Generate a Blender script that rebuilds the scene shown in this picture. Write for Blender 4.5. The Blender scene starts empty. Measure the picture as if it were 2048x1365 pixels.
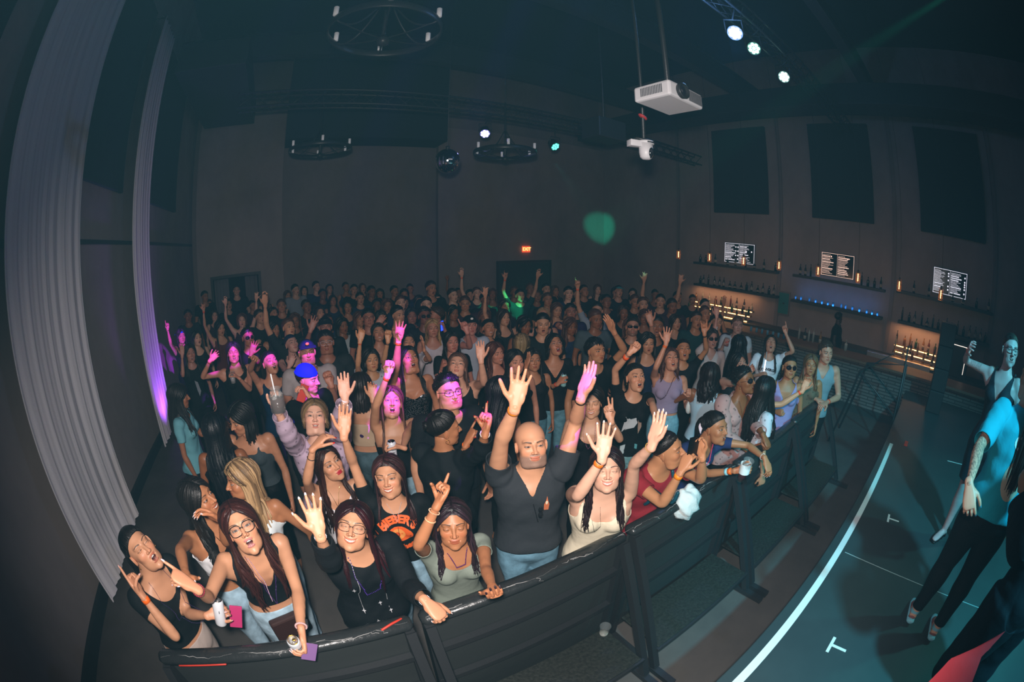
import bpy, math, numpy as np
from mathutils import Vector, Matrix
from mathutils.bvhtree import BVHTree
# ------------------------------------------------------------------ camera
# World axes: x runs along the stage edge, y goes from the stage to the back wall, z is up; metres.
scene = bpy.context.scene
YAW, PITCH, FPX = math.radians(31), math.radians(13.5), 853.0
CAM = np.array([0, 0, 3.0])
cd = bpy.data.cameras.new('camera'); cam = bpy.data.objects.new('camera', cd); scene.collection.objects.link(cam); scene.camera = cam
cam.location = CAM; cam.rotation_euler = (math.radians(90) - PITCH, 0, -YAW)
cd.type = 'PANO'; cd.sensor_width = 36; cd.sensor_fit = 'HORIZONTAL'
for k, v in (('panorama_type', 'FISHEYE_EQUISOLID'), ('fisheye_lens', 36 * FPX / 2048), ('fisheye_fov', 3.5)):
    if hasattr(cd, k): setattr(cd, k, v)
    if hasattr(cd, 'cycles') and hasattr(cd.cycles, k): setattr(cd.cycles, k, v)
# ------------------------------------------------------------------ world, light, exposure
scene.view_settings.view_transform = 'Standard'; scene.view_settings.look = 'None'; scene.view_settings.gamma = 1
scene.view_settings.use_curve_mapping = False; scene.view_settings.exposure = 0.0
wd = bpy.data.worlds.new('world'); scene.world = wd; wd.use_nodes = True
wd.node_tree.nodes['Background'].inputs[0].default_value = (.30, .62, .72, 1); wd.node_tree.nodes['Background'].inputs[1].default_value = .02
def lamp(name, kind, loc, energy, color, target=None, **k):
    l = bpy.data.lights.new(name, kind); l.energy = energy; l.color = color
    for a, b in k.items(): setattr(l, a, b)
    o = bpy.data.objects.new(name, l); scene.collection.objects.link(o); o.location = loc
    if target is not None:
        d = Vector(target) - Vector(loc); o.rotation_euler = d.to_track_quat('-Z', 'Y').to_euler()
    return o
# the photographer's flash, held just above the camera
lamp('flash', 'SPOT', (-.06, -.04, 3.18), 480, (1.0, .93, .89), target=(1.7, 3.1, 1.2), spot_size=math.radians(150), spot_blend=.75, shadow_soft_size=.06)
# stage wash: cool lamps on the rig above and behind the stage
lamp('stage_wash', 'SPOT', (.3, -2.9, 5.5), 1900, (.10, .72, .95), target=(3.9, -1.0, .8), spot_size=math.radians(62), spot_blend=.6, shadow_soft_size=.15)
lamp('stage_wash', 'SPOT', (5.6, -4.4, 5.6), 420, (.10, .80, .75), target=(4.2, -.6, .8), spot_size=math.radians(50), spot_blend=.7, shadow_soft_size=.12)
lamp('added_fill', 'AREA', (3.5, -5.0, 6.2), 18, (.80, .74, .76), target=(3.5, 8.0, 2.5), shape='RECTANGLE', size=8, size_y=2)  # invented soft fill from behind the stage, brightens walls and crowd
# thin stage haze in the air of the hall
_nt = wd.node_tree; _v = _nt.nodes.new('ShaderNodeVolumeScatter'); _v.inputs['Density'].default_value = .0036; _v.inputs['Color'].default_value = (.24, .74, 1, 1); _v.inputs['Anisotropy'].default_value = .2
_nt.links.new(_v.outputs[0], _nt.nodes['World Output'].inputs['Volume'])
# ---------------------------------------------------------------- maths helpers
def nrm(v):
    v = np.asarray(v, float); return v / (np.linalg.norm(v) + 1e-12)
def orth(v, ref):                       # part of ref at right angles to v
    v = nrm(v); r = np.asarray(ref, float) - v * np.dot(v, ref)
    if np.linalg.norm(r) < 1e-4: r = np.cross(v, (0.3, 0.8, 0.5))
    return nrm(r)
def rotm(axis, a):
    x, y, z = nrm(axis); c, s = math.cos(a), math.sin(a); C = 1 - c
    return np.array([[x*x*C+c, x*y*C-z*s, x*z*C+y*s], [y*x*C+z*s, y*y*C+c, y*z*C-x*s], [z*x*C-y*s, z*y*C+x*s, z*z*C+c]])
def sst(a, b, x): t = np.clip((x - a) / (b - a), 0, 1); return t * t * (3 - 2 * t)

class Acc:                              # collects closed shapes into one mesh
    def __init__(s): s.V = []; s.F = []; s.C = []; s.n = 0
    def add(s, V, F, col=None):
        V = np.asarray(V, float); s.V.append(V); s.F += [tuple(i + s.n for i in f) for f in F]
        if col is not None:
            c = np.asarray(col, float)
            s.C.append(np.tile(c, (len(V), 1)) if c.ndim == 1 else c)
        s.n += len(V); return s
    def tube(s, P, R, side=(1, 0, 0), n=12, cap=True, col=None, power=2.0):
        P = np.asarray(P, float); k = len(P); R = np.asarray(R, float)
        if R.ndim == 1: R = np.stack([R, R], 1)
        T = np.gradient(P, axis=0)
        if cap == True:
            a0 = P[0] - nrm(T[0]) * R[0].mean() * .55; a1 = P[-1] + nrm(T[-1]) * R[-1].mean() * .55
            P = np.vstack([a0, P, a1]); R = np.vstack([R[0] * .62, R, R[-1] * .62]); T = np.vstack([T[0], T, T[-1]]); k += 2
        ang = np.arange(n) * 2 * math.pi / n
        ca, sa = np.cos(ang), np.sin(ang)
        if power != 2.0:
            ca = np.sign(ca) * np.abs(ca) ** (2 / power); sa = np.sign(sa) * np.abs(sa) ** (2 / power)
        V = []
        sd = np.asarray(side, float)
        for i in range(k):
            t = nrm(T[i]); a = orth(t, sd); b = np.cross(t, a); sd = a
            V.append(P[i] + np.outer(ca * R[i, 0], a) + np.outer(sa * R[i, 1], b))
        V = np.vstack(V); F = []
        for i in range(k - 1):
            for j in range(n):
                q = (j + 1) % n; F.append((i*n+j, i*n+q, (i+1)*n+q, (i+1)*n+j))
        if cap:
            F.append(tuple(range(n - 1, -1, -1))); F.append(tuple((k-1)*n + j for j in range(n)))
        if col is not None and np.asarray(col).ndim == 2 and len(col) == k - (2 if cap == True else 0):
            c = np.asarray(col); c = np.vstack([c[:1], c, c[-1:]]) if cap == True else c
            col = np.repeat(c, n, axis=0)
        return s.add(V, F, col)
    def ell(s, c, r, M=None, n=12, m=8, col=None):
        V = [[0, 0, 1]]
        for i in range(1, m):
            a = math.pi * i / m
            for j in range(n): b = 2 * math.pi * j / n; V.append([math.sin(a)*math.cos(b), math.sin(a)*math.sin(b), math.cos(a)])
        V.append([0, 0, -1]); V = np.array(V) * np.asarray(r, float)
        if M is not None: V = V @ np.asarray(M).T
        F = [(0, 1+j, 1+(j+1) % n) for j in range(n)]
        for i in range(m - 2):
            for j in range(n): q = (j+1) % n; F.append((1+i*n+j, 1+(i+1)*n+j, 1+(i+1)*n+q, 1+i*n+q))
        L = len(V) - 1; F += [(L, 1+(m-2)*n+(j+1) % n, 1+(m-2)*n+j) for j in range(n)]
        return s.add(V + np.asarray(c, float), F, col)
    def box(s, lo, hi, M=None, o=(0, 0, 0), col=None):
        x0, y0, z0 = lo; x1, y1, z1 = hi
        V = np.array([[x0,y0,z0],[x1,y0,z0],[x1,y1,z0],[x0,y1,z0],[x0,y0,z1],[x1,y0,z1],[x1,y1,z1],[x0,y1,z1]], float)
        if M is not None: V = V @ np.asarray(M).T
        return s.add(V + np.asarray(o, float), [(0,3,2,1),(4,5,6,7),(0,1,5,4),(1,2,6,5),(2,3,7,6),(3,0,4,7)], col)
    def bar(s, a, b, w, h, up=(0, 0, 1), col=None):      # square bar between two points
        a = np.asarray(a, float); b = np.asarray(b, float); t = nrm(b - a); u = orth(t, up); r = np.cross(t, u)
        M = np.stack([r, t, u], 1); L = np.linalg.norm(b - a)
        return s.box((-w/2, 0, -h/2), (w/2, L, h/2), M, a, col)
    def lathe(s, prof, c=(0, 0, 0), n=16, M=None, col=None):  # prof: (radius, height) list
        V = []; 
        for r, z in prof:
            for j in range(n): a = 2*math.pi*j/n; V.append([max(r, 1e-5)*math.cos(a), max(r, 1e-5)*math.sin(a), z])
        V = np.array(V)
        if M is not None: V = V @ np.asarray(M).T
        F = []
        for i in range(len(prof) - 1):
            for j in range(n): q = (j+1) % n; F.append((i*n+j, i*n+q, (i+1)*n+q, (i+1)*n+j))
        F.append(tuple(range(n-1, -1, -1))); F.append(tuple((len(prof)-1)*n + j for j in range(n)))
        return s.add(V + np.asarray(c, float), F, col)
    def arrays(s): return np.vstack(s.V), s.F
    def mesh(s, name, smooth=True):
        V = np.vstack(s.V); me = bpy.data.meshes.new(name)
        C = np.vstack(s.C) if s.C and sum(map(len, s.C)) == len(V) else None
        return fill(me, V, s.F, C, smooth)
    def obj(s, name, mat, parent=None, smooth=True, bevel=0):
        o = link(name, s.mesh(name, smooth), mat, parent)
        if bevel:
            b = o.modifiers.new('bevel', 'BEVEL'); b.width = bevel; b.segments = 2; b.limit_method = 'ANGLE'
        return o

def fill(me, V, F, C=None, smooth=True):
    if isinstance(F, np.ndarray):
        nf, k = F.shape; me.vertices.add(len(V)); me.vertices.foreach_set('co', np.ascontiguousarray(V, np.float32).ravel())
        me.loops.add(nf * k); me.loops.foreach_set('vertex_index', F.astype(np.int32).ravel())
        me.polygons.add(nf); me.polygons.foreach_set('loop_start', np.arange(0, nf * k, k, dtype=np.int32))
        me.update(calc_edges=True)
    else:
        me.from_pydata(np.asarray(V).tolist(), [], F); me.update()
    if smooth: me.polygons.foreach_set('use_smooth', np.ones(len(me.polygons), bool))
    else: me.polygons.foreach_set('use_smooth', np.zeros(len(me.polygons), bool))
    if C is not None:
        a = me.color_attributes.new('Col', 'FLOAT_COLOR', 'POINT')
        a.data.foreach_set('color', np.hstack([C, np.ones((len(C), 1))]).astype(np.float32).ravel())
    return me

def link(name, me, mat=None, parent=None, loc=None):
    o = bpy.data.objects.new(name, me)
    bpy.context.scene.collection.objects.link(o)
    if mat is not None and me is not None:
        if not me.materials: me.materials.append(mat)
    if parent is not None: o.parent = parent
    if loc is not None: o.location = loc
    return o

def remesh(acc, vox):
    me = bpy.data.meshes.new('tmp'); V, F = acc.arrays(); me.from_pydata(V.tolist(), [], F); me.update()
    o = bpy.data.objects.new('tmp', me); bpy.context.scene.collection.objects.link(o)
    m = o.modifiers.new('r', 'REMESH'); m.mode = 'VOXEL'; m.voxel_size = vox
    dg = bpy.context.evaluated_depsgraph_get(); dg.update(); e = o.evaluated_get(dg); em = e.to_mesh()
    nv = len(em.vertices); V = np.empty(nv * 3, np.float32); em.vertices.foreach_get('co', V); V = V.reshape(-1, 3).astype(float)
    nl = len(em.loops); Q = np.empty(nl, np.int32); em.loops.foreach_get('vertex_index', Q)
    ns = np.empty(len(em.polygons), np.int32); em.polygons.foreach_get('loop_total', ns)
    assert (ns == 4).all(); Q = Q.reshape(-1, 4).copy()
    e.to_mesh_clear(); bpy.data.objects.remove(o); bpy.data.meshes.remove(me)
    return V, Q
def edges_of(Q):
    E = np.vstack([Q[:, [0, 1]], Q[:, [1, 2]], Q[:, [2, 3]], Q[:, [3, 0]]]); E.sort(axis=1)
    return np.unique(E, axis=0)
def smooth_v(V, E, it, lam=.6, mask=None):
    n = len(V); deg = np.bincount(E.ravel(), minlength=n).astype(float); deg[deg == 0] = 1
    for _ in range(it):
        S = np.stack([np.bincount(E[:, 0], V[E[:, 1], k], n) + np.bincount(E[:, 1], V[E[:, 0], k], n) for k in range(3)], 1) / deg[:, None]
        D = (S - V) * lam
        if mask is not None: D *= mask[:, None]
        V = V + D
    return V
def normals(V, Q):
    a = V[Q[:, 2]] - V[Q[:, 0]]; b = V[Q[:, 3]] - V[Q[:, 1]]; fn = np.cross(a, b); N = np.zeros_like(V)
    for k in range(4): 
        for c in range(3): N[:, c] += np.bincount(Q[:, k], fn[:, c], len(V))
    return N / (np.linalg.norm(N, axis=1, keepdims=True) + 1e-12)

# ---------------------------------------------------------------- materials
MATS = {}
def mat(key, col=(.5, .5, .5), rough=.6, metal=0, emit=None, es=0, spec=.5, bump=0, bscale=40, attr=False, var=0, alpha=1, trans=0, sheen=0, ior=1.45, sss=0, coat=0):
    if key in MATS: return MATS[key]
    m = bpy.data.materials.new(key); m.use_nodes = True; nt = m.node_tree; b = nt.nodes['Principled BSDF']; I = b.inputs
    I['Base Color'].default_value = (*col, 1); I['Roughness'].default_value = rough; I['Metallic'].default_value = metal
    I['Specular IOR Level'].default_value = spec; I['IOR'].default_value = ior
    if trans: I['Transmission Weight'].default_value = trans
    if alpha < 1: I['Alpha'].default_value = alpha
    if sheen: I['Sheen Weight'].default_value = sheen
    if coat: I['Coat Weight'].default_value = coat
    if sss: I['Subsurface Weight'].default_value = sss; I['Subsurface Radius'].default_value = (.012, .005, .003); I['Subsurface Scale'].default_value = 1
    if emit is not None: I['Emission Color'].default_value = (*emit, 1); I['Emission Strength'].default_value = es
    src = None
    if attr:
        a = nt.nodes.new('ShaderNodeAttribute'); a.attribute_name = 'Col'; src = a.outputs['Color']
        nt.links.new(src, I['Base Color'])
    if var or bump:
        tc = nt.nodes.new('ShaderNodeTexCoord'); nz = nt.nodes.new('ShaderNodeTexNoise'); nz.inputs['Scale'].default_value = bscale
        nz.inputs['Detail'].default_value = 4; nt.links.new(tc.outputs['Object'], nz.inputs['Vector'])
        if bump:
            bp = nt.nodes.new('ShaderNodeBump'); bp.inputs['Strength'].default_value = bump; bp.inputs['Distance'].default_value = .02
            nt.links.new(nz.outputs['Fac'], bp.inputs['Height']); nt.links.new(bp.outputs['Normal'], I['Normal'])
        if var:
            mx = nt.nodes.new('ShaderNodeMix'); mx.data_type = 'RGBA'
            rp = nt.nodes.new('ShaderNodeMapRange'); rp.inputs['From Min'].default_value = .35; rp.inputs['From Max'].default_value = .65
            nt.links.new(nz.outputs['Fac'], rp.inputs['Value']); nt.links.new(rp.outputs['Result'], mx.inputs['Factor'])
            mx.inputs['A'].default_value = (*[c * (1 - var) for c in col], 1); mx.inputs['B'].default_value = (*[min(1, c * (1 + var)) for c in col], 1)
            nt.links.new(mx.outputs['Result'], I['Base Color'])
    MATS[key] = m; return m
def hx(s): return tuple((int(s[i:i+2], 16) / 255) ** 2.2 for i in (0, 2, 4))
def cloth(c, kind='cloth'):
    if kind == 'denim': return mat('denim_' + c, hx(c), .85, bump=.35, bscale=14, var=.22)
    if kind == 'leather': return mat('leather_' + c, hx(c), .32, bump=.3, bscale=12)
    if kind == 'floral': return floral(c)
    if kind == 'sequin': return sequin(c)
    return mat('fabric_' + c, hx(c), .8, bump=.45, bscale=9, spec=.25)
def pattern(key, c1, c2, scale, lo, hi, typ='VORONOI', rough=.8, metal=0):
    if key in MATS: return MATS[key]
    m = mat(key, c1, rough, metal); nt = m.node_tree; b = nt.nodes['Principled BSDF']
    tc = nt.nodes.new('ShaderNodeTexCoord'); t = nt.nodes.new('ShaderNodeTexVoronoi' if typ == 'VORONOI' else 'ShaderNodeTexNoise')
    t.inputs['Scale'].default_value = scale; nt.links.new(tc.outputs['Object'], t.inputs['Vector'])
    if typ != 'VORONOI': t.inputs['Detail'].default_value = 3
    r = nt.nodes.new('ShaderNodeMapRange'); r.inputs['From Min'].default_value = lo; r.inputs['From Max'].default_value = hi
    nt.links.new(t.outputs['Distance' if typ == 'VORONOI' else 'Fac'], r.inputs['Value'])
    mx = nt.nodes.new('ShaderNodeMix'); mx.data_type = 'RGBA'; mx.inputs['A'].default_value = (*c2, 1); mx.inputs['B'].default_value = (*c1, 1)
    nt.links.new(r.outputs['Result'], mx.inputs['Factor']); nt.links.new(mx.outputs['Result'], b.inputs['Base Color']); return m
def floral(c): return pattern('floral_' + c, hx(c), tuple(x * .45 for x in hx(c)), 22, .18, .3)
def sequin(c):
    m = pattern('sequin_' + c, hx(c), (.5, .5, .55), 110, .2, .5, rough=.25, metal=.7)
    return m

# ---------------------------------------------------------------- head
def sdE(p, c, r):
    q = p - np.asarray(c); r = np.asarray(r, float)
    k0 = np.linalg.norm(q / r, axis=-1); k1 = np.linalg.norm(q / (r * r), axis=-1) + 1e-9; return k0 * (k0 - 1) / k1
def sdC(p, a, b, ra, rb):
    a = np.asarray(a, float); b = np.asarray(b, float); ab = b - a; t = np.clip(((p - a) @ ab) / (ab @ ab), 0, 1)
    return np.linalg.norm(p - a - t[..., None] * ab, axis=-1) - (ra + (rb - ra) * t)
def smin(a, b, k): h = np.clip(.5 + .5 * (b - a) / k, 0, 1); return b + (a - b) * h - k * h * (1 - h)
def smax(a, b, k): return -smin(-a, -b, k)

def head_mesh(rng, male=False, mo=0.0, smile=0.0, closed=False, fat=0.0, res=1, lips=None, makeup=.0, skin=(.5, .3, .2), browc=(.03, .02, .015), beard=None):
    """star-shaped head in its own frame: x right, y forward, z up, eyes at z=0."""
    nl, na = ((150, 112), (90, 70), (42, 34))[res]
    s = np.linspace(-1, 1, nl, endpoint=False); th = np.interp(s, [-1, -.62, -.5, .5, .62, 1], [-math.pi, -1.05, -.68, .68, 1.05, math.pi])
    u = np.linspace(0, 1, na + 2)[1:-1]; ph = np.interp(u, [0, .16, .84, 1], [0, 1.02, 2.62, math.pi])
    PH, TH = np.meshgrid(ph, th, indexing='ij')
    D = np.stack([np.sin(PH) * np.sin(TH), np.sin(PH) * np.cos(TH), np.cos(PH)], -1).reshape(-1, 3)
    D = np.vstack([[0, 0, 1], D, [0, 0, -1]])
    O = np.array([0, .004, -.018])
    jw = (.05 if male else .044) + fat * .012; nj = rng.uniform(-1, 1, 6)
    op = mo * .016
    def f(p):
        ax = np.abs(p[:, 0]); q = np.stack([ax, p[:, 1], p[:, 2]], 1)
        d = sdE(q, (0, -.018, .034), (.077, .097, .084))
        d = smin(d, sdE(q, (0, .026, -.030), (.061 + fat * .01, .062, .080)), .03)
        d = smin(d, sdE(q, (.012, .030, -.072 - op * .6), (jw, .047, .036 + op * .4)), .022)
        d = smin(d, sdE(q, (0, .068, -.099 - op), (.020 + (.005 if male else 0), .017, .015)), .022)
        d = smin(d, sdE(q, (.037, .057, -.026), (.024, .022, .022)), .02)
        if fat > .3: d = smin(d, sdE(q, (.03, .03, -.100 - op), (.035, .035, .022)), .02)
        d = smin(d, sdE(q, (.022, .070, .024), (.030, .014 + (.003 if male else 0), .010)), .018)
        d = smin(d, sdE(q, (0, .064, -.062 - op * .3), (.033, .024, .024 + op * .4)), .016)
        # eyes
        d = smax(d, -sdE(q, (.032, .100, .001), (.021, .022, .012)), .012)
        d = smin(d, sdE(q, (.0315, .0715, .000), (.0155, .0150, .0135)), .004)
        # nose
        nb = .0075 + nj[0] * .001
        d = smin(d, sdC(q, (0, .080, .014), (0, .1065 + nj[1] * .003, -.029), nb, .0105 + nj[2] * .001), .009)
        d = smin(d, sdE(q, (.0115 + nj[3] * .001, .0925, -.033), (.0085, .0095, .007)), .006)
        # mouth with smile bend
        zc = p[:, 2] - smile * .9 * ax * ax / .028 * .45
        w = .022 + .006 * smile
        qz = np.stack([ax, p[:, 1], zc], 1)
        d = smin(d, sdE(qz, (0, .0845, -.0565 + op * .25), (w, .0082, .0043)), .004)
        d = smin(d, sdE(qz, (0, .0830, -.0675 - op * 1.15), (w * .84, .0088, .0052)), .004)
        if mo > 0.02: d = smax(d, -sdE(qz, (0, .092, -.062 - op * .45), (w * .80, .022, .0015 + op * .72)), .004)
        d = smax(d, -sdE(qz, (w * 1.02, .088, -.061), (.004, .008, .004)), .004)
        return d
    lo = np.full(len(D), .02); hi = np.full(len(D), .17)
    for _ in range(16):
        m = (lo + hi) / 2; ins = f(O + D * m[:, None]) < 0; lo = np.where(ins, m, lo); hi = np.where(ins, hi, m)
    V = O + D * lo[:, None]
    x, y, z = np.abs(V[:, 0]), V[:, 1], V[:, 2]
    C = np.tile(np.array(skin), (len(V), 1))
    front = y > .045
    def mixc(w, c): 
        nonlocal C
        w = np.clip(w, 0, 1)[:, None]; C = C * (1 - w) + np.asarray(c) * w
    red = np.array(skin) * (1.12, .78, .74)
    mixc(.55 * np.exp(-((x - .040) ** 2 + (z + .030) ** 2) / .00035) * front, red)
    mixc(.4 * np.exp(-((x) ** 2 + (z + .030) ** 2) / .00012) * front, red)
    # sockets slightly darker on every face, more with make-up
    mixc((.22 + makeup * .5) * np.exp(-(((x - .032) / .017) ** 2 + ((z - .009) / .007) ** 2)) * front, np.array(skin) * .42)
    # brows
    bz = .0215 + .006 * np.sin(np.clip((x - .012) / .040, 0, 1) * 2.4) - (.003 if male else 0)
    th_ = (.0036 if male else .0026) * (1 - .45 * np.clip((x - .02) / .03, 0, 1)) + .0006
    mixc((sst(1.35, .75, np.abs(z - bz) / th_) * sst(.011, .014, x) * sst(.055, .049, x)) * front * .9, browc)
    # eyes
    ex = (x - .0320) / .0140; ez = (z - .0005 + .0012 * (ex < 0) * -ex)
    eo = .0008 if closed else .0041 - .0009 * smile
    e = np.sqrt(ex ** 2 + (ez / (eo * np.where(ez > 0, 1.12, .85))) ** 2)
    ew = sst(1.12, .92, e) * front
    if not closed:
        mixc(ew, (.30, .26, .24))
        ir = np.sqrt((x - .0318) ** 2 + (z - .0008) ** 2)
        mixc(sst(.0068, .0058, ir) * ew, (.022, .012, .008))
    mixc(np.exp(-((e - 1.08) / (.16 if not closed else .5)) ** 2) * (ez > -.001) * (np.abs(ex) < 1.3) * front * .95, (.015, .01, .01))
    mixc(np.exp(-((e - 1.08) / .12) ** 2) * (ez <= -.001) * (np.abs(ex) < 1.2) * front * (.35 + .4 * makeup), (.02, .012, .01))
    # lips
    zc = z - smile * .9 * x * x / .028 * .45; w = .022 + .006 * smile
    lc = lips if lips is not None else np.array(skin) * (.80, .50, .50)
    up = np.sqrt((x / (w * 1.06)) ** 2 + ((zc + .0562 - op * .25) / .0058) ** 2)
    dn = np.sqrt((x / (w * .95)) ** 2 + ((zc + .0680 + op * 1.15) / .0068) ** 2)
    mixc(sst(1.08, .9, up) * (y > .06), lc); mixc(sst(1.08, .9, dn) * (y > .06), lc)
    if mo > .02:
        cav = np.sqrt((x / (w * .84)) ** 2 + ((zc + .062 + op * .45) / (.0018 + op * .82)) ** 2)
        mixc(sst(1.03, .93, cav) * (y > .02), (.055, .010, .010))
        mixc(sst(1.0, .8, cav) * (zc < -.066 - op * .6) * (y > .02) * .8, (.24, .06, .06))
    elif smile > .35:
        t = np.sqrt((x / (w * .80)) ** 2 + ((zc + .0620) / .0032) ** 2); mixc(sst(1.05, .9, t) * (y > .06), (.72, .68, .62))
    else: mixc(np.exp(-((zc + .062) / .0011) ** 2) * (x < w) * (y > .06) * .8, np.array(lc) * .3)
    # nostrils
    mixc(np.exp(-(((x - .0075) / .0035) ** 2 + ((z + .0395) / .0022) ** 2)) * (y > .075) * .8, np.array(skin) * .12)
    if beard is not None:
        n = .5 + .5 * np.sin(V[:, 0] * 900 + 3 * np.sin(z * 700)) * np.sin(z * 1100)
        bw = sst(-.040, -.058, z) * (1 - sst(1.25, 1.0, np.minimum(up, dn))) * sst(-.02, .02, y)
        bw = np.maximum(bw, sst(.012, .006, np.abs(z + .0475)) * (x < .027) * (y > .06) * (up > 1.15) * .9)
        jl = sst(.0, -.05, z) * (x > .05) * (y > 0) * sst(.06, .03, y) * .6
        mixc(np.maximum(bw, jl) * (.55 + .3 * n) * beard[3], beard[:3])
    F = []
    L = nl
    for j in range(L): F.append((0, 1 + (j + 1) % L, 1 + j))
    for i in range(na - 1):
        b = 1 + i * L
        for j in range(L): q = (j + 1) % L; F.append((b + j, b + q, b + L + q, b + L + j))
    e_ = 1 + na * L; b = 1 + (na - 1) * L
    for j in range(L): F.append((e_, b + j, b + (j + 1) % L))
    A = Acc(); A.add(V, F, C)
    for sx in (-1, 1):       # ears
        M = rotm((0, 0, 1), sx * -.35) @ rotm((1, 0, 0), -.15)
        A.ell((sx * .0725, -.008, -.012), (.0070, .015, .029), M, 10, 8, col=np.array(skin) * (1, .9, .88))
        A.tube([np.array((sx * .0770, -.008, -.012)) + M @ np.array((sx * .002, .013 * math.cos(a), .027 * math.sin(a))) for a in np.linspace(-1.2, 3.6, 9)], np.full(9, .0036), n=6, col=skin)
    if mo > .15 and res < 2:                # teeth
        P = [(w * .70 * math.sin(a), .0855 - .016 * (1 - math.cos(a)), -.0605 + op * .10 + smile * .9 * (w * .7 * math.sin(a)) ** 2 / .028 * .45) for a in np.linspace(-1.35, 1.35, 9)]
        A.tube(P, np.tile([.0022, .0036], (9, 1)), side=(0, 1, 0), n=6, col=(.75, .70, .63))
    return A

# ---------------------------------------------------------------- hands
HAND = {}
POSES = {   # thumb, index, middle, ring, little curl ; spread ; thumb out
    'open': ((.1, .08, .05, .08, .12), 1.0, 1.0), 'flat': ((.2, .10, .08, .10, .14), .25, .7), 'point': ((.9, .05, 1.45, 1.5, 1.5), .2, .2),
    'fist': ((1.0, 1.45, 1.5, 1.5, 1.5), .1, .1), 'peace': ((.9, .08, .08, 1.45, 1.5), .9, .1), 'four': ((1.2, .05, .03, .05, .1), 1.1, -.5), 'soft': ((.4, .45, .55, .6, .65), .4, .6),
    'grip': ((.55, .85, .9, .95, 1.0), .2, .75), 'horns': ((.3, .1, 1.5, 1.5, .1), .5, .9), 'claw': ((.3, .5, .45, .5, .6), .9, .9), 'rail': ((.3, .95, .95, .95, .95), .35, .6)}
def hand(pose, res, nails):
    k = (pose, res, nails is not None)
    if k in HAND: return HAND[k]
    cu, sp, to = POSES[pose]; A = Acc(); tips = []
    A.tube([(0, -.03, 0), (0, -.005, 0), (.001, .025, 0), (.0, .055, 0), (0, .080, .001), (0, .090, .001)], [(.024, .019), (.0255, .0185), (.033, .0165), (.039, .0150), (.039, .0125), (.036, .011)], n=14, power=2.6)
    A.ell((.022, .030, .007), (.015, .026, .012)); A.ell((-.024, .035, .006), (.012, .030, .010))
    fx = [.0295, .0100, -.0100, -.0285]; fl = [.071, .079, .073, .057]
    for i in range(4):
        c = cu[i + 1]; a = sp * (.20, .05, -.09, -.26)[i]
        M = rotm((0, 0, 1), -a); p = np.array([fx[i], .084 - abs(i - 1.3) * .003, .001]); P = [p - M @ np.array([0, .012, 0])]; P.append(p); ang = 0
        for sg, kk in ((.46, .85), (.30, 1.1), (.24, .75)):
            ang += c * kk; dv = M @ np.array([0, math.cos(ang), math.sin(ang)]); q = P[-1] + dv * fl[i] * sg
            P.append((P[-1] + q) / 2); P.append(q)
        r = .0088 - .0006 * (i == 3) - .0002 * i
        A.tube(P, np.array([r, r * 1.0, r * .98, r * .98, r * .92, r * .92, r * .84, r * .74]), n=10)
        tips.append((P[-1], dv, M @ np.array([0, math.sin(ang), -math.cos(ang)])))
    b = np.array([.020, .020, .004]); d0 = nrm((.35 + .55 * to, .72, .22 + .45 * (to < 0.3))); P = [b - d0 * .01, b, b + d0 * .040]
    ax = nrm(np.cross(d0, (-.45, .25, 1.0))); d1 = rotm(ax, cu[0] * .8) @ nrm(d0 + np.array([-.1 * to, .35, 0])); P += [P[-1] + d1 * .017, P[-1] + d1 * .034]
    d2 = rotm(ax, cu[0] * .7) @ d1; P += [P[-1] + d2 * .014, P[-1] + d2 * .027]
    A.tube(P, [.013, .0145, .0115, .0100, .0100, .0096, .0078], n=10)
    tips.append((P[-1], d2, nrm(np.cross(ax, d2)) * -1))
    V, Q = remesh(A, (.0034, .0055, .011)[res]); V = smooth_v(V, edges_of(Q), (3, 1, 1)[res], .5)
    # soft creases on the palm
    B = Acc(); B.add(V, [tuple(q) for q in Q])
    nv = len(V); N = []
    if nails is not None and res < 2:
        for p, dv, nn in tips:
            sd = nrm(np.cross(dv, nn)); M = np.stack([sd, dv, nn], 1); B.ell(p + dv * .001 + nn * .0045, (.0056, .0125, .0022), M, 8, 5)
    V, F = B.arrays(); HAND[k] = (V, F, nv); return HAND[k]

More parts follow.
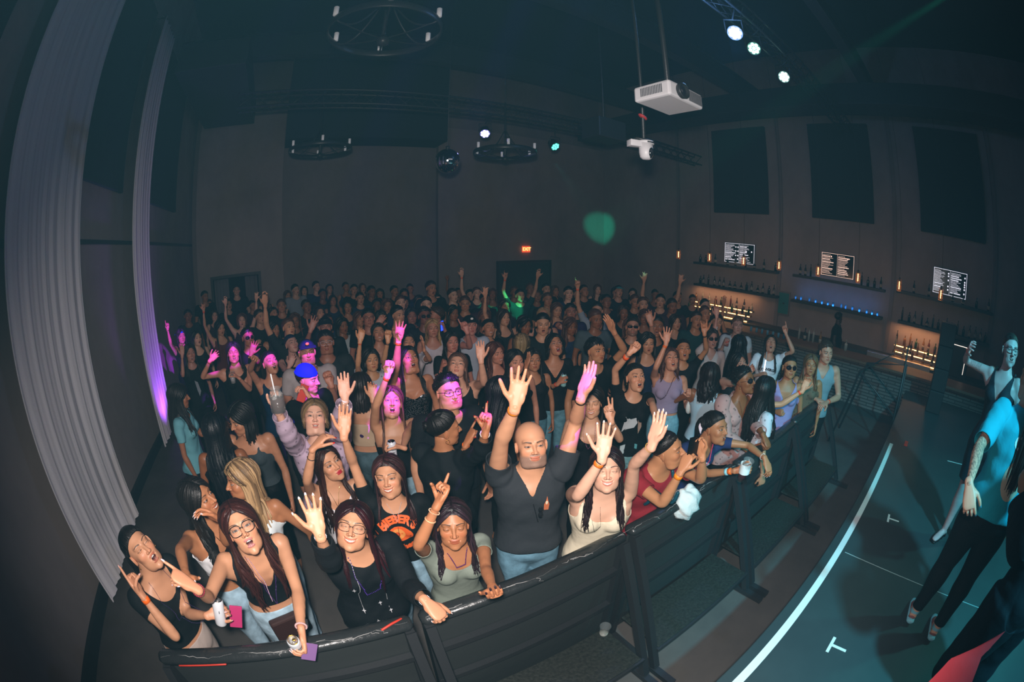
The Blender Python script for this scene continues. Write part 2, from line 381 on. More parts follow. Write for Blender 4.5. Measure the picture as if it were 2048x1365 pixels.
# ---------------------------------------------------------------- person
PLACED = []; CAST = {}
class Person: pass
SC = 1.13            # everyone is this much larger than the labelled body heights (the hall's units run slightly large)
def person(name_label, head, H=1.63, face=0, tilt=(0, 0), look=None, body=None, male=False, b=1.0, lean=(0, 0), base=0.0, res=0, seed=1,
           skin='C98F6B', head_kw=None, hair=None, top=None, bot=None, shoes=None, arms=(None, None), bust=1.0, group=None, extra=None, root=None, legs=None, tattoo=False, bands=(), spread=.0):
    """head: picture position of the head's middle (turned into a point of the floor plan by the person's height);
    face/body: degrees the face/chest is turned away from the camera towards the right of the picture."""
    P = Person(); CAST[seed] = P; rng = np.random.default_rng(seed); P.rng = rng; H0 = H; H = H * SC; P.H = H; P.res = res; P.male = male
    sk = np.array(hx(skin)); P.sk = sk
    zc = base + .928 * H
    if root is not None: hp = np.array([root[0], root[1], zc])
    else:
        hp = at_z(head[0], head[1], zc)
        if res > 0 and base == 0:            # a little taller or shorter if that spares two people one spot
            best = None
            for k in (0, .01, -.01, .02, -.02, .03, -.03, .04, -.04):
                q = at_z(head[0], head[1], zc * (1 + k)); dn = min([math.hypot(q[0] - a, q[1] - c_) for a, c_ in PLACED] + [9]); sc_ = min(dn, .5) - abs(k) * 1.5
                if best is None or sc_ > best[0]: best = (sc_, k, q)
            H *= 1 + best[1]; P.H = H; hp = best[2]
    PLACED.append((hp[0], hp[1]))
    tocam = nrm([-hp[0], -hp[1], 0]); 
    def turn(a): a = math.radians(a); return rotm((0, 0, 1), a) @ tocam
    fdir = turn(face); bdir = turn(body if body is not None else face * .6)
    up = np.array([0, 0, 1.]); X = nrm(np.cross(bdir, up))          # X: the person's right side
    # spine
    hs = np.array([.44, .48, .50, .53, .57, .61, .66, .70, .745, .785, .81, .83, .86, .90]) * H
    lf, ls = math.radians(lean[0]), math.radians(lean[1]); C = []; T = []; c = np.array([0, 0, hs[0]])
    for i, h in enumerate(hs):
        k = float(sst(.5, .72, h / H)); t = nrm(up + bdir * math.tan(lf * k) + X * math.tan(ls * k))
        if i: c = c + t * (h - hs[i - 1])
        C.append(c.copy()); T.append(t)
    C = np.array(C); T = np.array(T)
    hup = nrm(T[-1] * .5 + up * .5 )
    # head frame
    up_look = math.degrees(math.atan2(CAM[2] - hp[2], math.hypot(hp[0], hp[1])))      # people look up toward the stage and the raised camera
    if abs(face) < 100 and root is None: tilt = (tilt[0] + .62 * up_look, tilt[1])
    fd = nrm(fdir * math.cos(math.radians(tilt[0])) + up * math.sin(math.radians(tilt[0])))
    hx_ = nrm(np.cross(fd, hup)); hz = nrm(np.cross(hx_, fd)); Rr = rotm(fd, math.radians(tilt[1])); hx_ = Rr @ hx_; hz = Rr @ hz
    M = np.stack([hx_, fd, hz], 1); P.M = M
    hc = C[-2] + T[-2] * .075 * H * .9 + fd * .014 + nrm(hz * .6 + up * .4) * .006      # head centre relative to the root
    rootp = hp - hc; rootp[2] = base
    C = C + rootp; hc = hc + rootp; P.hc = hc; P.C = C; P.T = T; P.X = X; P.bd = bdir; P.root = rootp
    vox = (.0105, .016, .026)[res]; A = Acc()
    wm = .0 if male else 1.0
    wd = {.44: (.045, .045), .48: (.094, .066), .50: (.101, .070), .53: (.099 + .004 * wm, .068), .57: (.090, .060), .61: (.084 - .008 * wm, .055), .66: (.087 - .006 * wm, .056), .70: (.094 - .004 * wm, .060),
          .745: (.102 - .004 * wm, .062), .785: (.100, .056), .81: (.078, .043), .83: (.045, .036), .86: (.034 - .004 * wm, .034 - .003 * wm), .90: (.033 - .004 * wm, .034 - .003 * wm)}
    R = np.array([wd[round(h / H, 3)] for h in hs]) * H
    gb = np.where(hs / H < .8, b, 1 + (b - 1) * .45); R = R * gb[:, None]
    if b > 1.12: R[3:7, 1] *= 1 + (b - 1) * .5
    A.tube(C, R, side=X, n=20, power=2.3)
    f_ = lambda i, dx, dy, dz=0: C[i] + X * dx * H + bdir * dy * H + T[i] * dz * H
    if not male:
        for s_ in (-1, 1): A.ell(f_(8, s_ * .044, .045, -.012), np.array([.034, .034, .034]) * H * bust * (b ** .6))
    else: A.ell(f_(8, 0, .022, 0), np.array([.085, .042, .045]) * H * b ** .5, np.stack([X, bdir, up], 1))
    if b > 1.15: A.ell(f_(5, 0, .03, 0), np.array([.07, .055, .07]) * H * b, np.stack([X, bdir, up], 1))
    for s_ in (-1, 1): A.ell(f_(2, s_ * .045, -.028, 0), np.array([.048, .045, .05]) * H * b)
    bones = []; ar = (.0215 if male else .0185) * H * (1 + (b - 1) * .8)
    P.hands = []
    for si, s_ in enumerate((-1, 1)):            # arms[0]: the one on the left of the picture when facing the camera = person's right (X)
        side = X * (1 if si == 0 else -1); S = f_(9, 0, -.004, .018) + side * (.112 if male else .102) * H * (1 + (b - 1) * .5)
        a = arms[si] or {}; Lu, Lf = .172 * H, .148 * H
        if 'e' in a or 'w' in a:
            upk = a.get('up', None)
            def hit(c, L, px, far):
                r = ray(*px); oc = CAM - c; B = r @ oc; Cc = oc @ oc - L * L; D = B * B - Cc
                if D < 0: q = CAM + r * (-B); return c + nrm(q - c) * L
                D = math.sqrt(D); return CAM + r * (-B + (D if far else -D))
            if 'e' in a and 'w' in a:
                # raise the shoulder a little towards a lifted elbow
                E = hit(S, Lu, a['e'], a.get('ef', 0)); Sh = nrm(E - S)
                if Sh[2] > .2: S = S + up * .022 * H * Sh[2] - side * .012 * H * Sh[2]; E = hit(S, Lu, a['e'], a.get('ef', 0))
                W = hit(E, Lf, a['w'], a.get('wf', 0))
            else:
                W = hit(S, (Lu + Lf) * a.get('x', .96), a['w'], a.get('wf', 0)); dv = W - S; Ld = np.linalg.norm(dv)
                k = (Lu ** 2 - Lf ** 2 + Ld ** 2) / (2 * Ld); hh = math.sqrt(max(0, Lu ** 2 - k * k)); pol = orth(dv, side * .8 - bdir * .3 - up * .4)
                E = S + nrm(dv) * k + pol * hh
        elif 'p' in a:                           # own-frame offsets of elbow and hand: side, front, up
            g = lambda q: side * q[0] + bdir * q[1] + up * q[2]
            if a['p'][0][2] > .2: S = S + up * .02 * H
            E = S + nrm(g(a['p'][0])) * Lu; W = E + nrm(g(a['p'][1])) * Lf
        else: E = S + nrm(side * .22 - up + bdir * -.02) * Lu; W = E + nrm(side * .02 - up + bdir * .25) * Lf
        A.ell(S - side * .01 * H, np.array([.036, .034, .036]) * H * (1.08 if male else .94) * (1 + (b - 1) * .6))
        A.tube([S - side * .03 * H, S, S * .6 + E * .4, S * .25 + E * .75, E], np.array([ar * 1.35, ar * 1.42, ar * 1.25, ar * 1.05, ar * .98]), n=12)
        A.tube([E, E * .8 + W * .2, E * .55 + W * .45, E * .15 + W * .85, W + nrm(W - E) * .01], np.array([ar * .98, ar * 1.10, ar * .98, ar * .72, ar * .66]), n=12)
        bones += [('u%d' % si, S, E, ar * 1.3), ('f%d' % si, E, W, ar)]
        P.hands.append((S, E, W, a, side))
        # trapezius / armpit filler
        A.tube([C[10] + T[10] * .008 * H, (C[9] + S) / 2 + up * .008 * H, S - side * .01 * H], np.array([.030, .029, .032]) * H * (1.1 if male else .88), n=10)
        A.tube([C[8] + side * .05 * H - T[8] * .02 * H, S * .8 + E * .2], np.array([.042, .026]) * H * (1.05 if male else .9), n=10)
    lr = H * b
    P.feet = []
    for si in (0, 1):
        side = X * (1 if si == 0 else -1); hj = rootp + np.array([0, 0, .49 * H]) + side * .052 * H * (b ** .5)
        if legs and legs[si]: K, An = [rootp + side * q[0] + bdir * q[1] + up * q[2] for q in legs[si]]
        else:
            st = .055 + .02 * (si == 1) + spread; fy = (.03, -.04)[si] if seed % 2 else (-.03, .03)[si]
            K = rootp + side * (st + .02) + bdir * (.02 + fy) + up * .275 * H; An = rootp + side * (st + .03) + bdir * (fy * 1.6 - .02) + up * .052 * H
        A.tube([hj + up * .02 * H, hj * .7 + K * .3, hj * .35 + K * .65, K], np.array([.055, .053, .041, .033]) * lr, n=14)
        A.tube([K, K * .72 + An * .28, K * .4 + An * .6, An], np.array([.033, .034, .025, .0195]) * lr, n=12)
        tilt_f = An[2] > rootp[2] + .14; ft = nrm(bdir - up * (.9 if tilt_f else .06)); 
        A.tube([An - ft * .03 - up * (.03 * (not tilt_f)), An + ft * .05 - up * .035 * (not tilt_f), An + ft * .12 - up * .055 * (not tilt_f), An + ft * .17 - up * .062 * (not tilt_f)], [(.034, .036), (.040, .036), (.044, .026), (.036, .018)], side=side, n=12)
        A.ell(An - up * .045 * (not tilt_f) - ft * .025, (.034, .045, .034))
        bones += [('t%d' % si, hj, K, .05 * lr), ('s%d' % si, K, An, .03 * lr), ('o%d' % si, An - up * .05 - ft * .04, An + ft * .18 - up * .06, .035)]
        P.feet.append((An, ft, side))
    V, Q = remesh(A, vox); E_ = edges_of(Q); V = smooth_v(V, E_, (4, 3, 1)[res], .55); N = normals(V, Q); P.V, P.Q, P.E, P.N = V, Q, E_, N
    # labels
    nb = len(bones); DD = np.empty((nb, len(V))); TT = np.empty((nb, len(V)))
    for i, (nm, a_, b_, r_) in enumerate(bones):
        ab = b_ - a_; t = ((V - a_) @ ab) / (ab @ ab); TT[i] = t; tc = np.clip(t, 0, 1)
        DD[i] = np.linalg.norm(V - a_ - tc[:, None] * ab, axis=1) - r_
    hzv = np.interp
    # torso coordinates
    dC = np.stack([np.linalg.norm(V - C[i], axis=1) for i in range(len(C))]); i0 = np.clip(dC.argmin(0), 1, len(C) - 2)
    hv = np.array([hs[i] for i in range(len(hs))])
    tv = T[i0]; hgt = hv[i0] + np.einsum('ij,ij->i', V - C[i0], tv); hgt = hgt / H
    # interpolated centre line
    cx = np.stack([np.interp(hgt * H, hs, C[:, k]) for k in range(3)], 1)
    lx = (V - cx) @ X; ly = (V - cx) @ bdir
    rx = np.interp(hgt * H, hs, R[:, 0]); ry = np.interp(hgt * H, hs, R[:, 1])
    dt = (np.sqrt((lx / rx) ** 2 + (ly / ry) ** 2) - 1) * np.minimum(rx, ry)
    dt = np.where(hgt < .46, dt + (.46 - hgt) * 3, dt); dt = np.where(hgt > .86, dt + .0, dt)
    lab = DD.argmin(0); dmin = DD.min(0)
    is_t = (dt < dmin + .004) & (hgt > .445)
    # arms only own their part beyond the shoulder ball
    P.lab = np.where(is_t, -1, lab); P.hgt, P.lx, P.ly, P.TT, P.names, P.dt, P.DD = hgt, lx, ly, TT, [x[0] for x in bones], dt, DD
    # ---------------- assemble
    e = bpy.data.objects.new('person', None); bpy.context.scene.collection.objects.link(e); e.location = rootp; e.empty_display_size = .2
    P.e = e; e['label'] = name_label; e['category'] = 'person'
    if group: e['group'] = group
    W = Acc(); col = np.tile(sk, (len(V), 1))
    nz = np.sin(V[:, 0] * 37 + 5 * np.sin(V[:, 2] * 23)) * np.sin(V[:, 1] * 41 + V[:, 2] * 31); col = col * (1 + .05 * nz[:, None])
    if tattoo:
        for si in (0, 1):
            m = (P.lab == P.names.index('f%d' % si)) | ((P.lab == P.names.index('u%d' % si)) & (TT[P.names.index('u%d' % si)] > .35))
            q = np.sin(V[:, 0] * 160 + 4 * np.sin(V[:, 2] * 90)) * np.sin(V[:, 2] * 120 + 4 * np.sin(V[:, 1] * 110)) * np.sin(V[:, 1] * 100 + 2)
            w = (m * sst(-.06, .10, q))[:, None] * (tattoo if tattoo is not True else .7); col = col * (1 - w) + np.array([.03, .05, .05]) * w
    W.add(V, [tuple(q) for q in Q.tolist()], col)
    hk = dict(head_kw or {}); fat = hk.pop('fat', max(0, (b - 1) * 2))
    hA = head_mesh(rng, male, res=res, skin=sk, fat=fat, **hk); hV, hF = hA.arrays(); hC = np.vstack(hA.C)
    hs_ = SC * (.5 + .5 * H0 / 1.65 * (.98 if not male else 1.0)) * 1.02; P.hs = hs_; P.hV = hV
    W.add(hc + (hV * hs_) @ M.T, hF, hC); P.handw = []
    nailc = extra.get('nails') if extra else None
    for (S, E, Wp, a, side) in P.hands:
        si = len(P.handw); fd_ = nrm(Wp - E)
        if 'tip' in a:                            # fingers aim at this picture position
            r = ray(*a['tip']); t = np.linalg.norm(Wp - CAM); q = CAM + r * (t + a.get('td', 0)); fd_ = nrm(nrm(q - Wp) * 1.0 + fd_ * .12)
        if 'dir' in a: fd_ = nrm(a['dir'])
        pn = a.get('palm', 'cam')
        if isinstance(pn, str): pn = {'cam': CAM - Wp, 'away': Wp - CAM, 'in': -side, 'down': -up, 'stage': STAGE, 'up': up, 'fwd': bdir, 'left': np.array([-1, 0, .1]), 'right': np.array([1, 0, .1])}[pn]
        if 'w' not in a and 'e' not in a and 'p' not in a: pn = -side
        pz = orth(fd_, pn); mx = 1 if si == 0 else -1
        hxv = np.cross(fd_, pz)      # thumb side for the person's right hand... mirrored for the left
        hV_, hF_, nv = hand(a.get('h', 'soft'), res, nailc); hV2 = hV_.copy(); s_ = (H / 1.65) * (1.06 if male else .95) * (1 + (b - 1) * .2)
        # person's right hand, fingers up and palm to the viewer: thumb is on the viewer's left... = cross(f, n) * -1
        MM = np.stack([hxv * (-1 if si == 0 else 1) * 1.0, fd_, pz], 1); hV2 = Wp + (hV2 * s_) @ MM.T + fd_ * .012
        cc = np.tile(sk * (1.04, .97, .96), (len(hV2), 1)); 
        if nailc is not None: cc[nv:] = np.array(hx(nailc))
        F2 = hF_ if np.linalg.det(MM) > 0 else [f[::-1] for f in hF_]
        W.add(hV2, F2, cc); P.handw.append((Wp, E, fd_, pz, MM[:, 0], s_))
    me = W.mesh('body'); me.transform(Matrix.Translation(Vector(-rootp))); link('body', me, mat('skin', attr=True, rough=.45, sss=0, spec=.4), e)
    P.bvh = None
    loc = -rootp
    # ---------------- clothes
    if bot: garment(P, 'trousers' if bot.get('k', 'long') == 'long' else bot['k'], bot)
    if shoes:
        for k_ in (0, 1): garment(P, 'shoe', {**shoes, 'foot': k_})
    if top: P.top = garment(P, top.get('n', 'shirt'), top)
    for bd in bands: band(P, *bd)
    if hair: make_hair(P, hair)
    return P

def child(P, name, A, m, smooth=True, label=None):
    me = A.mesh(name, smooth); me.transform(Matrix.Translation(Vector(-P.root))); o = link(name, me, m, P.e)
    if label: o['label'] = label
    return o

def garment(P, name, g):
    H = P.H; V = P.V; n = len(V); hgt, lx, ly = P.hgt, np.abs(P.lx), P.ly; f = np.full(n, -1.0); lab = P.lab
    idx = {k: P.names.index(k) for k in P.names}; k = g.get('k', 'tee')
    tor = lab == -1
    if name in ('trousers', 'shorts', 'skirt', 'jeans', 'leggings'):
        wst = g.get('w', .585); f = np.where(tor, (wst - hgt) * H, f)
        ln = g.get('len', 1.93)
        for si in (0, 1):
            t = P.TT[idx['t%d' % si]]; f = np.where(lab == idx['t%d' % si], (ln - np.clip(t, 0, 1)) * .2 * H, f)
            s = P.TT[idx['s%d' % si]]; f = np.where(lab == idx['s%d' % si], (ln - 1 - np.clip(s, -.2, 1.2)) * .23 * H, f)
        f = np.where((hgt > .44) & ~tor & (f > -.5), np.minimum(f, (wst - hgt) * H), f)
        f = np.where(lab < -5, -1, f)
    elif name == 'shoe':
        for si in (g['foot'],): f = np.where(lab == idx['o%d' % si], .02, f)
        f = np.where(f > 0, np.minimum(f, (P.root[2] + g.get('h', .10) - V[:, 2])), f)
    else:
        wst = g.get('strap', .080); lo = g.get('lo', .50); nk = g.get('neck', 'crew'); ft = (hgt - lo) * H
        sl = g.get('sl', .5)                      # sleeve: 0 none .. 1 elbow .. 2 wrist
        fn = (.848 - hgt) * H * .8                # collar height
        if nk == 'crew': e_ = np.sqrt((lx / (.050 * H)) ** 2 + ((hgt - .845) / (.045)) ** 2) - 1; fn = np.minimum(fn, np.where(ly > -.01, e_ * .04 * H, fn))
        elif nk == 'v':
            hv = g.get('v', .745); e_ = lx - np.maximum(0, hgt - hv) * H * g.get('vk', .62); e_ = np.where(hgt > hv, e_ * .8, (hv - hgt) * H + .01); fn = np.minimum(fn, np.where(ly > -.005, e_, fn))
        elif nk == 'scoop':
            d = g.get('v', .755); e_ = np.sqrt((lx / (.070 * H)) ** 2 + ((hgt - .850) / (.850 - d)) ** 2) - 1; fn = np.minimum(fn, np.where(ly > 0, e_ * .05 * H, (np.sqrt((lx / (.06 * H)) ** 2 + ((hgt - .850) / .06) ** 2) - 1) * .05 * H))
        elif nk in ('strapless', 'off'): fn = (g.get('v', .765) - .012 * np.cos(lx / H * 60) * (ly > 0) - hgt) * H
        ft = np.minimum(ft, fn)
        if sl <= 0 and nk not in ('strapless', 'off'):
            ah = (wst * H - lx) + np.maximum(0, .765 - hgt) * H * 1.5; ft = np.minimum(ft, ah)
            if g.get('thin'):                      # thin shoulder straps
                st = .006 * 1.65 - np.abs(lx - .055 * H - (hgt - .78) * -.15 * H); ft = np.where(hgt > .775, np.minimum(np.minimum(ft, st), (.86 - hgt) * H), ft)
        if sl > 0 or nk == 'off':
            reach = 1e9
        f = np.where(tor, ft, f)
        arms_ = (0, 1) if g.get('one') is None else (g['one'],)
        for si in (0, 1):
            mU = lab == idx['u%d' % si]; mF = lab == idx['f%d' % si]
            tU = P.TT[idx['u%d' % si]]; tF = P.TT[idx['f%d' % si]]
            if nk == 'off': f = np.where(mU, np.minimum((g.get('v', .765) + .0 - hgt) * H, (sl - tU) * .17 * H) , f)
            elif sl > 0:
                f = np.where(mU, (sl - tU) * .17 * H, f); f = np.where(mF, (sl - 1 - tF) * .15 * H, f)
            else:
                f = np.where(mU & (P.dt < .022), np.minimum(-lx + wst * H + np.maximum(0, .765 - hgt) * H * 1.5 - .01, ft), f)
        f = np.where((hgt > .45) & (lab >= idx['t0']), (hgt - lo) * H, f) if lo < .5 else f
        if g.get('lo', .5) < .45:                  # dress skirt over the legs
            for si in (0, 1): f = np.where((lab == idx['t%d' % si]) | (lab == idx['s%d' % si]), V[:, 2] - P.root[2] - lo * H, f)
    Q = P.Q; sel = (f[Q] > 0).any(1)
    if not sel.any(): return None
    Qs = Q[sel]; used = np.unique(Qs); low = name in ('trousers', 'shorts', 'skirt', 'jeans', 'leggings', 'shoe'); off = g.get('off', .005 if low else .011)
    # slide the outer ring of vertices onto the hem line
    E = P.E; W = V.copy(); a, b = E[:, 0], E[:, 1]; ok = (f[a] > 0) != (f[b] > 0)
    a, b = a[ok], b[ok]; fa, fb = f[a], f[b]; fa = np.where(fa < -.5, -np.abs(fb) - .004, fa); fb = np.where(fb < -.5, -np.abs(fa) - .004, fb)
    t = fa / (fa - fb); X_ = V[a] + (V[b] - V[a]) * t[:, None]; neg = np.where(fa > 0, b, a)
    cnt = np.bincount(neg, minlength=n); S = np.stack([np.bincount(neg, X_[:, c], n) for c in range(3)], 1); mv = cnt > 0; W[mv] = S[mv] / cnt[mv, None]
    us = np.zeros(n, bool); us[used] = True; lost = us & (f <= 0) & ~mv
    for _ in range(2):
        ea, eb = E[:, 0], E[:, 1]; m1 = lost[ea] & us[eb] & ~lost[eb]; m2 = lost[eb] & us[ea] & ~lost[ea]
        aa = np.concatenate([ea[m1], eb[m2]]); bb = np.concatenate([eb[m1], ea[m2]]); c_ = np.bincount(aa, minlength=n)
        S = np.stack([np.bincount(aa, W[bb, c], n) for c in range(3)], 1); g_ = lost & (c_ > 0); W[g_] = S[g_] / c_[g_, None]; lost = lost & ~g_
    qe = np.vstack([Qs[:, [0, 1]], Qs[:, [1, 2]], Qs[:, [2, 3]], Qs[:, [3, 0]]]); qe.sort(axis=1); ue, uc = np.unique(qe, axis=0, return_counts=True); BE = ue[uc == 1]
    bm_ = np.zeros(n); bm_[BE.ravel()] = 1; W = smooth_v(W, BE, 4, .5, bm_)
    N = P.N.copy(); Nn = smooth_v(N, E, 3, .6); Nn /= (np.linalg.norm(Nn, axis=1, keepdims=True) + 1e-9)
    W0 = W.copy(); fl = g.get('flare', 0)
    offv = np.full(n, off)
    if fl:
        lo_ = g.get('lo', .5)
        if name in ('trousers', 'jeans'): offv = offv + fl * sst(.5, .1, (V[:, 2] - P.root[2]) / H)
        else: offv = offv + fl * sst(.70, lo_, hgt) * (lab == -1) + fl * .6 * (lab >= 0)
    W = W + Nn * offv[:, None]
    fr = P.rng.uniform(0, 6, 6); wr = g.get('wr', .0015 if low else .003)      # folds
    wz = np.sin(W[:, 2] * 34 + 9 * P.lx + fr[0] + 2.5 * np.sin(P.lx * 17 + fr[1])) * np.sin(P.lx * 20 + W[:, 2] * 11 + fr[2] + 2 * np.sin(P.ly * 23))
    W = W + Nn * (wr * wz)[:, None]
    inner = (f > .012).astype(float); it = g.get('sm', 4)
    Es = E[(np.isin(E[:, 0], used)) & (np.isin(E[:, 1], used))]
    W = smooth_v(W, Es, it, .5, inner)
    dd = np.einsum('ij,ij->i', W - V, Nn); mn = .003 if low else .0085
    need = np.maximum(0, mn - dd)
    if low: need = np.where(hgt > .47, np.clip(dd, .003, .0062) - dd, need)
    W = W + Nn * need[:, None]
    remap = np.full(n, -1); remap[used] = np.arange(len(used)); Vg = W[used]; Qg = remap[Qs]
    me = bpy.data.meshes.new(name); fill(me, Vg - P.root, Qg)
    m = g.get('mat') or cloth(g.get('c', '202020'), g.get('m', 'cloth'))
    o = link(name, me, m, P.e)
    if P.res < 2:
        sm = o.modifiers.new('s', 'SOLIDIFY'); sm.thickness = .0035; sm.offset = -1
    if g.get('label'): o['label'] = g['label']
    P.gV = Vg; P.gQ = Qg
    return (Vg, Qg, o)

def band(P, hi, t=.93, c='F2691E', w=.018, label=None, name='wristband', th=1.0):
    Wp, E = P.handw[hi][0], P.handw[hi][1]; ar = (.0215 if P.male else .0185) * P.H
    p = E + (Wp - E) * t; d = nrm(Wp - E); r = float(np.interp(t, [0, .45, .85, 1.0], [.98, .98, .72, .66])) * ar * th
    m = P.TT[P.names.index('f%d' % hi)]; q = (P.lab == P.names.index('f%d' % hi)) & (np.abs(m - t) < .07)
    if q.any():
        dv = P.V[q] - p; dv = dv - np.outer(dv @ d, d); r = np.percentile(np.linalg.norm(dv, axis=1), 85)
    if name == 'wristband': w *= 1.3
    A = Acc(); s = orth(d, P.handw[hi][3]); n = 20 if P.res < 2 else 10; r += .0025
    if name == 'bracelet' and P.res < 2 and w > .004:
        b2 = np.cross(d, s)
        for j in range(22): a = j * 2 * math.pi / 22; A.ell(p + (s * math.cos(a) + b2 * math.sin(a)) * (r + .002), (w / 2,) * 3, n=6, m=4)
    else:
        A.tube([p - d * w / 2 , p - d * w / 2, p, p + d * w / 2, p + d * w / 2], [r - .004, r, r + .0008, r, r - .004], side=s, n=n, cap=False)
    o = child(P, name, A, mat('band_' + c, hx(c), .45, bump=.0), label=label); return o

# ---------------------------------------------------------------- hair
def hair_mat(): return mat('hair', attr=True, rough=.46, spec=.42, bump=.15, bscale=110)
def make_hair(P, h):
    rng = P.rng; st = h.get('s', 'long'); c0 = np.array(hx(h.get('c', '1A1410'))); c1 = np.array(hx(h['c2'])) if 'c2' in h else c0 * 1.6 + .004
    hs, M, hc = P.hs, P.M, P.hc; hv = P.hV
    A = Acc(); vol = h.get('vol', 1.0)
    to = lambda q: hc + (np.asarray(q) * hs) @ M.T
    # cap: pushed-out copy of the scalp
    line = h.get('line', .050); male = P.male
    n1, n2 = ((44, 26), (30, 18), (18, 12))[P.res]
    th = np.linspace(-math.pi, math.pi, n1, endpoint=False); cap = []; ccol = []
    thick = {'buzz': .0035, 'short': .013, 'bun': .008, 'pony': .008, 'long': .012, 'bob': .014, 'wavy': .013, 'curly': .018, 'afro': .03}.get(st, .012) * (.75 + .25 * vol)
    CE = np.array([0, -.014, .030]); RE = np.array([.078, .099, .086])
    for i in range(n2):
        u = i / (n2 - 1)
        for t in th:
            # lowest polar angle of the hairline per direction (t=0 front)
            a = abs(t); 
            end = float(np.interp(a, [0, .5, .95, 1.35, 1.75, 2.3, math.pi], [1.07 - (line - .05) * 9, 1.12 - (line - .05) * 8, 1.34, 1.62 if male or st in ('short', 'buzz') else 1.70, 1.95, 2.35, 2.45]))
            p = u * end; wob = 1 + .02 * math.sin(t * 23 + i) * (st not in ('bun', 'pony', 'buzz'))
            e = sst(1.0, .72, u); r = RE + thick * (.04 + .96 * e) * wob - .0015 * (1 - e)
            if st == 'curly': r = r + .006 * math.sin(t * 17 + i * 2.1) * math.sin(i * 1.3 + t * 5)
            cap.append(CE + r * np.array([math.sin(p) * math.sin(t), math.sin(p) * math.cos(t), math.cos(p)]))
            k = .5 + .5 * math.sin(t * 31 + 2 * math.sin(i * .9)) if st not in ('bun', 'pony') else .5 + .5 * math.sin(t * 40)
            ccol.append(c0 * (1 - .35 * k) + c1 * .35 * k)
    F = []
    for i in range(n2 - 1):
        for j in range(n1): q = (j + 1) % n1; F.append((i*n1+j, (i+1)*n1+j, (i+1)*n1+q, i*n1+q))
    A.add(to(cap), F, np.array(ccol))
    # locks
    body_bvh = None
    def bvh():
        nonlocal body_bvh
        if body_bvh is None:
            src = P.V, P.Q; body_bvh = BVHTree.FromPolygons(src[0].tolist(), src[1].tolist())
        return body_bvh
    L = h.get('len', .38); nlk = (260, 90, 20)[P.res] if st in ('long', 'wavy', 'bob') else 0
    nlk = int(nlk * h.get('dens', 1)); wav = h.get('wave', {'wavy': .016}.get(st, .004)); lr = (.0088, .0140, .025)[P.res] * vol
    if st == 'bob': L = h.get('len', .12)
    part = h.get('part', 0.0); fr = h.get('front', .5)
    down = np.array([0, 0, -1.])
    for k in range(nlk):
        sgn = -1 if k % 2 else 1; a = rng.uniform(0, 1) ** .9; phi = math.radians(h.get('open', 62) + (180 - h.get('open', 62)) * a) * sgn
        y0 = float(np.interp(abs(phi), [1.0, 1.6, math.pi], [.092, .05, -.04])) + rng.uniform(-.02, .006); P0 = np.array([part + sgn * .004, y0, 0])
        # arc from the parting over the skull to ear level
        end = np.array([math.sin(phi), math.cos(phi), 0]); pts = []; lift = 1 + rng.uniform(-.03, .03)
        st_p = np.array([(part + sgn * .006) / .08, np.clip(y0 / .10, -.8, .92), 1.0 - max(0, y0) * 5.0]); st_p = nrm(st_p)
        for u in np.linspace(0, 1, (8, 6, 5)[P.res]):
            e2 = nrm(end + np.array([0, 0, -.35])); d = nrm(st_p * (1 - u) + e2 * u + 1e-4); q = CE + d * (RE + thick) * (lift if u > .2 else 1); pts.append(q)
        W = [to(q) for q in pts]; step = L * rng.uniform(.75, 1.05) / 8; d = nrm(W[-1] - W[-2]); ph = rng.uniform(0, 6.3) if wav > .008 else k * .7
        outv = M @ end; frontal = abs(phi) < math.radians(112) and rng.uniform() < fr + .25
        push = P.bd * (1 if frontal else -1)
        for j in range(8):
            d = nrm(d * .45 + down * .75 + (push * .22 if j < 4 else 0) + outv * (.02 if j < 2 else -.01)); p = W[-1] + d * step
            p = p + (P.X * math.cos(ph + j * 1.25) + P.bd * math.sin(ph + j * 1.25)) * wav * min(1, j / 3) * .8
            if P.res < 2 or j > 1:
                r_ = bvh().find_nearest(Vector(p), .30)
                if r_[0] is not None:
                    nn = np.array(r_[1]); v = p - np.array(r_[0]); s_ = v @ nn
                    if s_ < .014: p = np.array(r_[0]) + nn * (.014 + .006 * (k % 3))
            W.append(p)
        n_ = len(W); rr = np.interp(np.arange(n_), [0, 2, n_ * .7, n_ - 1], [.6, 1, 1.05, .35]) * lr * rng.uniform(.75, 1.25)
        kk = rng.uniform(0, 1); tip = np.linspace(0, 1, n_)[:, None] ** 2 * h.get('tip', .25)
        cc = (c0 * (1 - kk) + c1 * kk) * rng.uniform(.8, 1.15); cc = cc * (1 - tip) + c1 * tip
        A.tube(W, np.stack([rr * 1.5, rr * .5], 1), side=np.cross(outv, down), n=(6, 5, 4)[P.res], col=cc)
    if st in ('short', 'curly', 'afro') and P.res < 2:
        for k in range((90, 40)[P.res]):
            t = rng.uniform(-math.pi, math.pi); p_ = math.acos(rng.uniform(-.05 if abs(t) > 1.2 else .5, 1)); d = np.array([math.sin(p_)*math.sin(t), math.sin(p_)*math.cos(t), math.cos(p_)])
            q = CE + d * (RE + thick * .5); dr = nrm(np.array([.3 * rng.normal(), .8 if d[1] > .2 else -.4, -.5 if d[2] < .6 else .3 * rng.normal()])); dr = orth(d, dr)
            l_ = h.get('l', .03); A.tube([to(q), to(q + d * .008 + dr * l_ * .5), to(q + d * .005 + dr * l_)], np.array([.7, 1, .3]) * .0075, n=5, col=c0 * rng.uniform(.8, 1.2))
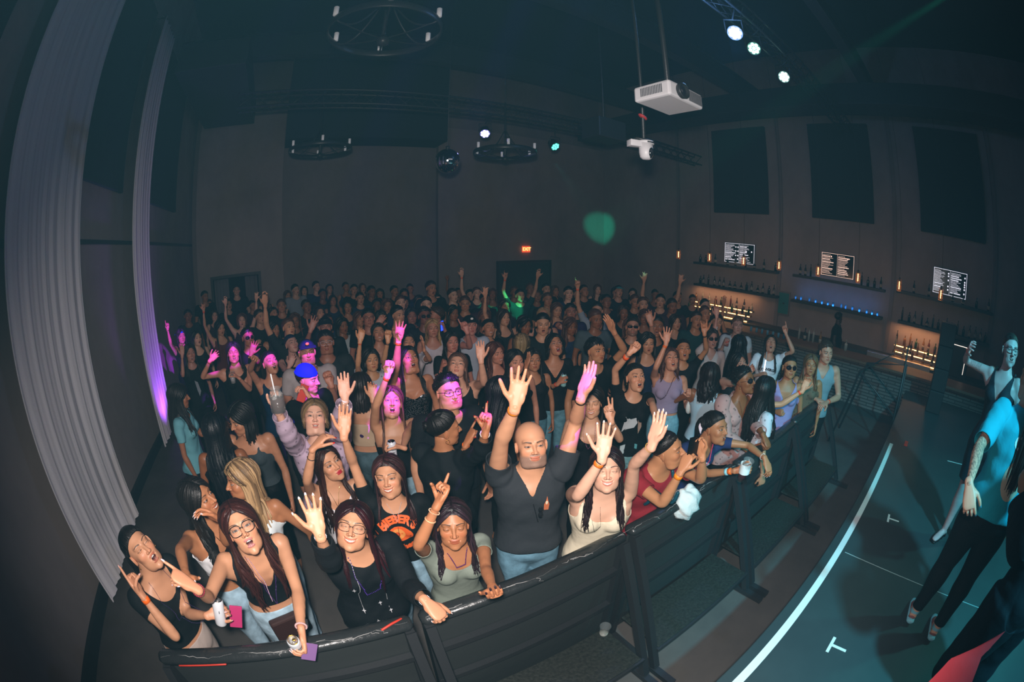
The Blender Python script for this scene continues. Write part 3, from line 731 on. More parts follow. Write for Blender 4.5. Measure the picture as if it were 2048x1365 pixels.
    if st in ('bun', 'pony', 'buzz') and P.res < 2:
        for k in range((110, 50)[P.res]):        # strands combed back over the skull
            t = rng.uniform(-2.2, 2.2); a = abs(t); end = float(np.interp(a, [0, .5, .95, 1.35, 1.75, 2.3], [1.04, 1.09, 1.30, 1.5, 1.8, 2.1])); W = []
            for u in np.linspace(1, 0, 7):
                p_ = end * u * (1 if u > .01 else 0); q0 = np.array([math.sin(p_) * math.sin(t), math.sin(p_) * math.cos(t), math.cos(p_)]); q1 = nrm((0, -.9, .25)); d = nrm(q0 * (u ** .5) + q1 * (1 - u ** .5)); W.append(to(CE + d * (RE + thick * (.3 + .7 * sst(1, .8, u)) + (.001 if st != 'buzz' else -.001))))
            A.tube(W, np.stack([np.array([.3, .8, 1, 1, 1, .9, .5]) * (.0075, .012)[P.res], np.array([.3, .8, 1, 1, 1, .9, .5]) * .0022], 1), side=np.cross(W[2] - W[0], W[0] - hc), n=5, col=(c0 * (1 - (kk := rng.uniform(0, .7))) + c1 * kk) * rng.uniform(.8, 1.2))
    if st in ('bun', 'pony'):
        pc = np.array(h.get('at', (0, -.115, .045)))
        if st == 'bun':
            for k in range(14): a = k * .9; A.tube([to(pc + .020 * np.array([math.cos(a + u) * (1), .4 * math.sin(3 * u), math.sin(a + u)])) for u in np.linspace(0, 2.5, 6)], np.full(6, .012), n=6, col=c0 * rng.uniform(.85, 1.2))
        else:
            for k in range((46, 26, 10)[P.res]):
                W = [to(pc + rng.normal(0, .006, 3) + np.array([0, .02, 0])), to(pc + rng.normal(0, .008, 3) + np.array([0, -.012, .004]))]; d = nrm(W[1] - W[0]); ph = rng.uniform(0, 6)
                for j in range(8):
                    d = nrm(d * .5 + down * .7); p = W[-1] + d * L / 8 * rng.uniform(.85, 1.1) + (P.X * math.cos(ph + j) + P.bd * math.sin(ph + j)) * max(wav, .004)
                    r_ = bvh().find_nearest(Vector(p), .3)
                    if r_[0] is not None:
                        nn = np.array(r_[1]); s_ = (p - np.array(r_[0])) @ nn
                        if s_ < .012: p = np.array(r_[0]) + nn * .014
                    W.append(p)
                rr = np.interp(np.arange(10), [0, 2, 6, 9], [.6, 1, 1, .25]) * lr; A.tube(W, rr, n=5, col=c0 * (1 - (kk := rng.uniform(0, .6))) + c1 * kk)
    return child(P, 'hair', A, hair_mat())

# ---------------------------------------------------------------- things worn
def glasses(P, c='1A1210', dark=False, w=.026, hgt=.021, r=.0016, sq=2.6, z=0.0, name='glasses', lensc=None):
    to = lambda q: P.hc + (np.asarray(q) * P.hs) @ P.M.T; A = Acc(); L = Acc()
    for s in (-1, 1):
        pts = []
        for a in np.linspace(0, 2 * math.pi, 25):
            ca, sa = math.cos(a), math.sin(a); pts.append((s * .033 + w * np.sign(ca) * abs(ca) ** (2 / sq), .0975 - .35 * abs(s * .033 + w * ca) ** 2 / .05 , z - .002 + hgt * np.sign(sa) * abs(sa) ** (2 / sq)))
        A.tube([to(p) for p in pts], np.full(25, r), n=6, side=P.M[:, 1]); L.add([to(p) for p in pts[:-1]], [tuple(range(24))])
        A.tube([to((s * .058, .083, z + .006)), to((s * .078, .05, z + .006)), to((s * .083, .0, z + .0))], np.full(3, r), n=6)
    A.tube([to((-.009, .0985, z + .004)), to((0, .101, z + .006)), to((.009, .0985, z + .004))], np.full(3, r), n=6)
    o = child(P, name, A, mat('frame_' + c, hx(c), .3))
    if dark:
        l = child(P, 'lens', L, mat('lens_dark', (.01, .008, .012), .08), smooth=False)
        l.parent = o
    elif P.res == 0:
        l = child(P, 'lens', L, mat('lens_clear', (.5, .5, .55), .02, alpha=.04, spec=.9), smooth=False); l.parent = o
    return o
def hat(P, kind='cap', c='1550C8', brim='fwd', logo=None):
    to = lambda q: P.hc + (np.asarray(q) * P.hs) @ P.M.T; A = Acc(); n1 = 28; V = []; F = []; m = 9
    CE = np.array([0, -.014, .034]); RE = np.array([.086, .106, .088]) if kind == 'cap' else np.array([.083, .103, .092])
    for i in range(m):
        p = (i / (m - 1)) * (1.45 if kind == 'beanie' else 1.28)
        for j in range(n1): t = 2 * math.pi * j / n1; k = .003 * math.sin(t * 14) * (kind == 'beanie'); V.append(CE + (RE + k) * np.array([math.sin(p)*math.sin(t), math.sin(p)*math.cos(t), math.cos(p)]))
    for i in range(m - 1):
        for j in range(n1): q = (j+1) % n1; F.append((i*n1+j, (i+1)*n1+j, (i+1)*n1+q, i*n1+q))
    A.add(to(V), F)
    if kind == 'beanie':
        A.tube([to(CE + np.array([.081 * math.sin(t), .101 * math.cos(t), .010])) for t in np.linspace(0, 2*math.pi, 29)], np.tile([.005, .016], (29, 1)), side=P.M[:, 0], n=8, cap=False)
    elif kind == 'cap':
        s = 1 if brim == 'fwd' else -1; V = []; 
        for k, z in enumerate((.056, .050)):
            for r in (0, 1):
                for t in np.linspace(-1.1, 1.1, 11): V.append((.088 * math.sin(t) * (1 - .0 * r), s * (.085 + (r * (.075 * math.cos(t * .9)))), z - .012 * r - .012 * abs(t) ** 2 * r * .6 + (.005 if r else .006)))
        n = 11; F = []
        for i in range(10): F += [(i, i+1, n+i+1, n+i), (2*n+i, 3*n+i, 3*n+i+1, 2*n+i+1), (n+i, n+i+1, 3*n+i+1, 3*n+i)]
        A.add(to(V), F)
        if logo: 
            B = Acc(); B.ell(to((0, s * .098, .082)), (.022, .006, .016), P.M, 10, 6); 
    o = child(P, 'cap' if kind == 'cap' else 'beanie', A, cloth(c))
    if logo: l = child(P, 'badge', B, mat('badge_' + logo, hx(logo), .5)); l.parent = o
    return o
def chain(P, pts, r=.0022, c='3A1E6E', beads=True, name='necklace', metal=0, off=.006):
    """string of beads laid on the chest; pts: (side in m, height fraction) in the chest frame"""
    src = getattr(P, 'bvh_g', None)
    if src is None:
        src = P.bvh_g = BVHTree.FromPolygons(P.V.tolist(), P.Q.tolist())
    pts = np.array(pts, float); t = np.linspace(0, len(pts) - 1, 46); Q = np.stack([np.interp(t, range(len(pts)), pts[:, k]) for k in (0, 1)], 1)
    W = []
    for sx, hh in Q:
        hz = hh * P.H; cc = np.array([np.interp(hz, np.array([.44, .48, .50, .53, .57, .61, .66, .70, .745, .785, .81, .83, .86, .90]) * P.H, P.C[:, k]) for k in range(3)])
        o = cc + P.X * sx + P.bd * .35; r_ = src.ray_cast(Vector(o), Vector(-P.bd), .6)
        W.append(np.array(r_[0]) + np.array(r_[1]) * (off + .010) if r_[0] is not None else cc + P.X * sx)
    A = Acc()
    if beads:
        W = np.array(W); 
        for i in range(len(W) - 1):
            n = max(1, int(np.linalg.norm(W[i+1] - W[i]) / (r * 2.6)))
            for j in range(n): A.ell(W[i] + (W[i+1] - W[i]) * j / n, (r,) * 3, n=6, m=4)
    else: A.tube(W, np.full(len(W), r), n=5)
    return child(P, name, A, mat('beads_' + c, hx(c), .25, metal), smooth=True)
def hoops(P, r=.014, c='D8A24A'):
    to = lambda q: P.hc + (np.asarray(q) * P.hs) @ P.M.T
    for s in (-1, 1):
        A = Acc(); A.tube([to((s * .083, -.004 + r * math.sin(a), -.046 - r + r * math.cos(a))) for a in np.linspace(0, 6.28, 13)], np.full(13, .0014), n=5, cap=False); child(P, 'earring', A, mat('gold', hx(c), .25, 1))
# ================================================================== ENVIRONMENT
UP = np.array([0, 0, 1.])
def ray(px, py):
    x = px - 1024; y = py - 682.5; r = math.hypot(x, y) + 1e-9; th = 2 * math.asin(min(r / (2 * FPX), .9999)); s = math.sin(th)
    X = s * x / r; dd = s * y / r; dz = math.cos(th); Y = dz * math.cos(PITCH) - dd * math.sin(PITCH); Z = -(dd * math.cos(PITCH) + dz * math.sin(PITCH))
    return np.array([X * math.cos(YAW) + Y * math.sin(YAW), -X * math.sin(YAW) + Y * math.cos(YAW), Z])
def at_z(px, py, z): r = ray(px, py); return CAM + r * ((z - 3.0) / r[2])
def at_x(px, py, x): r = ray(px, py); return CAM + r * (x / r[0])
def at_y(px, py, y): r = ray(px, py); return CAM + r * (y / r[1])
def at_r(px, py, R): return CAM + ray(px, py) * R
STAGE = np.array([.6, -1, .3])
def tag(o, label=None, cat=None, group=None, kind=None):
    if label: o['label'] = label
    if cat: o['category'] = cat
    if group: o['group'] = group
    if kind: o['kind'] = kind
    return o
def empty(name, loc, label=None, cat=None, group=None, kind=None, rz=0):
    o = bpy.data.objects.new(name, None); scene.collection.objects.link(o); o.location = loc; o.rotation_euler = (0, 0, rz); o.empty_display_size = .1
    return tag(o, label, cat, group, kind)
def boxo(name, lo, hi, m, kind=None, parent=None, bevel=0, **k):
    o = Acc().box(lo, hi).obj(name, m, parent, smooth=False, bevel=bevel); return tag(o, kind=kind, **k)

def plank_mat(key, c1, c2, sc=(1, 1, 1), rough=.8):
    if key in MATS: return MATS[key]
    m = mat(key, c1, rough); nt = m.node_tree; b = nt.nodes['Principled BSDF']; tc = nt.nodes.new('ShaderNodeTexCoord'); mp = nt.nodes.new('ShaderNodeMapping'); mp.inputs['Scale'].default_value = sc
    nz = nt.nodes.new('ShaderNodeTexNoise'); nz.inputs['Scale'].default_value = 1.1; nz.inputs['Detail'].default_value = 6; nz.inputs['Roughness'].default_value = .65
    r = nt.nodes.new('ShaderNodeMapRange'); r.inputs['From Min'].default_value = .3; r.inputs['From Max'].default_value = .7
    mx = nt.nodes.new('ShaderNodeMix'); mx.data_type = 'RGBA'; mx.inputs['A'].default_value = (*c1, 1); mx.inputs['B'].default_value = (*c2, 1)
    L = nt.links.new; L(tc.outputs['Object'], mp.inputs['Vector']); L(mp.outputs['Vector'], nz.inputs['Vector']); L(nz.outputs['Fac'], r.inputs['Value']); L(r.outputs['Result'], mx.inputs['Factor']); L(mx.outputs['Result'], b.inputs['Base Color'])
    bp = nt.nodes.new('ShaderNodeBump'); bp.inputs['Strength'].default_value = .15; L(nz.outputs['Fac'], bp.inputs['Height']); L(bp.outputs['Normal'], b.inputs['Normal'])
    return m
def brick_mat(key, c1, c2, mortar, scale=1.0):
    m = mat(key, c1, .85); nt = m.node_tree; b = nt.nodes['Principled BSDF']; tc = nt.nodes.new('ShaderNodeTexCoord'); mp = nt.nodes.new('ShaderNodeMapping'); mp.inputs['Rotation'].default_value = (math.pi / 2, 0, math.pi / 2)
    cb = nt.nodes.new('ShaderNodeSeparateXYZ'); cc = nt.nodes.new('ShaderNodeCombineXYZ'); t = nt.nodes.new('ShaderNodeTexBrick'); L = nt.links.new
    L(tc.outputs['Object'], cb.inputs[0]); L(cb.outputs['Y'], cc.inputs['X']); L(cb.outputs['Z'], cc.inputs['Y']); L(cc.outputs[0], t.inputs['Vector'])
    t.inputs['Scale'].default_value = scale; t.inputs['Color1'].default_value = (*c1, 1); t.inputs['Color2'].default_value = (*c2, 1); t.inputs['Mortar'].default_value = (*mortar, 1)
    t.inputs['Mortar Size'].default_value = .012; t.inputs['Brick Width'].default_value = .42; t.inputs['Row Height'].default_value = .07
    L(t.outputs['Color'], b.inputs['Base Color']); bp = nt.nodes.new('ShaderNodeBump'); bp.inputs['Strength'].default_value = .5; bp.inputs['Distance'].default_value = .01; L(t.outputs['Fac'], bp.inputs['Height']); bp.invert = True; L(bp.outputs['Normal'], b.inputs['Normal'])
    return m
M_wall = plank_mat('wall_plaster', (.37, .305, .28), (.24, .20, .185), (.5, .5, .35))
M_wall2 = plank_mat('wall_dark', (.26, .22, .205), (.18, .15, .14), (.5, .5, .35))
M_black = mat('black_paint', (.028, .030, .032), .5, bump=.08, bscale=30)
M_blackm = mat('black_metal', (.022, .023, .025), .38, bump=.05, bscale=60)
M_panel = mat('acoustic_cloth', (.022, .026, .028), .95, bump=.2, bscale=80)
M_ceil = mat('ceiling_paint', (.022, .030, .036), .9, bump=.1, bscale=3)
M_floor = plank_mat('concrete_floor', (.115, .105, .095), (.072, .066, .062), (1.2, 1.2, 1.2), .7)
M_stage = plank_mat('stage_vinyl', (.040, .058, .060), (.030, .044, .047), (1.5, 1.5, 1.5), .45)
M_steel = mat('brushed_steel', (.55, .52, .50), .32, 1, bump=.05, bscale=90)
M_white = mat('white_plastic', (.72, .70, .72), .4)
M_wood = plank_mat('counter_wood', (.22, .11, .06), (.12, .06, .035), (2, .6, 2), .45)
ST = 'structure'
# ---- shell
boxo('floor', (-3.2, -5, -.1), (12.6, 13.3, 0), M_floor, ST)
boxo('wall_left', (-3.2, -5, 0), (-2.92, 13.3, 9.4), M_wall, ST)
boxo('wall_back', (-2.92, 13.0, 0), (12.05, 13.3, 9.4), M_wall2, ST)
boxo('wall_right', (12.05, -5, 0), (12.4, 13.3, 9.4), M_wall, ST)
boxo('ceiling', (-3.2, -5, 9.4), (12.6, 13.3, 9.6), M_ceil, ST)
boxo('baseboard_left', (-2.92, -2, 0), (-2.86, 12.8, .16), M_black, ST)
boxo('trim_1', (-2.92, -2, 3.48), (-2.88, 12.8, 3.54), M_black, ST)
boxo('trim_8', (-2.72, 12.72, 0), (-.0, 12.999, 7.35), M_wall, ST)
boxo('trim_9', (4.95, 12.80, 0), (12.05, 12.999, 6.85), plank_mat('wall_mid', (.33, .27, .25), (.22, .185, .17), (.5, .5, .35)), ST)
boxo('trim_7', (.02, 11.9, 6.15), (4.9, 12.995, 9.39), M_ceil, ST)
# vertical panel seams of the bar wall
for i, y in enumerate((8.95, 5.0, 1.3, -2.0)): boxo('trim_%d' % (i + 2), (11.99, y - .06, 0), (12.05, y + .06, 7.5), M_wall2, ST)
# doors
t = empty('door_1', (8.2, 12.79, 0), kind=ST)
for s in (-1, 1):
    d = Acc().box((-.02 if s > 0 else -1.06, -.05, .02), (1.06 if s > 0 else .02 - .04, .0, 2.22)).obj('door_leaf', mat('door_teal', (.03, .055, .055), .6), t, smooth=False, bevel=.004)
    Acc().bar((s * .12, -.09, 1.02), (s * .95, -.09, 1.02), .05, .04).obj('push_bar', M_steel, t, smooth=False)
fr = Acc(); fr.box((-1.14, -.07, 0), (-1.07, 0, 2.30)); fr.box((1.07, -.07, 0), (1.14, 0, 2.30)); fr.box((-1.07, -.07, 2.23), (1.07, 0, 2.30)); fr.obj('door_frame', M_black, t, smooth=False)
# curtained doorway in the back wall pier
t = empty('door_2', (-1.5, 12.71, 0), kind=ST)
Acc().box((-.72, -.02, 0), (.72, 0, 2.45)).obj('opening_shade_sheet', mat('opening_shade', (.006, .007, .008), .9), t, smooth=False)  # near-black sheet stands in for the shade behind the doorway
fr = Acc(); fr.box((-.80, -.07, 0), (-.72, 0, 2.52)); fr.box((.72, -.07, 0), (.80, 0, 2.52)); fr.box((-.72, -.07, 2.44), (.72, 0, 2.52)); fr.obj('door_frame', M_black, t, smooth=False)
def folds(A, x0, x1, y, z0, z1, amp, n, ph=0, taper=0, th=.012, axis=0, nz=10):
    V = []; N = n * 8
    for k, off in enumerate((0, th)):
        for i in range(nz + 1):
            z = z0 + (z1 - z0) * i / nz; w = 1 - taper * math.sin(math.pi * i / nz) 
            for j in range(N + 1):
                u = j / N; x = (x0 + x1) / 2 + (u - .5) * (x1 - x0) * w; a = amp * (.75 + .25 * math.sin(j * .37 + ph)) * (1 + .15 * math.sin(i * .8 + j * .11))
                yy = y + a * (.6 * math.sin(u * n * 2 * math.pi + ph + .12 * math.sin(i * .9)) + .4 * math.sin(u * n * 5.3 + ph * 3) + .35 * math.sin(u * n * 14.1)) + off; V.append((x, yy, z) if axis == 0 else (yy, x, z))
    R = N + 1; H_ = (nz + 1) * R; F = []
    for i in range(nz):
        for j in range(N):
            a = i * R + j; F.append((a, a + 1, a + R + 1, a + R)); F.append((H_ + a, H_ + a + R, H_ + a + R + 1, H_ + a + 1))
    for i in range(nz):
        for a in (i * R, i * R + N): F.append((a, a + R, H_ + a + R, H_ + a))
    for j in range(N):
        for a in (j, nz * R + j): F.append((a, a + 1, H_ + a + 1, H_ + a))
    A.add(V, F); return A
for s in (-1, 1): folds(Acc(), s * .68 if s > 0 else -.68, s * .30 if s > 0 else -.22, -.08, .03, 2.42, .03, 4).obj('curtain', mat('grey_curtain', (.16, .15, .16), .9), t)
# acoustic panels
def panel(c, lo, hi, label): t = boxo('acoustic_panel', lo, hi, M_panel, bevel=.01); return tag(t, label, 'wall panel', 'black acoustic panels on the walls')
for i, (y0, y1, lb) in enumerate(((5.42, 7.42, 'tall black acoustic panel on the bar wall, farthest from the stage'), (1.95, 3.92, 'tall black acoustic panel on the bar wall, above the warm lit menu'), (-1.65, .47, 'tall black acoustic panel on the bar wall, nearest the stage'))):
    panel(0, (11.93, y0, 4.2), (12.04, y1, 6.95), lb)
for y0, y1, lb in ((4.45, 6.72, 'tall black acoustic panel on the left wall between the two drapes'), (-.9, 2.45, 'tall black acoustic panel on the left wall at the stage side of the wide drape'), (8.4, 10.6, 'tall black acoustic panel on the left wall beyond the narrow drape')):
    panel(0, (-2.915, y0, 4.28), (-2.84, y1, 7.6), lb)
# drapes
M_drape = mat('sheer_drape', (.80, .77, .80), .85, bump=.15, bscale=60)
for y0, y1, z1, amp, n, lb in ((3.02, 4.72, 8.6, .030, 8, 'wide pale grey drape hanging on the left wall beside the front row'), (6.78, 7.75, 7.5, .028, 6, 'narrow pale grey drape with its foot glowing violet')):
    t = empty('drape', (-2.67, (y0 + y1) / 2, .02), lb, 'drape', 'floor length pale drapes on the left wall'); w = (y1 - y0) / 2
    folds(Acc(), -w, w, 0, .10, z1, amp, n, y0, nz=14, axis=1).obj('fabric', M_drape, t)
    A = Acc(); A.tube([(0, -w - .05, z1), (0, w + .05, z1)], [.018, .018], n=8)
    for s_ in (-1, 1): A.tube([(0, s_ * w * .9, z1), (-.25, s_ * w * .9, z1)], [.012, .012], n=6)
    A.obj('curtain_rod', M_blackm, t)
# ceiling beams
def ibeam(A, a, b, w=.22, h=.5):
    a = np.array(a, float); b = np.array(b, float)
    for dz in (-h/2, h/2): A.bar(a + UP * dz, b + UP * dz, w, .03)
    A.bar(a, b, .03, h - .03)
for y, z, lb in ((5.6, 7.9, 'black steel roof beam crossing the hall above the disco ball'), (9.4, 7.9, 'black steel roof beam crossing the hall near the back wall'), (1.6, 7.9, 'black steel roof beam crossing the hall nearest the stage')):
    A = Acc(); ibeam(A, (-2.9, y, z), (12.0, y, z), .26, .62); tag(A.obj('roof_beam', M_black, smooth=False), lb, 'beam', 'black roof beams')
o = boxo('air_duct', (10.5, -4, 7.0), (11.4, 12.6, 7.58), M_black, bevel=.02); tag(o, 'long black box duct under the ceiling above the bar', 'duct')
o = boxo('air_duct', (-2.6, 8.2, 6.9), (-1.0, 12.6, 7.55), M_black, bevel=.02); tag(o, 'black box duct under the ceiling in the back left corner', 'duct')
def truss(a, b, lb, s=.29):
    A = Acc(); a = np.array(a, float); b = np.array(b, float); t_ = nrm(b - a); r_ = np.cross(t_, UP); L_ = np.linalg.norm(b - a); n = int(L_ / .35)
    C = [a + r_ * x + UP * z for x, z in ((-s/2, -s/2), (s/2, -s/2), (s/2, s/2), (-s/2, s/2))]
    for c in C: A.tube([c, c + t_ * L_], [.024, .024], n=8)
    for i in range(n):
        for k in range(4): A.tube([C[k] + t_ * L_ * i / n, C[(k + 1) % 4] + t_ * L_ * (i + 1) / n], [.010, .010], n=5)
    return tag(A.obj('lighting_truss', M_blackm), lb, 'truss')
truss((1.5, 2.6, 6.78), (11.9, 2.6, 6.78), 'black box truss over the pit carrying three glowing lamps')
truss((-1.0, 8.0, 5.93), (11.9, 8.0, 5.93), 'black box truss across the middle of the hall behind the disco ball')
# ---- par lamps
def par(p, col, st, lb, tgt, hang=.45):
    p = np.array(p, float); d = nrm(np.array(tgt, float) - p); Q = Vector(d).to_track_quat('Z', 'Y').to_matrix(); M = np.array(Q)
    t = empty('stage_lamp', p, lb, 'stage lamp', 'round stage lamps on the trusses'); f = lambda q: M @ np.array(q, float)
    A = Acc(); A.lathe([(.05, -.22), (.10, -.20), (.115, -.02), (.120, 0), (.112, .0), (.108, -.012), (.001, -.012)], n=24, M=M); A.obj('housing', M_blackm, t)
    B = Acc(); side = f((1, 0, 0)); 
    for s in (-1, 1): B.tube([side * s * .13 + f((0, 0, -.08)), side * s * .13 + np.array([0, 0, .24])], [.012, .012], n=6)
    B.tube([UP * .24, np.array([0, (2.455 if p[1] < 5 else 7.855) - p[1], (6.635 if p[1] < 5 else 5.785) - p[2]])], [.014, .014], n=6); B.tube([side * -.13 + UP * .24, side * .13 + UP * .24], [.012, .012], n=6); B.obj('yoke', M_blackm, t)
    for k in range(8):
        a = k * 2 * math.pi / 7; q = f((math.cos(a) * .068, math.sin(a) * .068, -.004)) if k < 7 else f((0, 0, -.004))
        E_ = Acc(); E_.ell(q, (.030, .030, .010), M, 10, 6); E_.obj('lens', mat('led_%s_%g' % (lb[:6], st), (.1, .1, .1), .3, emit=col, es=st), t)
    return t
crowd = np.array([3.5, 4, 1.5]); e3 = CAM
for (px, py), r, col, st, lb in (((1470, 66), 6.5, (.55, .62, 1.0), 26, 'blue white stage lamp, highest of the three on the pit truss'), ((1508, 97), 7.2, (.30, 1.0, .72), 9, 'pale green stage lamp, middle of the three on the pit truss'), ((1568, 154), 8.2, (.50, 1.0, .85), 12, 'pale mint stage lamp, lowest of the three on the pit truss')):
    p = at_r(px, py, r); par(p, col, st, lb, CAM + (.6, 0, -.4))
p = at_r(970, 268, 9.5); par(p, (.30, .28, 1.0), 16, 'violet blue stage lamp on the far truss', (2.5, 4.5, 1.6)); p = at_r(1111, 294, 10); par(p, (.1, 1.0, .7), 3, 'dim green stage lamp on the far truss', (6, 3.5, 1))
q = at_r(1470, 66, 6.5); lamp('lamp_glow', 'POINT', tuple(q + nrm(CAM - q) * .25), 60, (.18, .42, 1.0), shadow_soft_size=.08)
# ---- chandeliers
def chandelier(c, R_, lb, n=6, ph=.2, down=1.0):
    c = np.array(c, float); t = empty('chandelier', c, lb, 'chandelier', 'ring chandeliers'); A = Acc(); B = Acc()
    an = np.linspace(0, 2 * math.pi, 41); A.tube([(R_ * math.cos(a), R_ * math.sin(a), 0) for a in an], np.tile([.012, .045], (41, 1)), side=(1, 0, 0), n=8, cap=False); A.obj('ring', M_blackm, t)
    B.tube([(0, 0, -.15), (0, 0, 1.1)], [.022, .018], n=8); B.lathe([(.001, -.20), (.06, -.17), (.075, -.12), (.03, -.06), (.001, -.05)], n=14)
    for k in range(n):
        a = ph + k * 2 * math.pi / n; e_ = np.array([math.cos(a), math.sin(a), 0]); P = [e_ * R_ * u + UP * (.50 * (1 - u) ** 1.6 - .12 * math.sin(u * math.pi) ) for u in np.linspace(0.03, 1, 10)]; B.tube(P, np.full(10, .011), n=6)
        P = [e_ * R_ * u + UP * (-.10 + .10 * u ** 2) for u in np.linspace(0.03, 1, 6)]; B.tube(P, np.full(6, .008), n=5)
    B.obj('arms', M_blackm, t)
    for k in range(n):
        a = ph + k * 2 * math.pi / n; e_ = np.array([math.cos(a), math.sin(a), 0]) * R_; D = Acc(); D.lathe([(.018, .04), (.026, .045), (.026, .15), (.001, .155)], c=e_, n=12); D.obj('candle_bulb', mat('milk_glass', (.75, .73, .70), .3, emit=(.8, .8, .85), es=.12), t)
    Acc().tube([(0, 0, 1.1), (0, 0, 9.39 - c[2])], [.008, .008], n=6).obj('chain', M_blackm, t)
chandelier(at_r(768, 62, 4.6), .58, 'iron ring chandelier with white candle bulbs nearest the camera', ph=.35)
chandelier(at_r(1010, 306, 8.6), .62, 'dark iron ring chandelier beside the violet blue lamp', ph=.1)
chandelier(at_r(640, 300, 9.5), .70, 'dark iron ring chandelier in front of the ceiling soffit', ph=.5)
# ---- disco ball
p = at_r(895, 322, 7.0); t = empty('disco_ball', p, 'mirrored disco ball hanging above the middle of the crowd', 'disco ball')
A = Acc(); A.ell((0, 0, 0), (.205, .205, .205), n=56, m=30); o = A.obj('mirror_ball', mat('mirror', (.85, .87, .9), .07, 1), t, smooth=False)
Acc().tube([(0, 0, .2), (0, 0, 9.39 - p[2])], [.006, .006], n=6).obj('cable', M_blackm, t); Acc().lathe([(.03, .195), (.035, .25), (.01, .26)], n=12).obj('motor_cap', M_blackm, t)
# ---- projector
p = at_r(1338, 197, 3.2); t = empty('projector', p, 'white video projector hanging from a black pole over the pit', 'projector')
Acc().box((-.20, -.165, -.06), (.20, .165, .06)).obj('casing', M_white, t, smooth=False, bevel=.018)
A = Acc(); 
for k in range(14): A.box((-.2035, -.10 + k * .0145, -.030), (-.199, -.10 + k * .0145 + .008, .036))
A.obj('side_vent', mat('vent_grey', (.12, .12, .13), .6), t, smooth=False)
A = Acc()
for k in range(12): A.box((.0 + .02 + k * .0135, -.1685, -.040), (.0 + .02 + k * .0135 + .008, -.164, .044))
A.obj('front_vent', mat('vent_grey', (.12, .12, .13), .6), t, smooth=False)
A = Acc(); A.lathe([(.058, 0), (.060, .03), (.048, .035), (.044, .02)], c=(-.07, -.165, .004), n=24, M=rotm((1, 0, 0), math.pi / 2)); A.obj('lens_ring', M_blackm, t)
A = Acc(); A.ell((-.07, -.175, .004), (.045, .016, .045), n=20, m=10); A.obj('lens', mat('lens_glass', (.02, .02, .03), .03, spec=1, coat=1), t)
A = Acc(); A.tube([(0, 0, .06), (0, 0, 9.39 - p[2])], [.022, .022], n=10)
for a, b in ((-.14, -.1), (.14, -.1), (-.14, .1), (.14, .1)): A.tube([(a, b, .06), (a * .2, b * .2, .13)], [.008, .010], n=6)
A.obj('mount', M_blackm, t)
# ---- PTZ camera
p = at_r(1292, 302, 3.55); t = empty('video_camera', p, 'white dome shaped video camera hanging below the projector', 'camera', rz=-.35)
A = Acc(); A.lathe([(.001, .085), (.066, .083), (.070, .075), (.070, .058), (.066, .055)], n=28); A.box((-.15, -.03, .025), (-.04, .05, .078)); A.obj('base', M_white, t, bevel=.004)
A = Acc(); A.lathe([(.060, .055), (.058, -.02), (.050, -.058), (.030, -.075), (.001, -.078)], n=28); A.obj('head', M_white, t)
A = Acc(); A.ell((.018, -.030, -.015), (.034, .038, .052), n=18, m=12); A.obj('lens_block', mat('gloss_black', (.012, .012, .014), .12), t)
A = Acc(); A.ell((.018, -.064, -.010), (.013, .007, .013), n=12, m=8); A.obj('lens', mat('lens_glass', (.02, .02, .03), .03, spec=1, coat=1), t)
A = Acc(); A.box((-.02, -.0705, .060), (.04, -.066, .072)); A.obj('badge_slot', M_blackm, t)
A = Acc(); A.tube([(0, .03, .085), (0, .03, 9.4 - p[2])], [.016, .016], n=8); A.box((-.10, -.03, .085), (.07, .08, .10)); A.obj('bracket', M_blackm, t)
A = Acc(); A.ell((0, .03, .31), (.045, .028, .016), rotm((0, 1, 0), .5)); A.obj('red_clamp', mat('red_clamp', (.45, .03, .03), .5), t)
# speaker hanging far right of middle, small glints
p = at_r(1208, 262, 8.3); t = empty('hanging_speaker', p, 'black loudspeaker hanging from the ceiling left of the white camera', 'speaker')
Acc().box((-.35, -.25, -.20), (.35, .25, .20)).obj('cabinet', M_black, t, smooth=False, bevel=.02); Acc().tube([(0, 0, .2), (0, 0, 9.39 - p[2])], [.02, .02], n=6).obj('pole', M_blackm, t)
# ---- stage
ZS = .7615
boxo('stage_deck', (-2.6, -4.8, 0), (9.4, .31, .76), M_stage, bevel=.008, label='dark vinyl covered stage deck along the pit', cat='stage')
A = Acc(); A.box((-2.4, .165, .7605), (6.15, .225, .7625)); tag(A.obj('edge_tape', mat('white_tape', (.75, .80, .78), .6, bump=.1, bscale=30), smooth=False), 'long white safety tape along the stage edge', 'tape')
def tmark(px, py, ang, lb):
    p = at_z(px, py, ZS); A = Acc(); M = rotm(UP, ang); A.box((-.078, -.013, 0), (.078, .013, .0015), M); A.box((-.012, -.14, 0), (.012, -.013, .0015), M); o = A.obj('tape_mark', mat('white_tape'), smooth=False); o.location = p; tag(o, lb, 'tape mark', 'white T shaped tape marks on the stage')
tmark(1662, 1290, .05, 'white T shaped tape mark on the stage, nearest the bottom of the photo'); tmark(1777, 1037, .1, 'white T shaped tape mark on the stage beside the sandalled foot')
p = at_z(1812, 889, ZS); o = Acc().box((-.08, -.03, 0), (.08, .03, .02)).obj('red_tape_scrap', mat('red_tape', (.6, .04, .02), .5), smooth=False); o.location = p; tag(o, 'small red tape scrap on the stage beyond the end of the white tape', 'tape')
for a, b in (((1690, 1105), (1890, 1190)),):
    p, q = at_z(*a, ZS), at_z(*b, ZS); A = Acc(); A.bar(p, p + nrm(q - p) * 2.1, .008, .0012); tag(A.obj('floor_seam', mat('seam_line', (.35, .42, .42), .6), smooth=False), 'thin pale seam line between the stage vinyl sheets', 'seam')
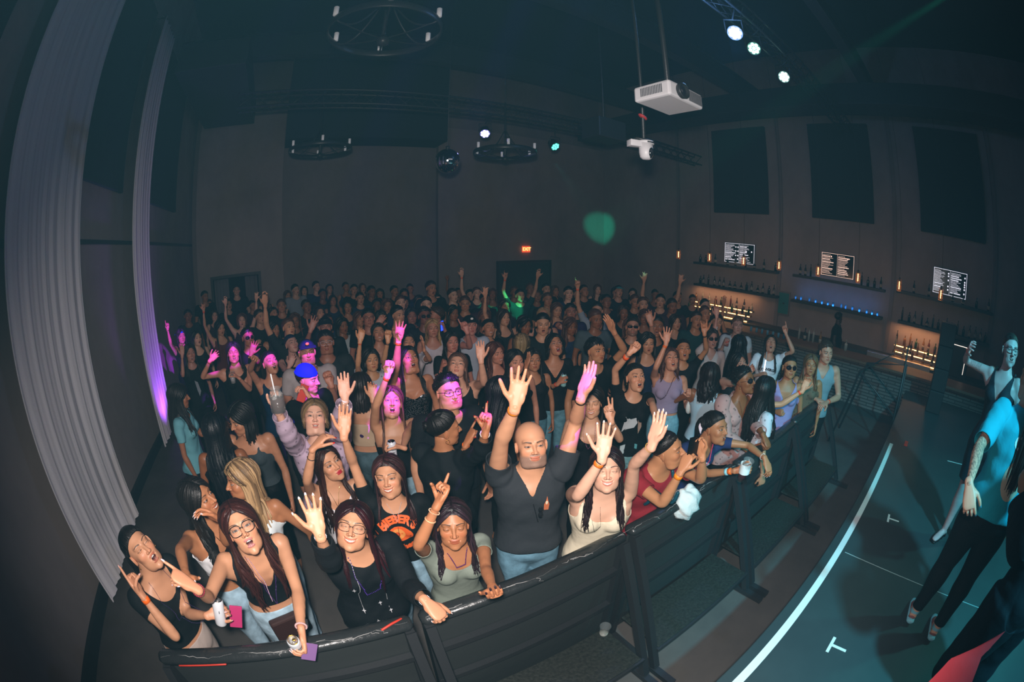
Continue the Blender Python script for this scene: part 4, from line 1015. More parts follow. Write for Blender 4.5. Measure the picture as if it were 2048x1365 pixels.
p, q = at_z(1895, 922, ZS), at_z(1930, 931, ZS); A = Acc(); A.bar(p, q, .02, .0012); tag(A.obj('tape_strip', mat('white_tape'), smooth=False), 'short white tape strip at the far edge of the stage', 'tape')
# ---- barricade
YB = 1.44; ZR = 1.235
def barricade(x0, x1, lb, y0=YB, rz=0, worn=False):
    L_ = x1 - x0; t = empty('crowd_barrier', (x0, y0, 0), lb, 'barrier', 'black crowd barrier sections', rz=rz); h = ZR - .035
    A = Acc(); A.box((.02, -.012, .06), (L_ - .02, .012, h - .03)); A.obj('front_panel', mat('black_plywood', (.030, .034, .034), .55, bump=.12, bscale=12), t, smooth=False)
    A = Acc(); A.tube([(0.04, 0, h), (L_ - .04, 0, h)], [(.055, .036), (.055, .036)], side=(0, 1, 0), n=14); A.obj('top_rail', mat('vinyl_rail', (.022, .024, .025), .28, bump=.25, bscale=25), t)
    for z in (.92, .55): A = Acc(); A.bar((.03, -.04, z), (L_ - .03, -.04, z), .045, .045); A.obj('cross_rail', M_blackm, t, smooth=False)
    for x in (.045, L_ - .045):
        A = Acc(); A.bar((x, -.045, h - .03), (x, -.56, .07), .055, .055, up=(1, 0, 0)); A.obj('brace', M_blackm, t, smooth=False)
        A = Acc(); A.bar((x, .02, .035), (x, -.78, .035), .06, .05); A.obj('foot_bar', M_blackm, t, smooth=False)
        A = Acc(); A.bar((x, -.035, .06), (x, -.035, h - .02), .05, .05, up=(0, 1, 0)); A.obj('upright', M_blackm, t, smooth=False)
    A = Acc(); A.box((.08, -.50, .255), (L_ - .08, -.07, .275)); A.obj('step_plate', mat('checker_plate', (.022, .024, .020), .5, bump=.3, bscale=40, var=.3), t, smooth=False, bevel=.004)
    A = Acc(); A.bar((.06, -.50, .24), (L_ - .06, -.50, .24), .04, .05); A.obj('step_edge', M_blackm, t, smooth=False)
    if worn:
        rs = np.random.default_rng(int(x0 * 10) + 40); x = .04
        A = Acc(); P = []
        for k in range(60):
            u = k / 59; P.append((x + (L_ - .08) * u, -.028 + .012 * math.sin(k * .37) + rs.normal(0, .003), h + .0335 + rs.normal(0, .0008)))
        A.tube(P, np.where(np.sin(np.arange(60) * .33 + x0) > .35, .0016, .0003), n=4)
        for k in range(8):
            i = int(rs.integers(2, 58)); p = P[i]; Q = [p]
            for j in range(4): Q.append((Q[-1][0] + rs.normal(.012, .018), Q[-1][1] - abs(rs.normal(0, .008)) * (k % 2), Q[-1][2] + .002 - (j + 1) * .0035 * (k % 3 == 0)))
            A.tube(Q, np.full(5, .0011), n=4)
        A.obj('frayed_tape', mat('frayed_tape', (.42, .41, .40), .7), t)['kind'] = 'stuff'
    return t
for i, (a, b, lb) in enumerate(((-1.24, .28, 'black crowd barrier section at the left end of the pit'), (.30, 1.72, 'black crowd barrier section in front of the shaved head'), (1.74, 3.11, 'black crowd barrier section under the red shirt and the white cloth'), (3.13, 4.52, 'black crowd barrier section right of the navy shirt, mostly in shadow'))):
    barricade(a, b, lb, worn=i < 3)
barricade(4.54, 5.92, 'black crowd barrier section at the bar end of the pit')
A = Acc(); A.tube([(x, -.052, 0) for x in np.linspace(0, .30, 5)], np.full(5, .006), n=5); o = A.obj('red_tape', mat('red_tape', (.6, .04, .02), .5)); o.location = (-1.10, YB, ZR - .05); tag(o, 'strip of red tape on the left end of the barrier rail', 'tape', 'red tape scraps on the barrier rail')
A = Acc(); A.tube([(0, -.03, -.002), (.06, -.01, .003), (.12, .01, -.002)], np.full(3, .007), n=5); o = A.obj('red_tape', mat('red_tape')); o.location = (.10, YB, ZR); tag(o, 'scrap of red tape where two barrier rails meet', 'tape', 'red tape scraps on the barrier rail')
# plastic cup on the step
M_clear = mat('clear_plastic', (.35, .38, .38), .06, alpha=.16, spec=.9)
def cup(p, lb, h=.12, r=.042, full=.3, drink=(.5, .5, .4), M=None, m=None, group=None):
    t = empty('plastic_cup', p, lb, 'cup', group); A = Acc(); A.lathe([(.001, 0), (r * .72, 0), (r, h), (r + .003, h + .002), (r - .002, h), (r * .70, .003), (.001, .003)], n=20, M=M); A.obj('cup_wall', m or M_clear, t)
    A = Acc(); A.lathe([(.001, .005), (r * .69, .005), (r * (.72 + .27 * full), h * full), (.001, h * full)], n=16, M=M); A.obj('drink', mat('drink_%g' % drink[0], drink, .2), t); return t
cup(at_z(1190, 1256, .277) + np.array([0, -.10, 0]), 'clear plastic cup standing on the barrier step in the pit', drink=(.45, .45, .40))
# stage stair handrails at the far end of the stage
for k, (x, lb) in enumerate(((7.3, 'black tube handrail at the far end of the stage, nearer one'), (8.1, 'black tube handrail at the far end of the stage, farther one'))):
    A = Acc(); A.tube([(x, 1.5, 0), (x, 1.2, 1.35), (x, .35, 1.95 if k == 0 else 1.5), (x, .33, 0)], np.full(4, .02), n=8)
    A.tube([(x, 1.2, 1.35), (x, .36, .8)], [.016, .016], n=8); tag(A.obj('handrail', M_blackm), lb, 'handrail', 'stage stair handrails')
# speaker tower
t = empty('speaker_stack', (8.5, -.44, .762), 'tall black loudspeaker column standing between the stage and the bar', 'speaker')
for k in range(4): Acc().box((-.19, -.17, .0 + k * .40), (.19, .17, .395 + k * .40)).obj('cabinet', mat('speaker_black', (.008, .009, .010), .6), t, smooth=False, bevel=.015)
# ---- bar
XW = 12.05
boxo('bar_counter', (9.80, -1.9, 0), (10.25, 8.3, 1.0), brick_mat('stacked_stone', (.20, .17, .155), (.135, .12, .11), (.06, .055, .05), 1.0), label='long bar counter faced with stacked pale stone', cat='bar counter')
o = boxo('counter_top', (9.55, -1.95, 1.0), (10.4, 8.35, 1.055), M_wood, bevel=.008); tag(o, 'dark wooden counter top running along the bar', 'counter top')
boxo('rear_counter', (11.35, -2.2, 0), (XW - .01, 8.4, .95), mat('dark_cabinet', (.05, .045, .042), .5), bevel=.01, label='dark back counter under the bottles behind the bar', cat='back counter')
t = empty('steel_cooler', (11.2, .75, 0), 'low brushed steel cooler behind the bar counter near the stage', 'cooler')
Acc().box((-.0, -.98, .05), (.14, .98, 1.02)).obj('body', M_steel, t, smooth=False, bevel=.01)
for y in (-.32, .32): Acc().bar((-.02, y, .55), (-.02, y, .80), .02, .02, up=(0, 1, 0)).obj('door_handle', M_steel, t, smooth=False)
# floating shelves
def shelf(y0, y1, z, lb): return tag(boxo('wall_shelf', (11.68, y0, z - .07), (XW - .06, y1, z), M_black, bevel=.006), lb, 'shelf', 'black floating shelves behind the bar')
SH = [(4.98, 8.05, 2.55, 'upper black shelf under the farthest menu board'), (4.92, 8.0, 1.85, 'lower black shelf above the farthest glowing bottles'), (1.50, 4.42, 2.55, 'upper black shelf under the warm lit menu board'), (1.50, 4.42, 1.85, 'lower black shelf with blue lit glasses'), (-2.0, 1.14, 2.62, 'upper black shelf under the nearest menu board'), (-2.0, 1.0, 1.88, 'lower black shelf above the nearest glowing bottles')]
for s in SH: shelf(*s)
# bottles
BP = {'tall': [(.001, 0), (.036, 0), (.038, .01), (.038, .17), (.030, .20), (.014, .235), (.013, .29), (.016, .292), (.016, .305), (.001, .306)], 'square': [(.001, 0), (.044, 0), (.045, .14), (.040, .165), (.015, .18), (.014, .225), (.018, .226), (.018, .25), (.001, .251)],
      'slim': [(.001, 0), (.030, 0), (.031, .20), (.024, .24), (.011, .27), (.011, .32), (.014, .322), (.014, .335), (.001, .336)], 'round': [(.001, 0), (.04, 0), (.052, .04), (.052, .09), (.03, .13), (.013, .15), (.013, .20), (.017, .202), (.017, .22), (.001, .221)]}
PROTO = {}
def bottle(kind, p, c, lb, group, lit=0, cat='bottle'):
    k = (kind, c)
    if k not in PROTO:
        A = Acc(); A.lathe(BP[kind], n=12); me = A.mesh('bottle'); me.materials.append(mat('bottle_' + c, hx(c), .12, spec=.8, coat=.5))
        z = BP[kind][3][1]; r = BP[kind][3][0] + .001; B = Acc(); B.tube([(0, 0, z * .25), (0, 0, z * .25), (0, 0, z * .75), (0, 0, z * .75)], [r - .01, r, r, r - .01], side=(1, 0, 0), n=12, cap=False); ml = B.mesh('label_band'); ml.materials.append(mat('paper_label', (.35, .30, .24), .7)); PROTO[k] = (me, ml)
    me, ml = PROTO[k]; o = link('bottle', me, None, None, p); tag(o, lb, cat, group)
    l = link('label_band', ml, None, o); return o
GP = [(.001, 0), (.030, 0), (.034, .11), (.032, .11), (.028, .006), (.001, .006)]
gm = Acc().lathe(GP, n=10).mesh('glass'); gm.materials.append(mat('blue_lit_glass', (.10, .30, .42), .08, spec=.9, emit=(.0, .25, .6), es=.0))  # blue light on the glasses is put into their base colour
rs = np.random.default_rng(5)
ORD = ['first', 'second', 'third', 'fourth', 'fifth', 'sixth', 'seventh', 'eighth', 'ninth', 'tenth', 'eleventh', 'twelfth', 'thirteenth', 'fourteenth', 'fifteenth', 'sixteenth', 'seventeenth', 'eighteenth', 'nineteenth', 'twentieth', 'twenty-first', 'twenty-second', 'twenty-third', 'twenty-fourth', 'twenty-fifth', 'twenty-sixth', 'twenty-seventh', 'twenty-eighth', 'twenty-ninth', 'thirtieth', 'thirty-first', 'thirty-second', 'thirty-third', 'thirty-fourth', 'thirty-fifth', 'thirty-sixth', 'thirty-seventh', 'thirty-eighth', 'thirty-ninth', 'fortieth']
KN = {'tall': 'round shouldered', 'square': 'squat', 'slim': 'slim', 'round': 'bulbous'}; CN = {'16251E': 'green', '2A1A10': 'brown', '16202A': 'dark blue', '8A6030': 'amber', '9A9A90': 'clear', '1C1C1C': 'black', '5A2412': 'red brown', '30502A': 'leaf green'}
for si, (y0, y1, z, lb) in enumerate(SH):
    n = (9, 15, 7, 14, 8, 15)[si]; where = ('upper far shelf', 'lower far shelf', 'upper middle shelf', 'lower middle shelf', 'upper near shelf', 'lower near shelf')[si]
    for k in range(n):
        y = y1 - .12 - (y1 - y0 - .24) * (k + rs.uniform(-.2, .2)) / (n - 1) if si != 2 else (y1 - .2 - k * .16 if k < 3 else y0 + .15 + (k - 3) * .2); y = min(max(y, y0 + .05), y1 - .05); x = 11.84 + rs.uniform(-.06, .05)
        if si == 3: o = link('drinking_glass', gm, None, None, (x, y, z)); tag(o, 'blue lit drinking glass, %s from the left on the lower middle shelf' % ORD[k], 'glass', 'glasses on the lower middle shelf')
        else:
            kd = ('tall', 'square', 'slim', 'round')[rs.integers(4)]; c = ('16251E', '2A1A10', '16202A', '1C1C1C')[rs.integers(4)]
            bottle(kd, (x, y, z), c, '%s %s bottle, %s from the left on the %s' % (CN[c], KN[kd], ORD[k], where), 'bottles on the ' + where)
lamp('shelf_light', 'AREA', (11.74, 2.96, 1.865), 5, (.05, .30, 1.0), target=(11.86, 2.96, 2.3), shape='RECTANGLE', size=2.7, size_y=.03)
# back-lit bottle steps: three stepped tiers with a glowing front edge
M_glow = mat('led_strip', (.5, .3, .1), .5, emit=(1.0, .50, .16), es=7)
def steps(y0, y1, lb, wh, nb):
    t = empty('bottle_step', (11.5, (y0 + y1) / 2, .952), lb, 'bottle step', 'stepped lit bottle displays')
    w = (y1 - y0) / 2
    for k in range(3):
        Acc().box((.0 + k * .15, -w, k * .13), (.15 + k * .15, w, .06 + k * .13)).obj('tier', mat('tier_acrylic', (.25, .16, .09), .3), t, smooth=False)
        Acc().box((-.006 + k * .15, -w + .01, .012 + k * .13), (-.001 + k * .15, w - .01, .032 + k * .13)).obj('light_strip', M_glow, t, smooth=False)
    i = 0
    for k in range(3):
        n = nb[k]
        for j in range(n):
            y = (y1 - .06) - (y1 - y0 - .12) * (j + rs.uniform(-.2, .2)) / (n - 1); y = min(max(y, y0 + .05), y1 - .05); kd = ('tall', 'square', 'slim', 'round')[rs.integers(4)]; c = ('8A6030', '9A9A90', '5A2412', '30502A', '2A1A10')[rs.integers(5)]
            bottle(kd, (11.575 + k * .15, y, .953 + .06 + k * .13), c, '%s %s bottle, %s from left, %s tier of the %s glowing step' % (CN[c], KN[kd], ORD[j], ('front', 'middle', 'rear')[k], wh), 'bottles on the %s glowing step' % wh)
steps(5.75, 8.1, 'three tier bottle step with glowing edges at the far end of the bar', 'far', (7, 8, 9)); steps(-.35, 1.02, 'three tier bottle step with glowing edges at the stage end of the bar', 'near', (5, 6, 7))
for y0, y1, z in ((5.7, 8.15, 1.76), (-.38, 1.05, 1.79)):
    lamp('alcove_lamp', 'AREA', (11.80, (y0 + y1) / 2, z), 9 if y1 > 4 else 7, (1.0, .48, .22), target=(11.95, (y0 + y1) / 2, 0), shape='RECTANGLE', size=y1 - y0, size_y=.1).rotation_euler = (0, 0, math.pi / 2)
# menu boards
def screen(y0, y1, z0, z1, col, lb, lay):
    t = empty('menu_screen', (11.97, (y0 + y1) / 2, (z0 + z1) / 2), lb, 'menu screen', 'lit menu screens above the bar'); w = (y1 - y0) / 2; h = (z1 - z0) / 2
    Acc().box((-.0, -w, -h), (.06, w, h)).obj('screen_case', mat('screen_black', (.01, .01, .012), .2), t, smooth=False, bevel=.006)
    m = mat('screen_ink_%g' % col[2], (.5, .5, .5), .5, emit=col, es=1.0); A = Acc(); f = lambda a, b, c, d: A.box((-.004, w - b * 2 * w, -h + c * 2 * h), (-.001, w - a * 2 * w, -h + d * 2 * h))
    e = .016
    f(.01, .99, .98 - e, .98); f(.01, .99, .02, .02 + e); f(.01, .01 + e * .6, .02, .98); f(.99 - e * .6, .99, .02, .98); f(.485, .49, .05, .95);     r = np.random.default_rng(int(y0 * 7) + 90)
    for c0 in (.035, .515):
        z = .90
        while z > .10:
            big = r.uniform() < .28; hh = .040 if big else .014; L_ = r.uniform(.16, .33); x = c0
            while x < c0 + L_: 
                wd_ = r.uniform(.012, .035); f(x, x + wd_, z - hh, z); x += wd_ + .007
            z -= hh + (.034 if not big else .036)
    for (cx, cz) in lay: A.ell((-.003, w - cx * 2 * w, -h + cz * 2 * h), (.002, .022, .022), n=12, m=6)
    A.obj('menu_print', m, t, smooth=False)
    lamp('screen_glow', 'AREA', (11.9, (y0 + y1) / 2, (z0 + z1) / 2), .5, col, target=(9, (y0 + y1) / 2, 1.5), shape='RECTANGLE', size=1.0, size_y=.6)
screen(5.88, 7.0, 2.64, 3.26, (.86, .84, .95), 'white lettered menu screen farthest along the bar', [(.38, .80), (.45, .80), (.38, .60), (.45, .60), (.38, .38), (.45, .38), (.38, .2), (.45, .2), (.72, .62), (.9, .62)])
screen(2.54, 3.60, 2.64, 3.28, (.95, .62, .50), 'pinkish lettered menu screen in the middle of the bar wall', [(.30, .84), (.80, .82)])
screen(-1.07, .03, 2.74, 3.38, (.84, .85, 1.0), 'white lettered menu screen nearest the stage', [(.44, .84), (.44, .74), (.44, .58), (.44, .35), (.44, .22), (.93, .80), (.93, .64), (.93, .55), (.93, .46), (.93, .36), (.93, .2)])
# pendants
for k, (px, py) in enumerate([(1357, 513), (1419, 515), (1487, 522), (1558, 530), (1636, 546), (1716, 553), (1799, 563), (1882, 583)]):
    p = at_x(px, py, 10.0); p[2] = 2.78; t = empty('pendant_lamp', p, 'amber glass pendant lamp, %s from the left above the bar counter' % ORD[k], 'pendant lamp', 'amber pendant lamps above the bar')
    A = Acc(); A.lathe([(.055, -.13), (.062, -.11), (.062, .10), (.03, .14), (.028, .14), (.058, .10), (.058, -.11), (.052, -.13)], n=18); A.obj('glass_shade', mat('smoked_glass', (.35, .20, .10), .08, alpha=.25, spec=.9), t)
    A = Acc(); A.tube([(0, 0, -.085 + .02 * j) for j in range(9)], [.006, .011, .007, .011, .007, .011, .007, .011, .006], n=8); A.obj('filament_bulb', mat('filament', (.6, .3, .1), .4, emit=(1.0, .42, .12), es=14), t)
    lamp('pendant_glow', 'POINT', tuple(p - UP * .2), 2.2, (1.0, .5, .2), shadow_soft_size=.05)
    A = Acc(); A.lathe([(.022, .09), (.026, .10), (.024, .16), (.001, .165)], n=12); A.tube([(0, 0, .16), (0, 0, 9.4 - 2.78)], [.004, .004], n=5); A.obj('cord_and_cap', M_blackm, t)
# framed sign, fridge, taps, bottles on the counter
p = at_x(1567, 607, 11.98); t = empty('framed_sign', p, 'small framed teal poster hanging between the bar shelves', 'poster'); Acc().box((-.0, -.21, -.34), (.03, .21, .34)).obj('frame', mat('frame_silver', (.30, .26, .25), .4, .6), t, smooth=False); Acc().box((-.004, -.17, -.30), (.0, .17, .30)).obj('poster', mat('teal_print', (.03, .20, .19), .6), t, smooth=False); Acc().box((-.006, -.03, -.02), (-.004, .03, .02)).obj('print_mark', M_black, t, smooth=False)
p = at_x(1920, 690, 11.4); t = empty('glass_fridge', (11.3, p[1], .96), 'small glass door fridge with lit edges beside the speaker column', 'fridge')
Acc().box((0, -.34, 0), (.55, .34, .82)).obj('cabinet', M_black, t, smooth=False, bevel=.01); A = Acc(); A.box((-.012, -.22, .73), (-.002, .22, .742)); A.box((-.012, -.235, .10), (-.002, -.222, .74)); A.obj('door_light', mat('cool_strip', (.5, .5, .5), .4, emit=(1, .85, .75), es=1.6), t, smooth=False)
GB = [((1600, 655), '9A9A90', 'slim'), ((1612, 655), '16202A', 'tall'), ((1620, 655), '9A9A90', 'slim'), ((1629, 656), '9A9A90', 'slim'), ((1643, 660), '8A6030', 'tall'), ((1697, 655), '9A9A90', 'square')]
for k, (pp, c, kd) in enumerate(GB):
    p = at_x(*pp, 10.25); bottle(kd, (10.25, p[1], 1.057), c, '%s %s bottle, %s from the left standing on the bar counter top' % (CN[c], KN[kd], ORD[k]), 'bottles on the counter top')
for k in range(7):
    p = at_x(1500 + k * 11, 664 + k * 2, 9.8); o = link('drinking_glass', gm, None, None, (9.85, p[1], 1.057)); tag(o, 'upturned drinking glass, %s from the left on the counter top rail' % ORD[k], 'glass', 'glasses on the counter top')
# exit sign
t = empty('exit_sign', (8.25, 12.72, 2.70), 'red lit EXIT sign above the double doors on the back wall', 'exit sign')
Acc().box((-.15, 0, -.11), (.15, .075, .11)).obj('sign_box', mat('exit_face', (.12, .01, .005), .5, emit=(1, .10, .03), es=.9), t, smooth=False)
def text_mesh(s, size, ext=.002, bold=0):
    c = bpy.data.curves.new('txt', 'FONT'); c.body = s; c.size = size; c.extrude = ext; c.align_x = 'CENTER'; c.align_y = 'CENTER'; c.offset = bold; c.resolution_u = 3
    o = bpy.data.objects.new('txt', c); scene.collection.objects.link(o); dg = bpy.context.evaluated_depsgraph_get(); dg.update(); me = bpy.data.meshes.new_from_object(o.evaluated_get(dg)); bpy.data.objects.remove(o); bpy.data.curves.remove(c); return me
me = text_mesh('EXIT', .17, .004, .003); me.transform(Matrix.Translation((0, -.004, 0)) @ Matrix.Rotation(math.pi / 2, 4, 'X')); link('exit_lettering', me, mat('exit_letters', (.5, .4, .1), .5, emit=(1, .55, .15), es=2.2), t)
# glow lamps for show light
def spot(name, src, tgt, e, col, size, blend=.25, soft=.03): lamp(name, 'SPOT', src, e, col, target=tgt, spot_size=math.radians(size), spot_blend=blend, shadow_soft_size=soft)
FAR = at_r(970, 268, 9.5)
# ================================================================== PEOPLE
def A_(e=None, w=None, h='open', tip=None, **k):
    d = dict(h=h, **k)
    if e: d['e'] = e
    if w: d['w'] = w
    if tip: d['tip'] = tip
    return d
FOLD = {'p': ((.25, .15, -1), (-.2, .9, .45)), 'h': 'soft', 'palm': 'in'}
PEOPLE = []
def TEE(c, **k): return {**dict(neck='crew', sl=.55, lo=.50, c=c, flare=.006), **k}
def TANK(c, **k): return {**dict(neck='scoop', sl=0, lo=.52, c=c, v=.77, n='tank_top', off=.008), **k}
JE = lambda c='7FA3B8': dict(c=c, m='denim', n='jeans')
BK = dict(c='1A1C1E')
def held(name, lb, cat, P, hi, build, fwd=.055, pal=.030, group=None):
    """a thing held in hand hi: frame = fingers, palm normal, thumb side"""
    Wp, E, fd, pz, sx, s = P.handw[hi]; o = Wp + fd * (.012 + fwd) * s / 1.0 + pz * pal
    t = empty(name, o, lb, cat, group); M = np.stack([sx, fd, pz], 1); build(t, M); return t
def can_parts(t, up, body, top='B8B8BC', word=None, wc='101010', h=.155, r=.033):
    up = nrm(up); M = np.array(Vector(up).to_track_quat('Z', 'Y').to_matrix())
    A = Acc(); A.lathe([(.001, -h/2), (r * .80, -h/2), (r, -h/2 + .012), (r, h/2 - .018), (r * .82, h/2 - .004)], n=24, M=M); A.obj('can_body', mat('can_' + body, hx(body), .35, .1, coat=.3), t)
    A = Acc(); A.lathe([(r * .82, h/2 - .006), (r * .82, h/2), (r * .76, h/2), (r * .74, h/2 - .004), (.001, h/2 - .004)], n=24, M=M); A.ell(M @ np.array((.006, 0, h/2 - .002)), (.010, .007, .0015), M, 8, 4); A.obj('can_lid', mat('lid_' + top, hx(top), .25, 1), t)
    if word:
        c = nrm(CAM - np.array(t.location)); c = orth(up, c); sd = np.cross(up, c); lines = word.split('|'); 
        for i, wd_ in enumerate(lines):
            me = text_mesh(wd_, .024, .0003, .0006); V = np.empty(len(me.vertices) * 3, np.float32); me.vertices.foreach_get('co', V); V = V.reshape(-1, 3).astype(float); a = V[:, 0] / r
            W = np.outer(np.sin(a), sd) * (r + .0008) + np.outer(np.cos(a), c) * (r + .0008) + np.outer(V[:, 1] + .03 - i * .024 - .012, up); me.vertices.foreach_set('co', W.astype(np.float32).ravel()); me.update(); l = link('can_lettering', me, mat('ink_' + wc, hx(wc), .5), t)
def phone(t, M, c='16181A', screen=None, w=.074, l=.150, back=True):
    A = Acc(); A.box((-w/2, -l/2, -.005), (w/2, l/2, .005), M); A.obj('phone_body', mat('phone_' + c, hx(c), .3), t, smooth=False, bevel=.003)
    if screen: A = Acc(); A.box((-w/2 + .004, -l/2 + .004, .0052), (w/2 - .004, l/2 - .004, .0058), M); A.obj('screen', mat('phone_screen', (.02, .03, .1), .1, emit=hx(screen), es=2.5), t, smooth=False)
    else: A = Acc(); A.lathe([(.001, -.0065), (.008, -.0065), (.008, -.005)], c=M @ np.array((-w/2 + .016, l/2 - .018, 0)), n=10, M=M); A.obj('camera_lens', mat('gloss_black', (.012, .012, .014), .12), t)
def tumbler(t, up, full=.5, drink='7A4A20', h=.145, r=.043, straw=False, ice=True, wall=None):
    up = nrm(up); M = np.array(Vector(up).to_track_quat('Z', 'Y').to_matrix())
    A = Acc(); A.lathe([(.001, -h/2), (r * .74, -h/2), (r, h/2), (r + .003, h/2 + .002), (r - .003, h/2), (r * .71, -h/2 + .004), (.001, -h/2 + .004)], n=20, M=M); A.obj('cup_wall', wall or M_clear, t)
    A = Acc(); A.lathe([(.001, -h/2 + .006), (r * .70, -h/2 + .006), (r * (.72 + .25 * full), -h/2 + h * full), (.001, -h/2 + h * full)], n=16, M=M); A.obj('drink', mat('drink_' + drink, hx(drink), .2), t)
    if ice:
        r_ = np.random.default_rng(3)
        for k in range(6): 
            A = Acc(); q = M @ np.array((r_.uniform(-.018, .018), r_.uniform(-.018, .018), -h/2 + h * full + .006 + .006 * (k % 3))); Q = rotm(r_.normal(size=3), r_.uniform(0, 3)); A.box((-.011,) * 3, (.011,) * 3, Q, q); A.obj('ice_cube', mat('ice', (.55, .52, .50), .15, alpha=.6), t, smooth=False)
    if straw: A = Acc(); A.tube([M @ np.array((.0, 0, -h/2 + .01)), M @ np.array((.022, 0, h/2 + .10))], [.0035, .0035], n=6); A.obj('straw', mat('straw', (.8, .8, .8), .5), t)
def print_text(P, s, size, pos, c, arc=0, rot=0, name='shirt_lettering', bold=.0015, ext=.0006):
    """lettering wrapped on the chest; pos = (side m to the reader's right, height fraction)"""
    V_, Q_, _ = P.top; b = BVHTree.FromPolygons(V_.tolist(), Q_.tolist()); me = text_mesh(s, size, ext, bold)
    import bmesh; bm = bmesh.new(); bm.from_mesh(me); bmesh.ops.triangulate(bm, faces=bm.faces)
    for _ in range(2):
        le = [e for e in bm.edges if e.calc_length() > .018]
        if le: bmesh.ops.subdivide_edges(bm, edges=le, cuts=1); bmesh.ops.triangulate(bm, faces=bm.faces)
    bm.to_mesh(me); bm.free(); n = len(me.vertices); V = np.empty(n * 3, np.float32); me.vertices.foreach_get('co', V); V = V.reshape(-1, 3).astype(float)
    x, y = V[:, 0], V[:, 1]
    if arc: R_ = 1 / arc; a = x / R_; x, y = (R_ + y) * np.sin(a), (R_ + y) * np.cos(a) - R_
    c_, s_ = math.cos(rot), math.sin(rot); x, y = x * c_ - y * s_ + pos[0], x * s_ + y * c_ + pos[1] * P.H
    hs = np.array([.44, .48, .50, .53, .57, .61, .66, .70, .745, .785, .81, .83, .86, .90]) * P.H; out = []
    for i in range(n):
        cc = np.array([np.interp(y[i], hs, P.C[:, k]) for k in range(3)]); o = cc - P.X * x[i] + P.bd * .4; r_ = b.ray_cast(Vector(o), Vector(-P.bd), .7)
        z = V[i, 2] + ext + .0018; out.append((np.array(r_[0]) + P.bd * z) if r_[0] is not None else cc - P.X * x[i])
    out = np.array(out) - P.root; me.vertices.foreach_set('co', out.astype(np.float32).ravel()); me.update(); me.materials.append(mat('print_' + c, hx(c), .6)); o = link(name, me, None, P.e); return o
def print_blob(P, pts, c, name='shirt_print', off=.0025):
    """flat printed shape on the chest, pts = outline (side m to the reader's right, height fraction)"""
    V_, Q_, _ = P.top; b = BVHTree.FromPolygons(V_.tolist(), Q_.tolist()); hs = np.array([.44, .48, .50, .53, .57, .61, .66, .70, .745, .785, .81, .83, .86, .90]) * P.H
    pts = np.array(pts, float); cen = pts.mean(0); rings = [cen[None, :]] + [cen + (pts - cen) * k for k in (.33, .66, 1)]; n = len(pts); W = []
    for q in np.vstack(rings):
        cc = np.array([np.interp(q[1] * P.H, hs, P.C[:, k]) for k in range(3)]); r_ = b.ray_cast(Vector(cc - P.X * q[0] + P.bd * .4), Vector(-P.bd), .7); W.append((np.array(r_[0]) + P.bd * off) if r_[0] is not None else cc - P.X * q[0])
    F = [(0, 1 + j, 1 + (j + 1) % n) for j in range(n)]
    for k in range(2):
        for j in range(n): q = (j + 1) % n; F.append((1 + k*n + j, 1 + (k+1)*n + j, 1 + (k+1)*n + q, 1 + k*n + q))
    A = Acc(); A.add(W, F); return child(P, name, A, mat('print_' + c, hx(c), .6))
def oval(cx, cy, rx, ry, n=16, ph=0): return [(cx + rx * math.cos(a + ph), cy + ry * math.sin(a + ph)) for a in np.linspace(0, 2 * math.pi, n, endpoint=False)]
S1, S2, S3, S4, S5 = 'D3A184', 'C08A6A', 'A9714F', '8A5638', 'E0B49A'     # skin tones
BLK, DBR, BRN, BLO = '15110F', '2A1A14', '4A2A20', '9A7A55'

# ---------------------------------------------------------------- front row, left to right
P = person('person in a black top with pink neckline, raised pointing finger, beside the wide drape', (281, 1101), H=1.60, face=20, body=25, tilt=(12, 14), skin=S2, b=1.08, lean=(4, -4), seed=11,
    head_kw=dict(mo=.9, closed=True, makeup=.3), hair=dict(s='pony', c=BLK, len=.25), top=dict(neck='scoop', v=.765, sl=.45, lo=.575, c='16191B', label='black cropped top with pink neckline'), bot=dict(c='B8A8A0', w=.56),
    arms=(A_((352, 1275), (285, 1192), 'point', (228, 1108), palm='right'), A_((395, 1275), (418, 1232), 'grip', (445, 1222), palm='cam')), bands=((0, .90, 'F2691E', .022),), extra={'nails': 'D8A8A0'})
chain(P, [(-.06, .84), (-.09, .78), (-.05, .70), (.03, .68), (.08, .78), (.06, .84)], .0022, '3A2A5A'); hoops(P, .006)
print_blob(P, [(-.075, .835), (-.050, .790), (0, .765), (.050, .790), (.075, .835), (.060, .835), (.036, .802), (0, .785), (-.036, .802), (-.060, .835)], 'D88AA8', 'pink_trim')
held('drink_can', 'white tall can held by the singing person at the left end of the barrier', 'can', P, 1, lambda t, M: can_parts(t, UP * .8 - P.X * .3 + P.bd * .1, 'D8DADF', '6A5A50', '1', h=.17), pal=.040)
q = P.handw[1][0]; t = empty('phone', q + np.array([.13, .06, -.09]), 'phone in a pink patterned case hanging beside the white can', 'phone'); phone(t, rotm(nrm((.3, 1, .3)), .5) @ rotm((1, 0, 0), 1.2), 'B8386A')

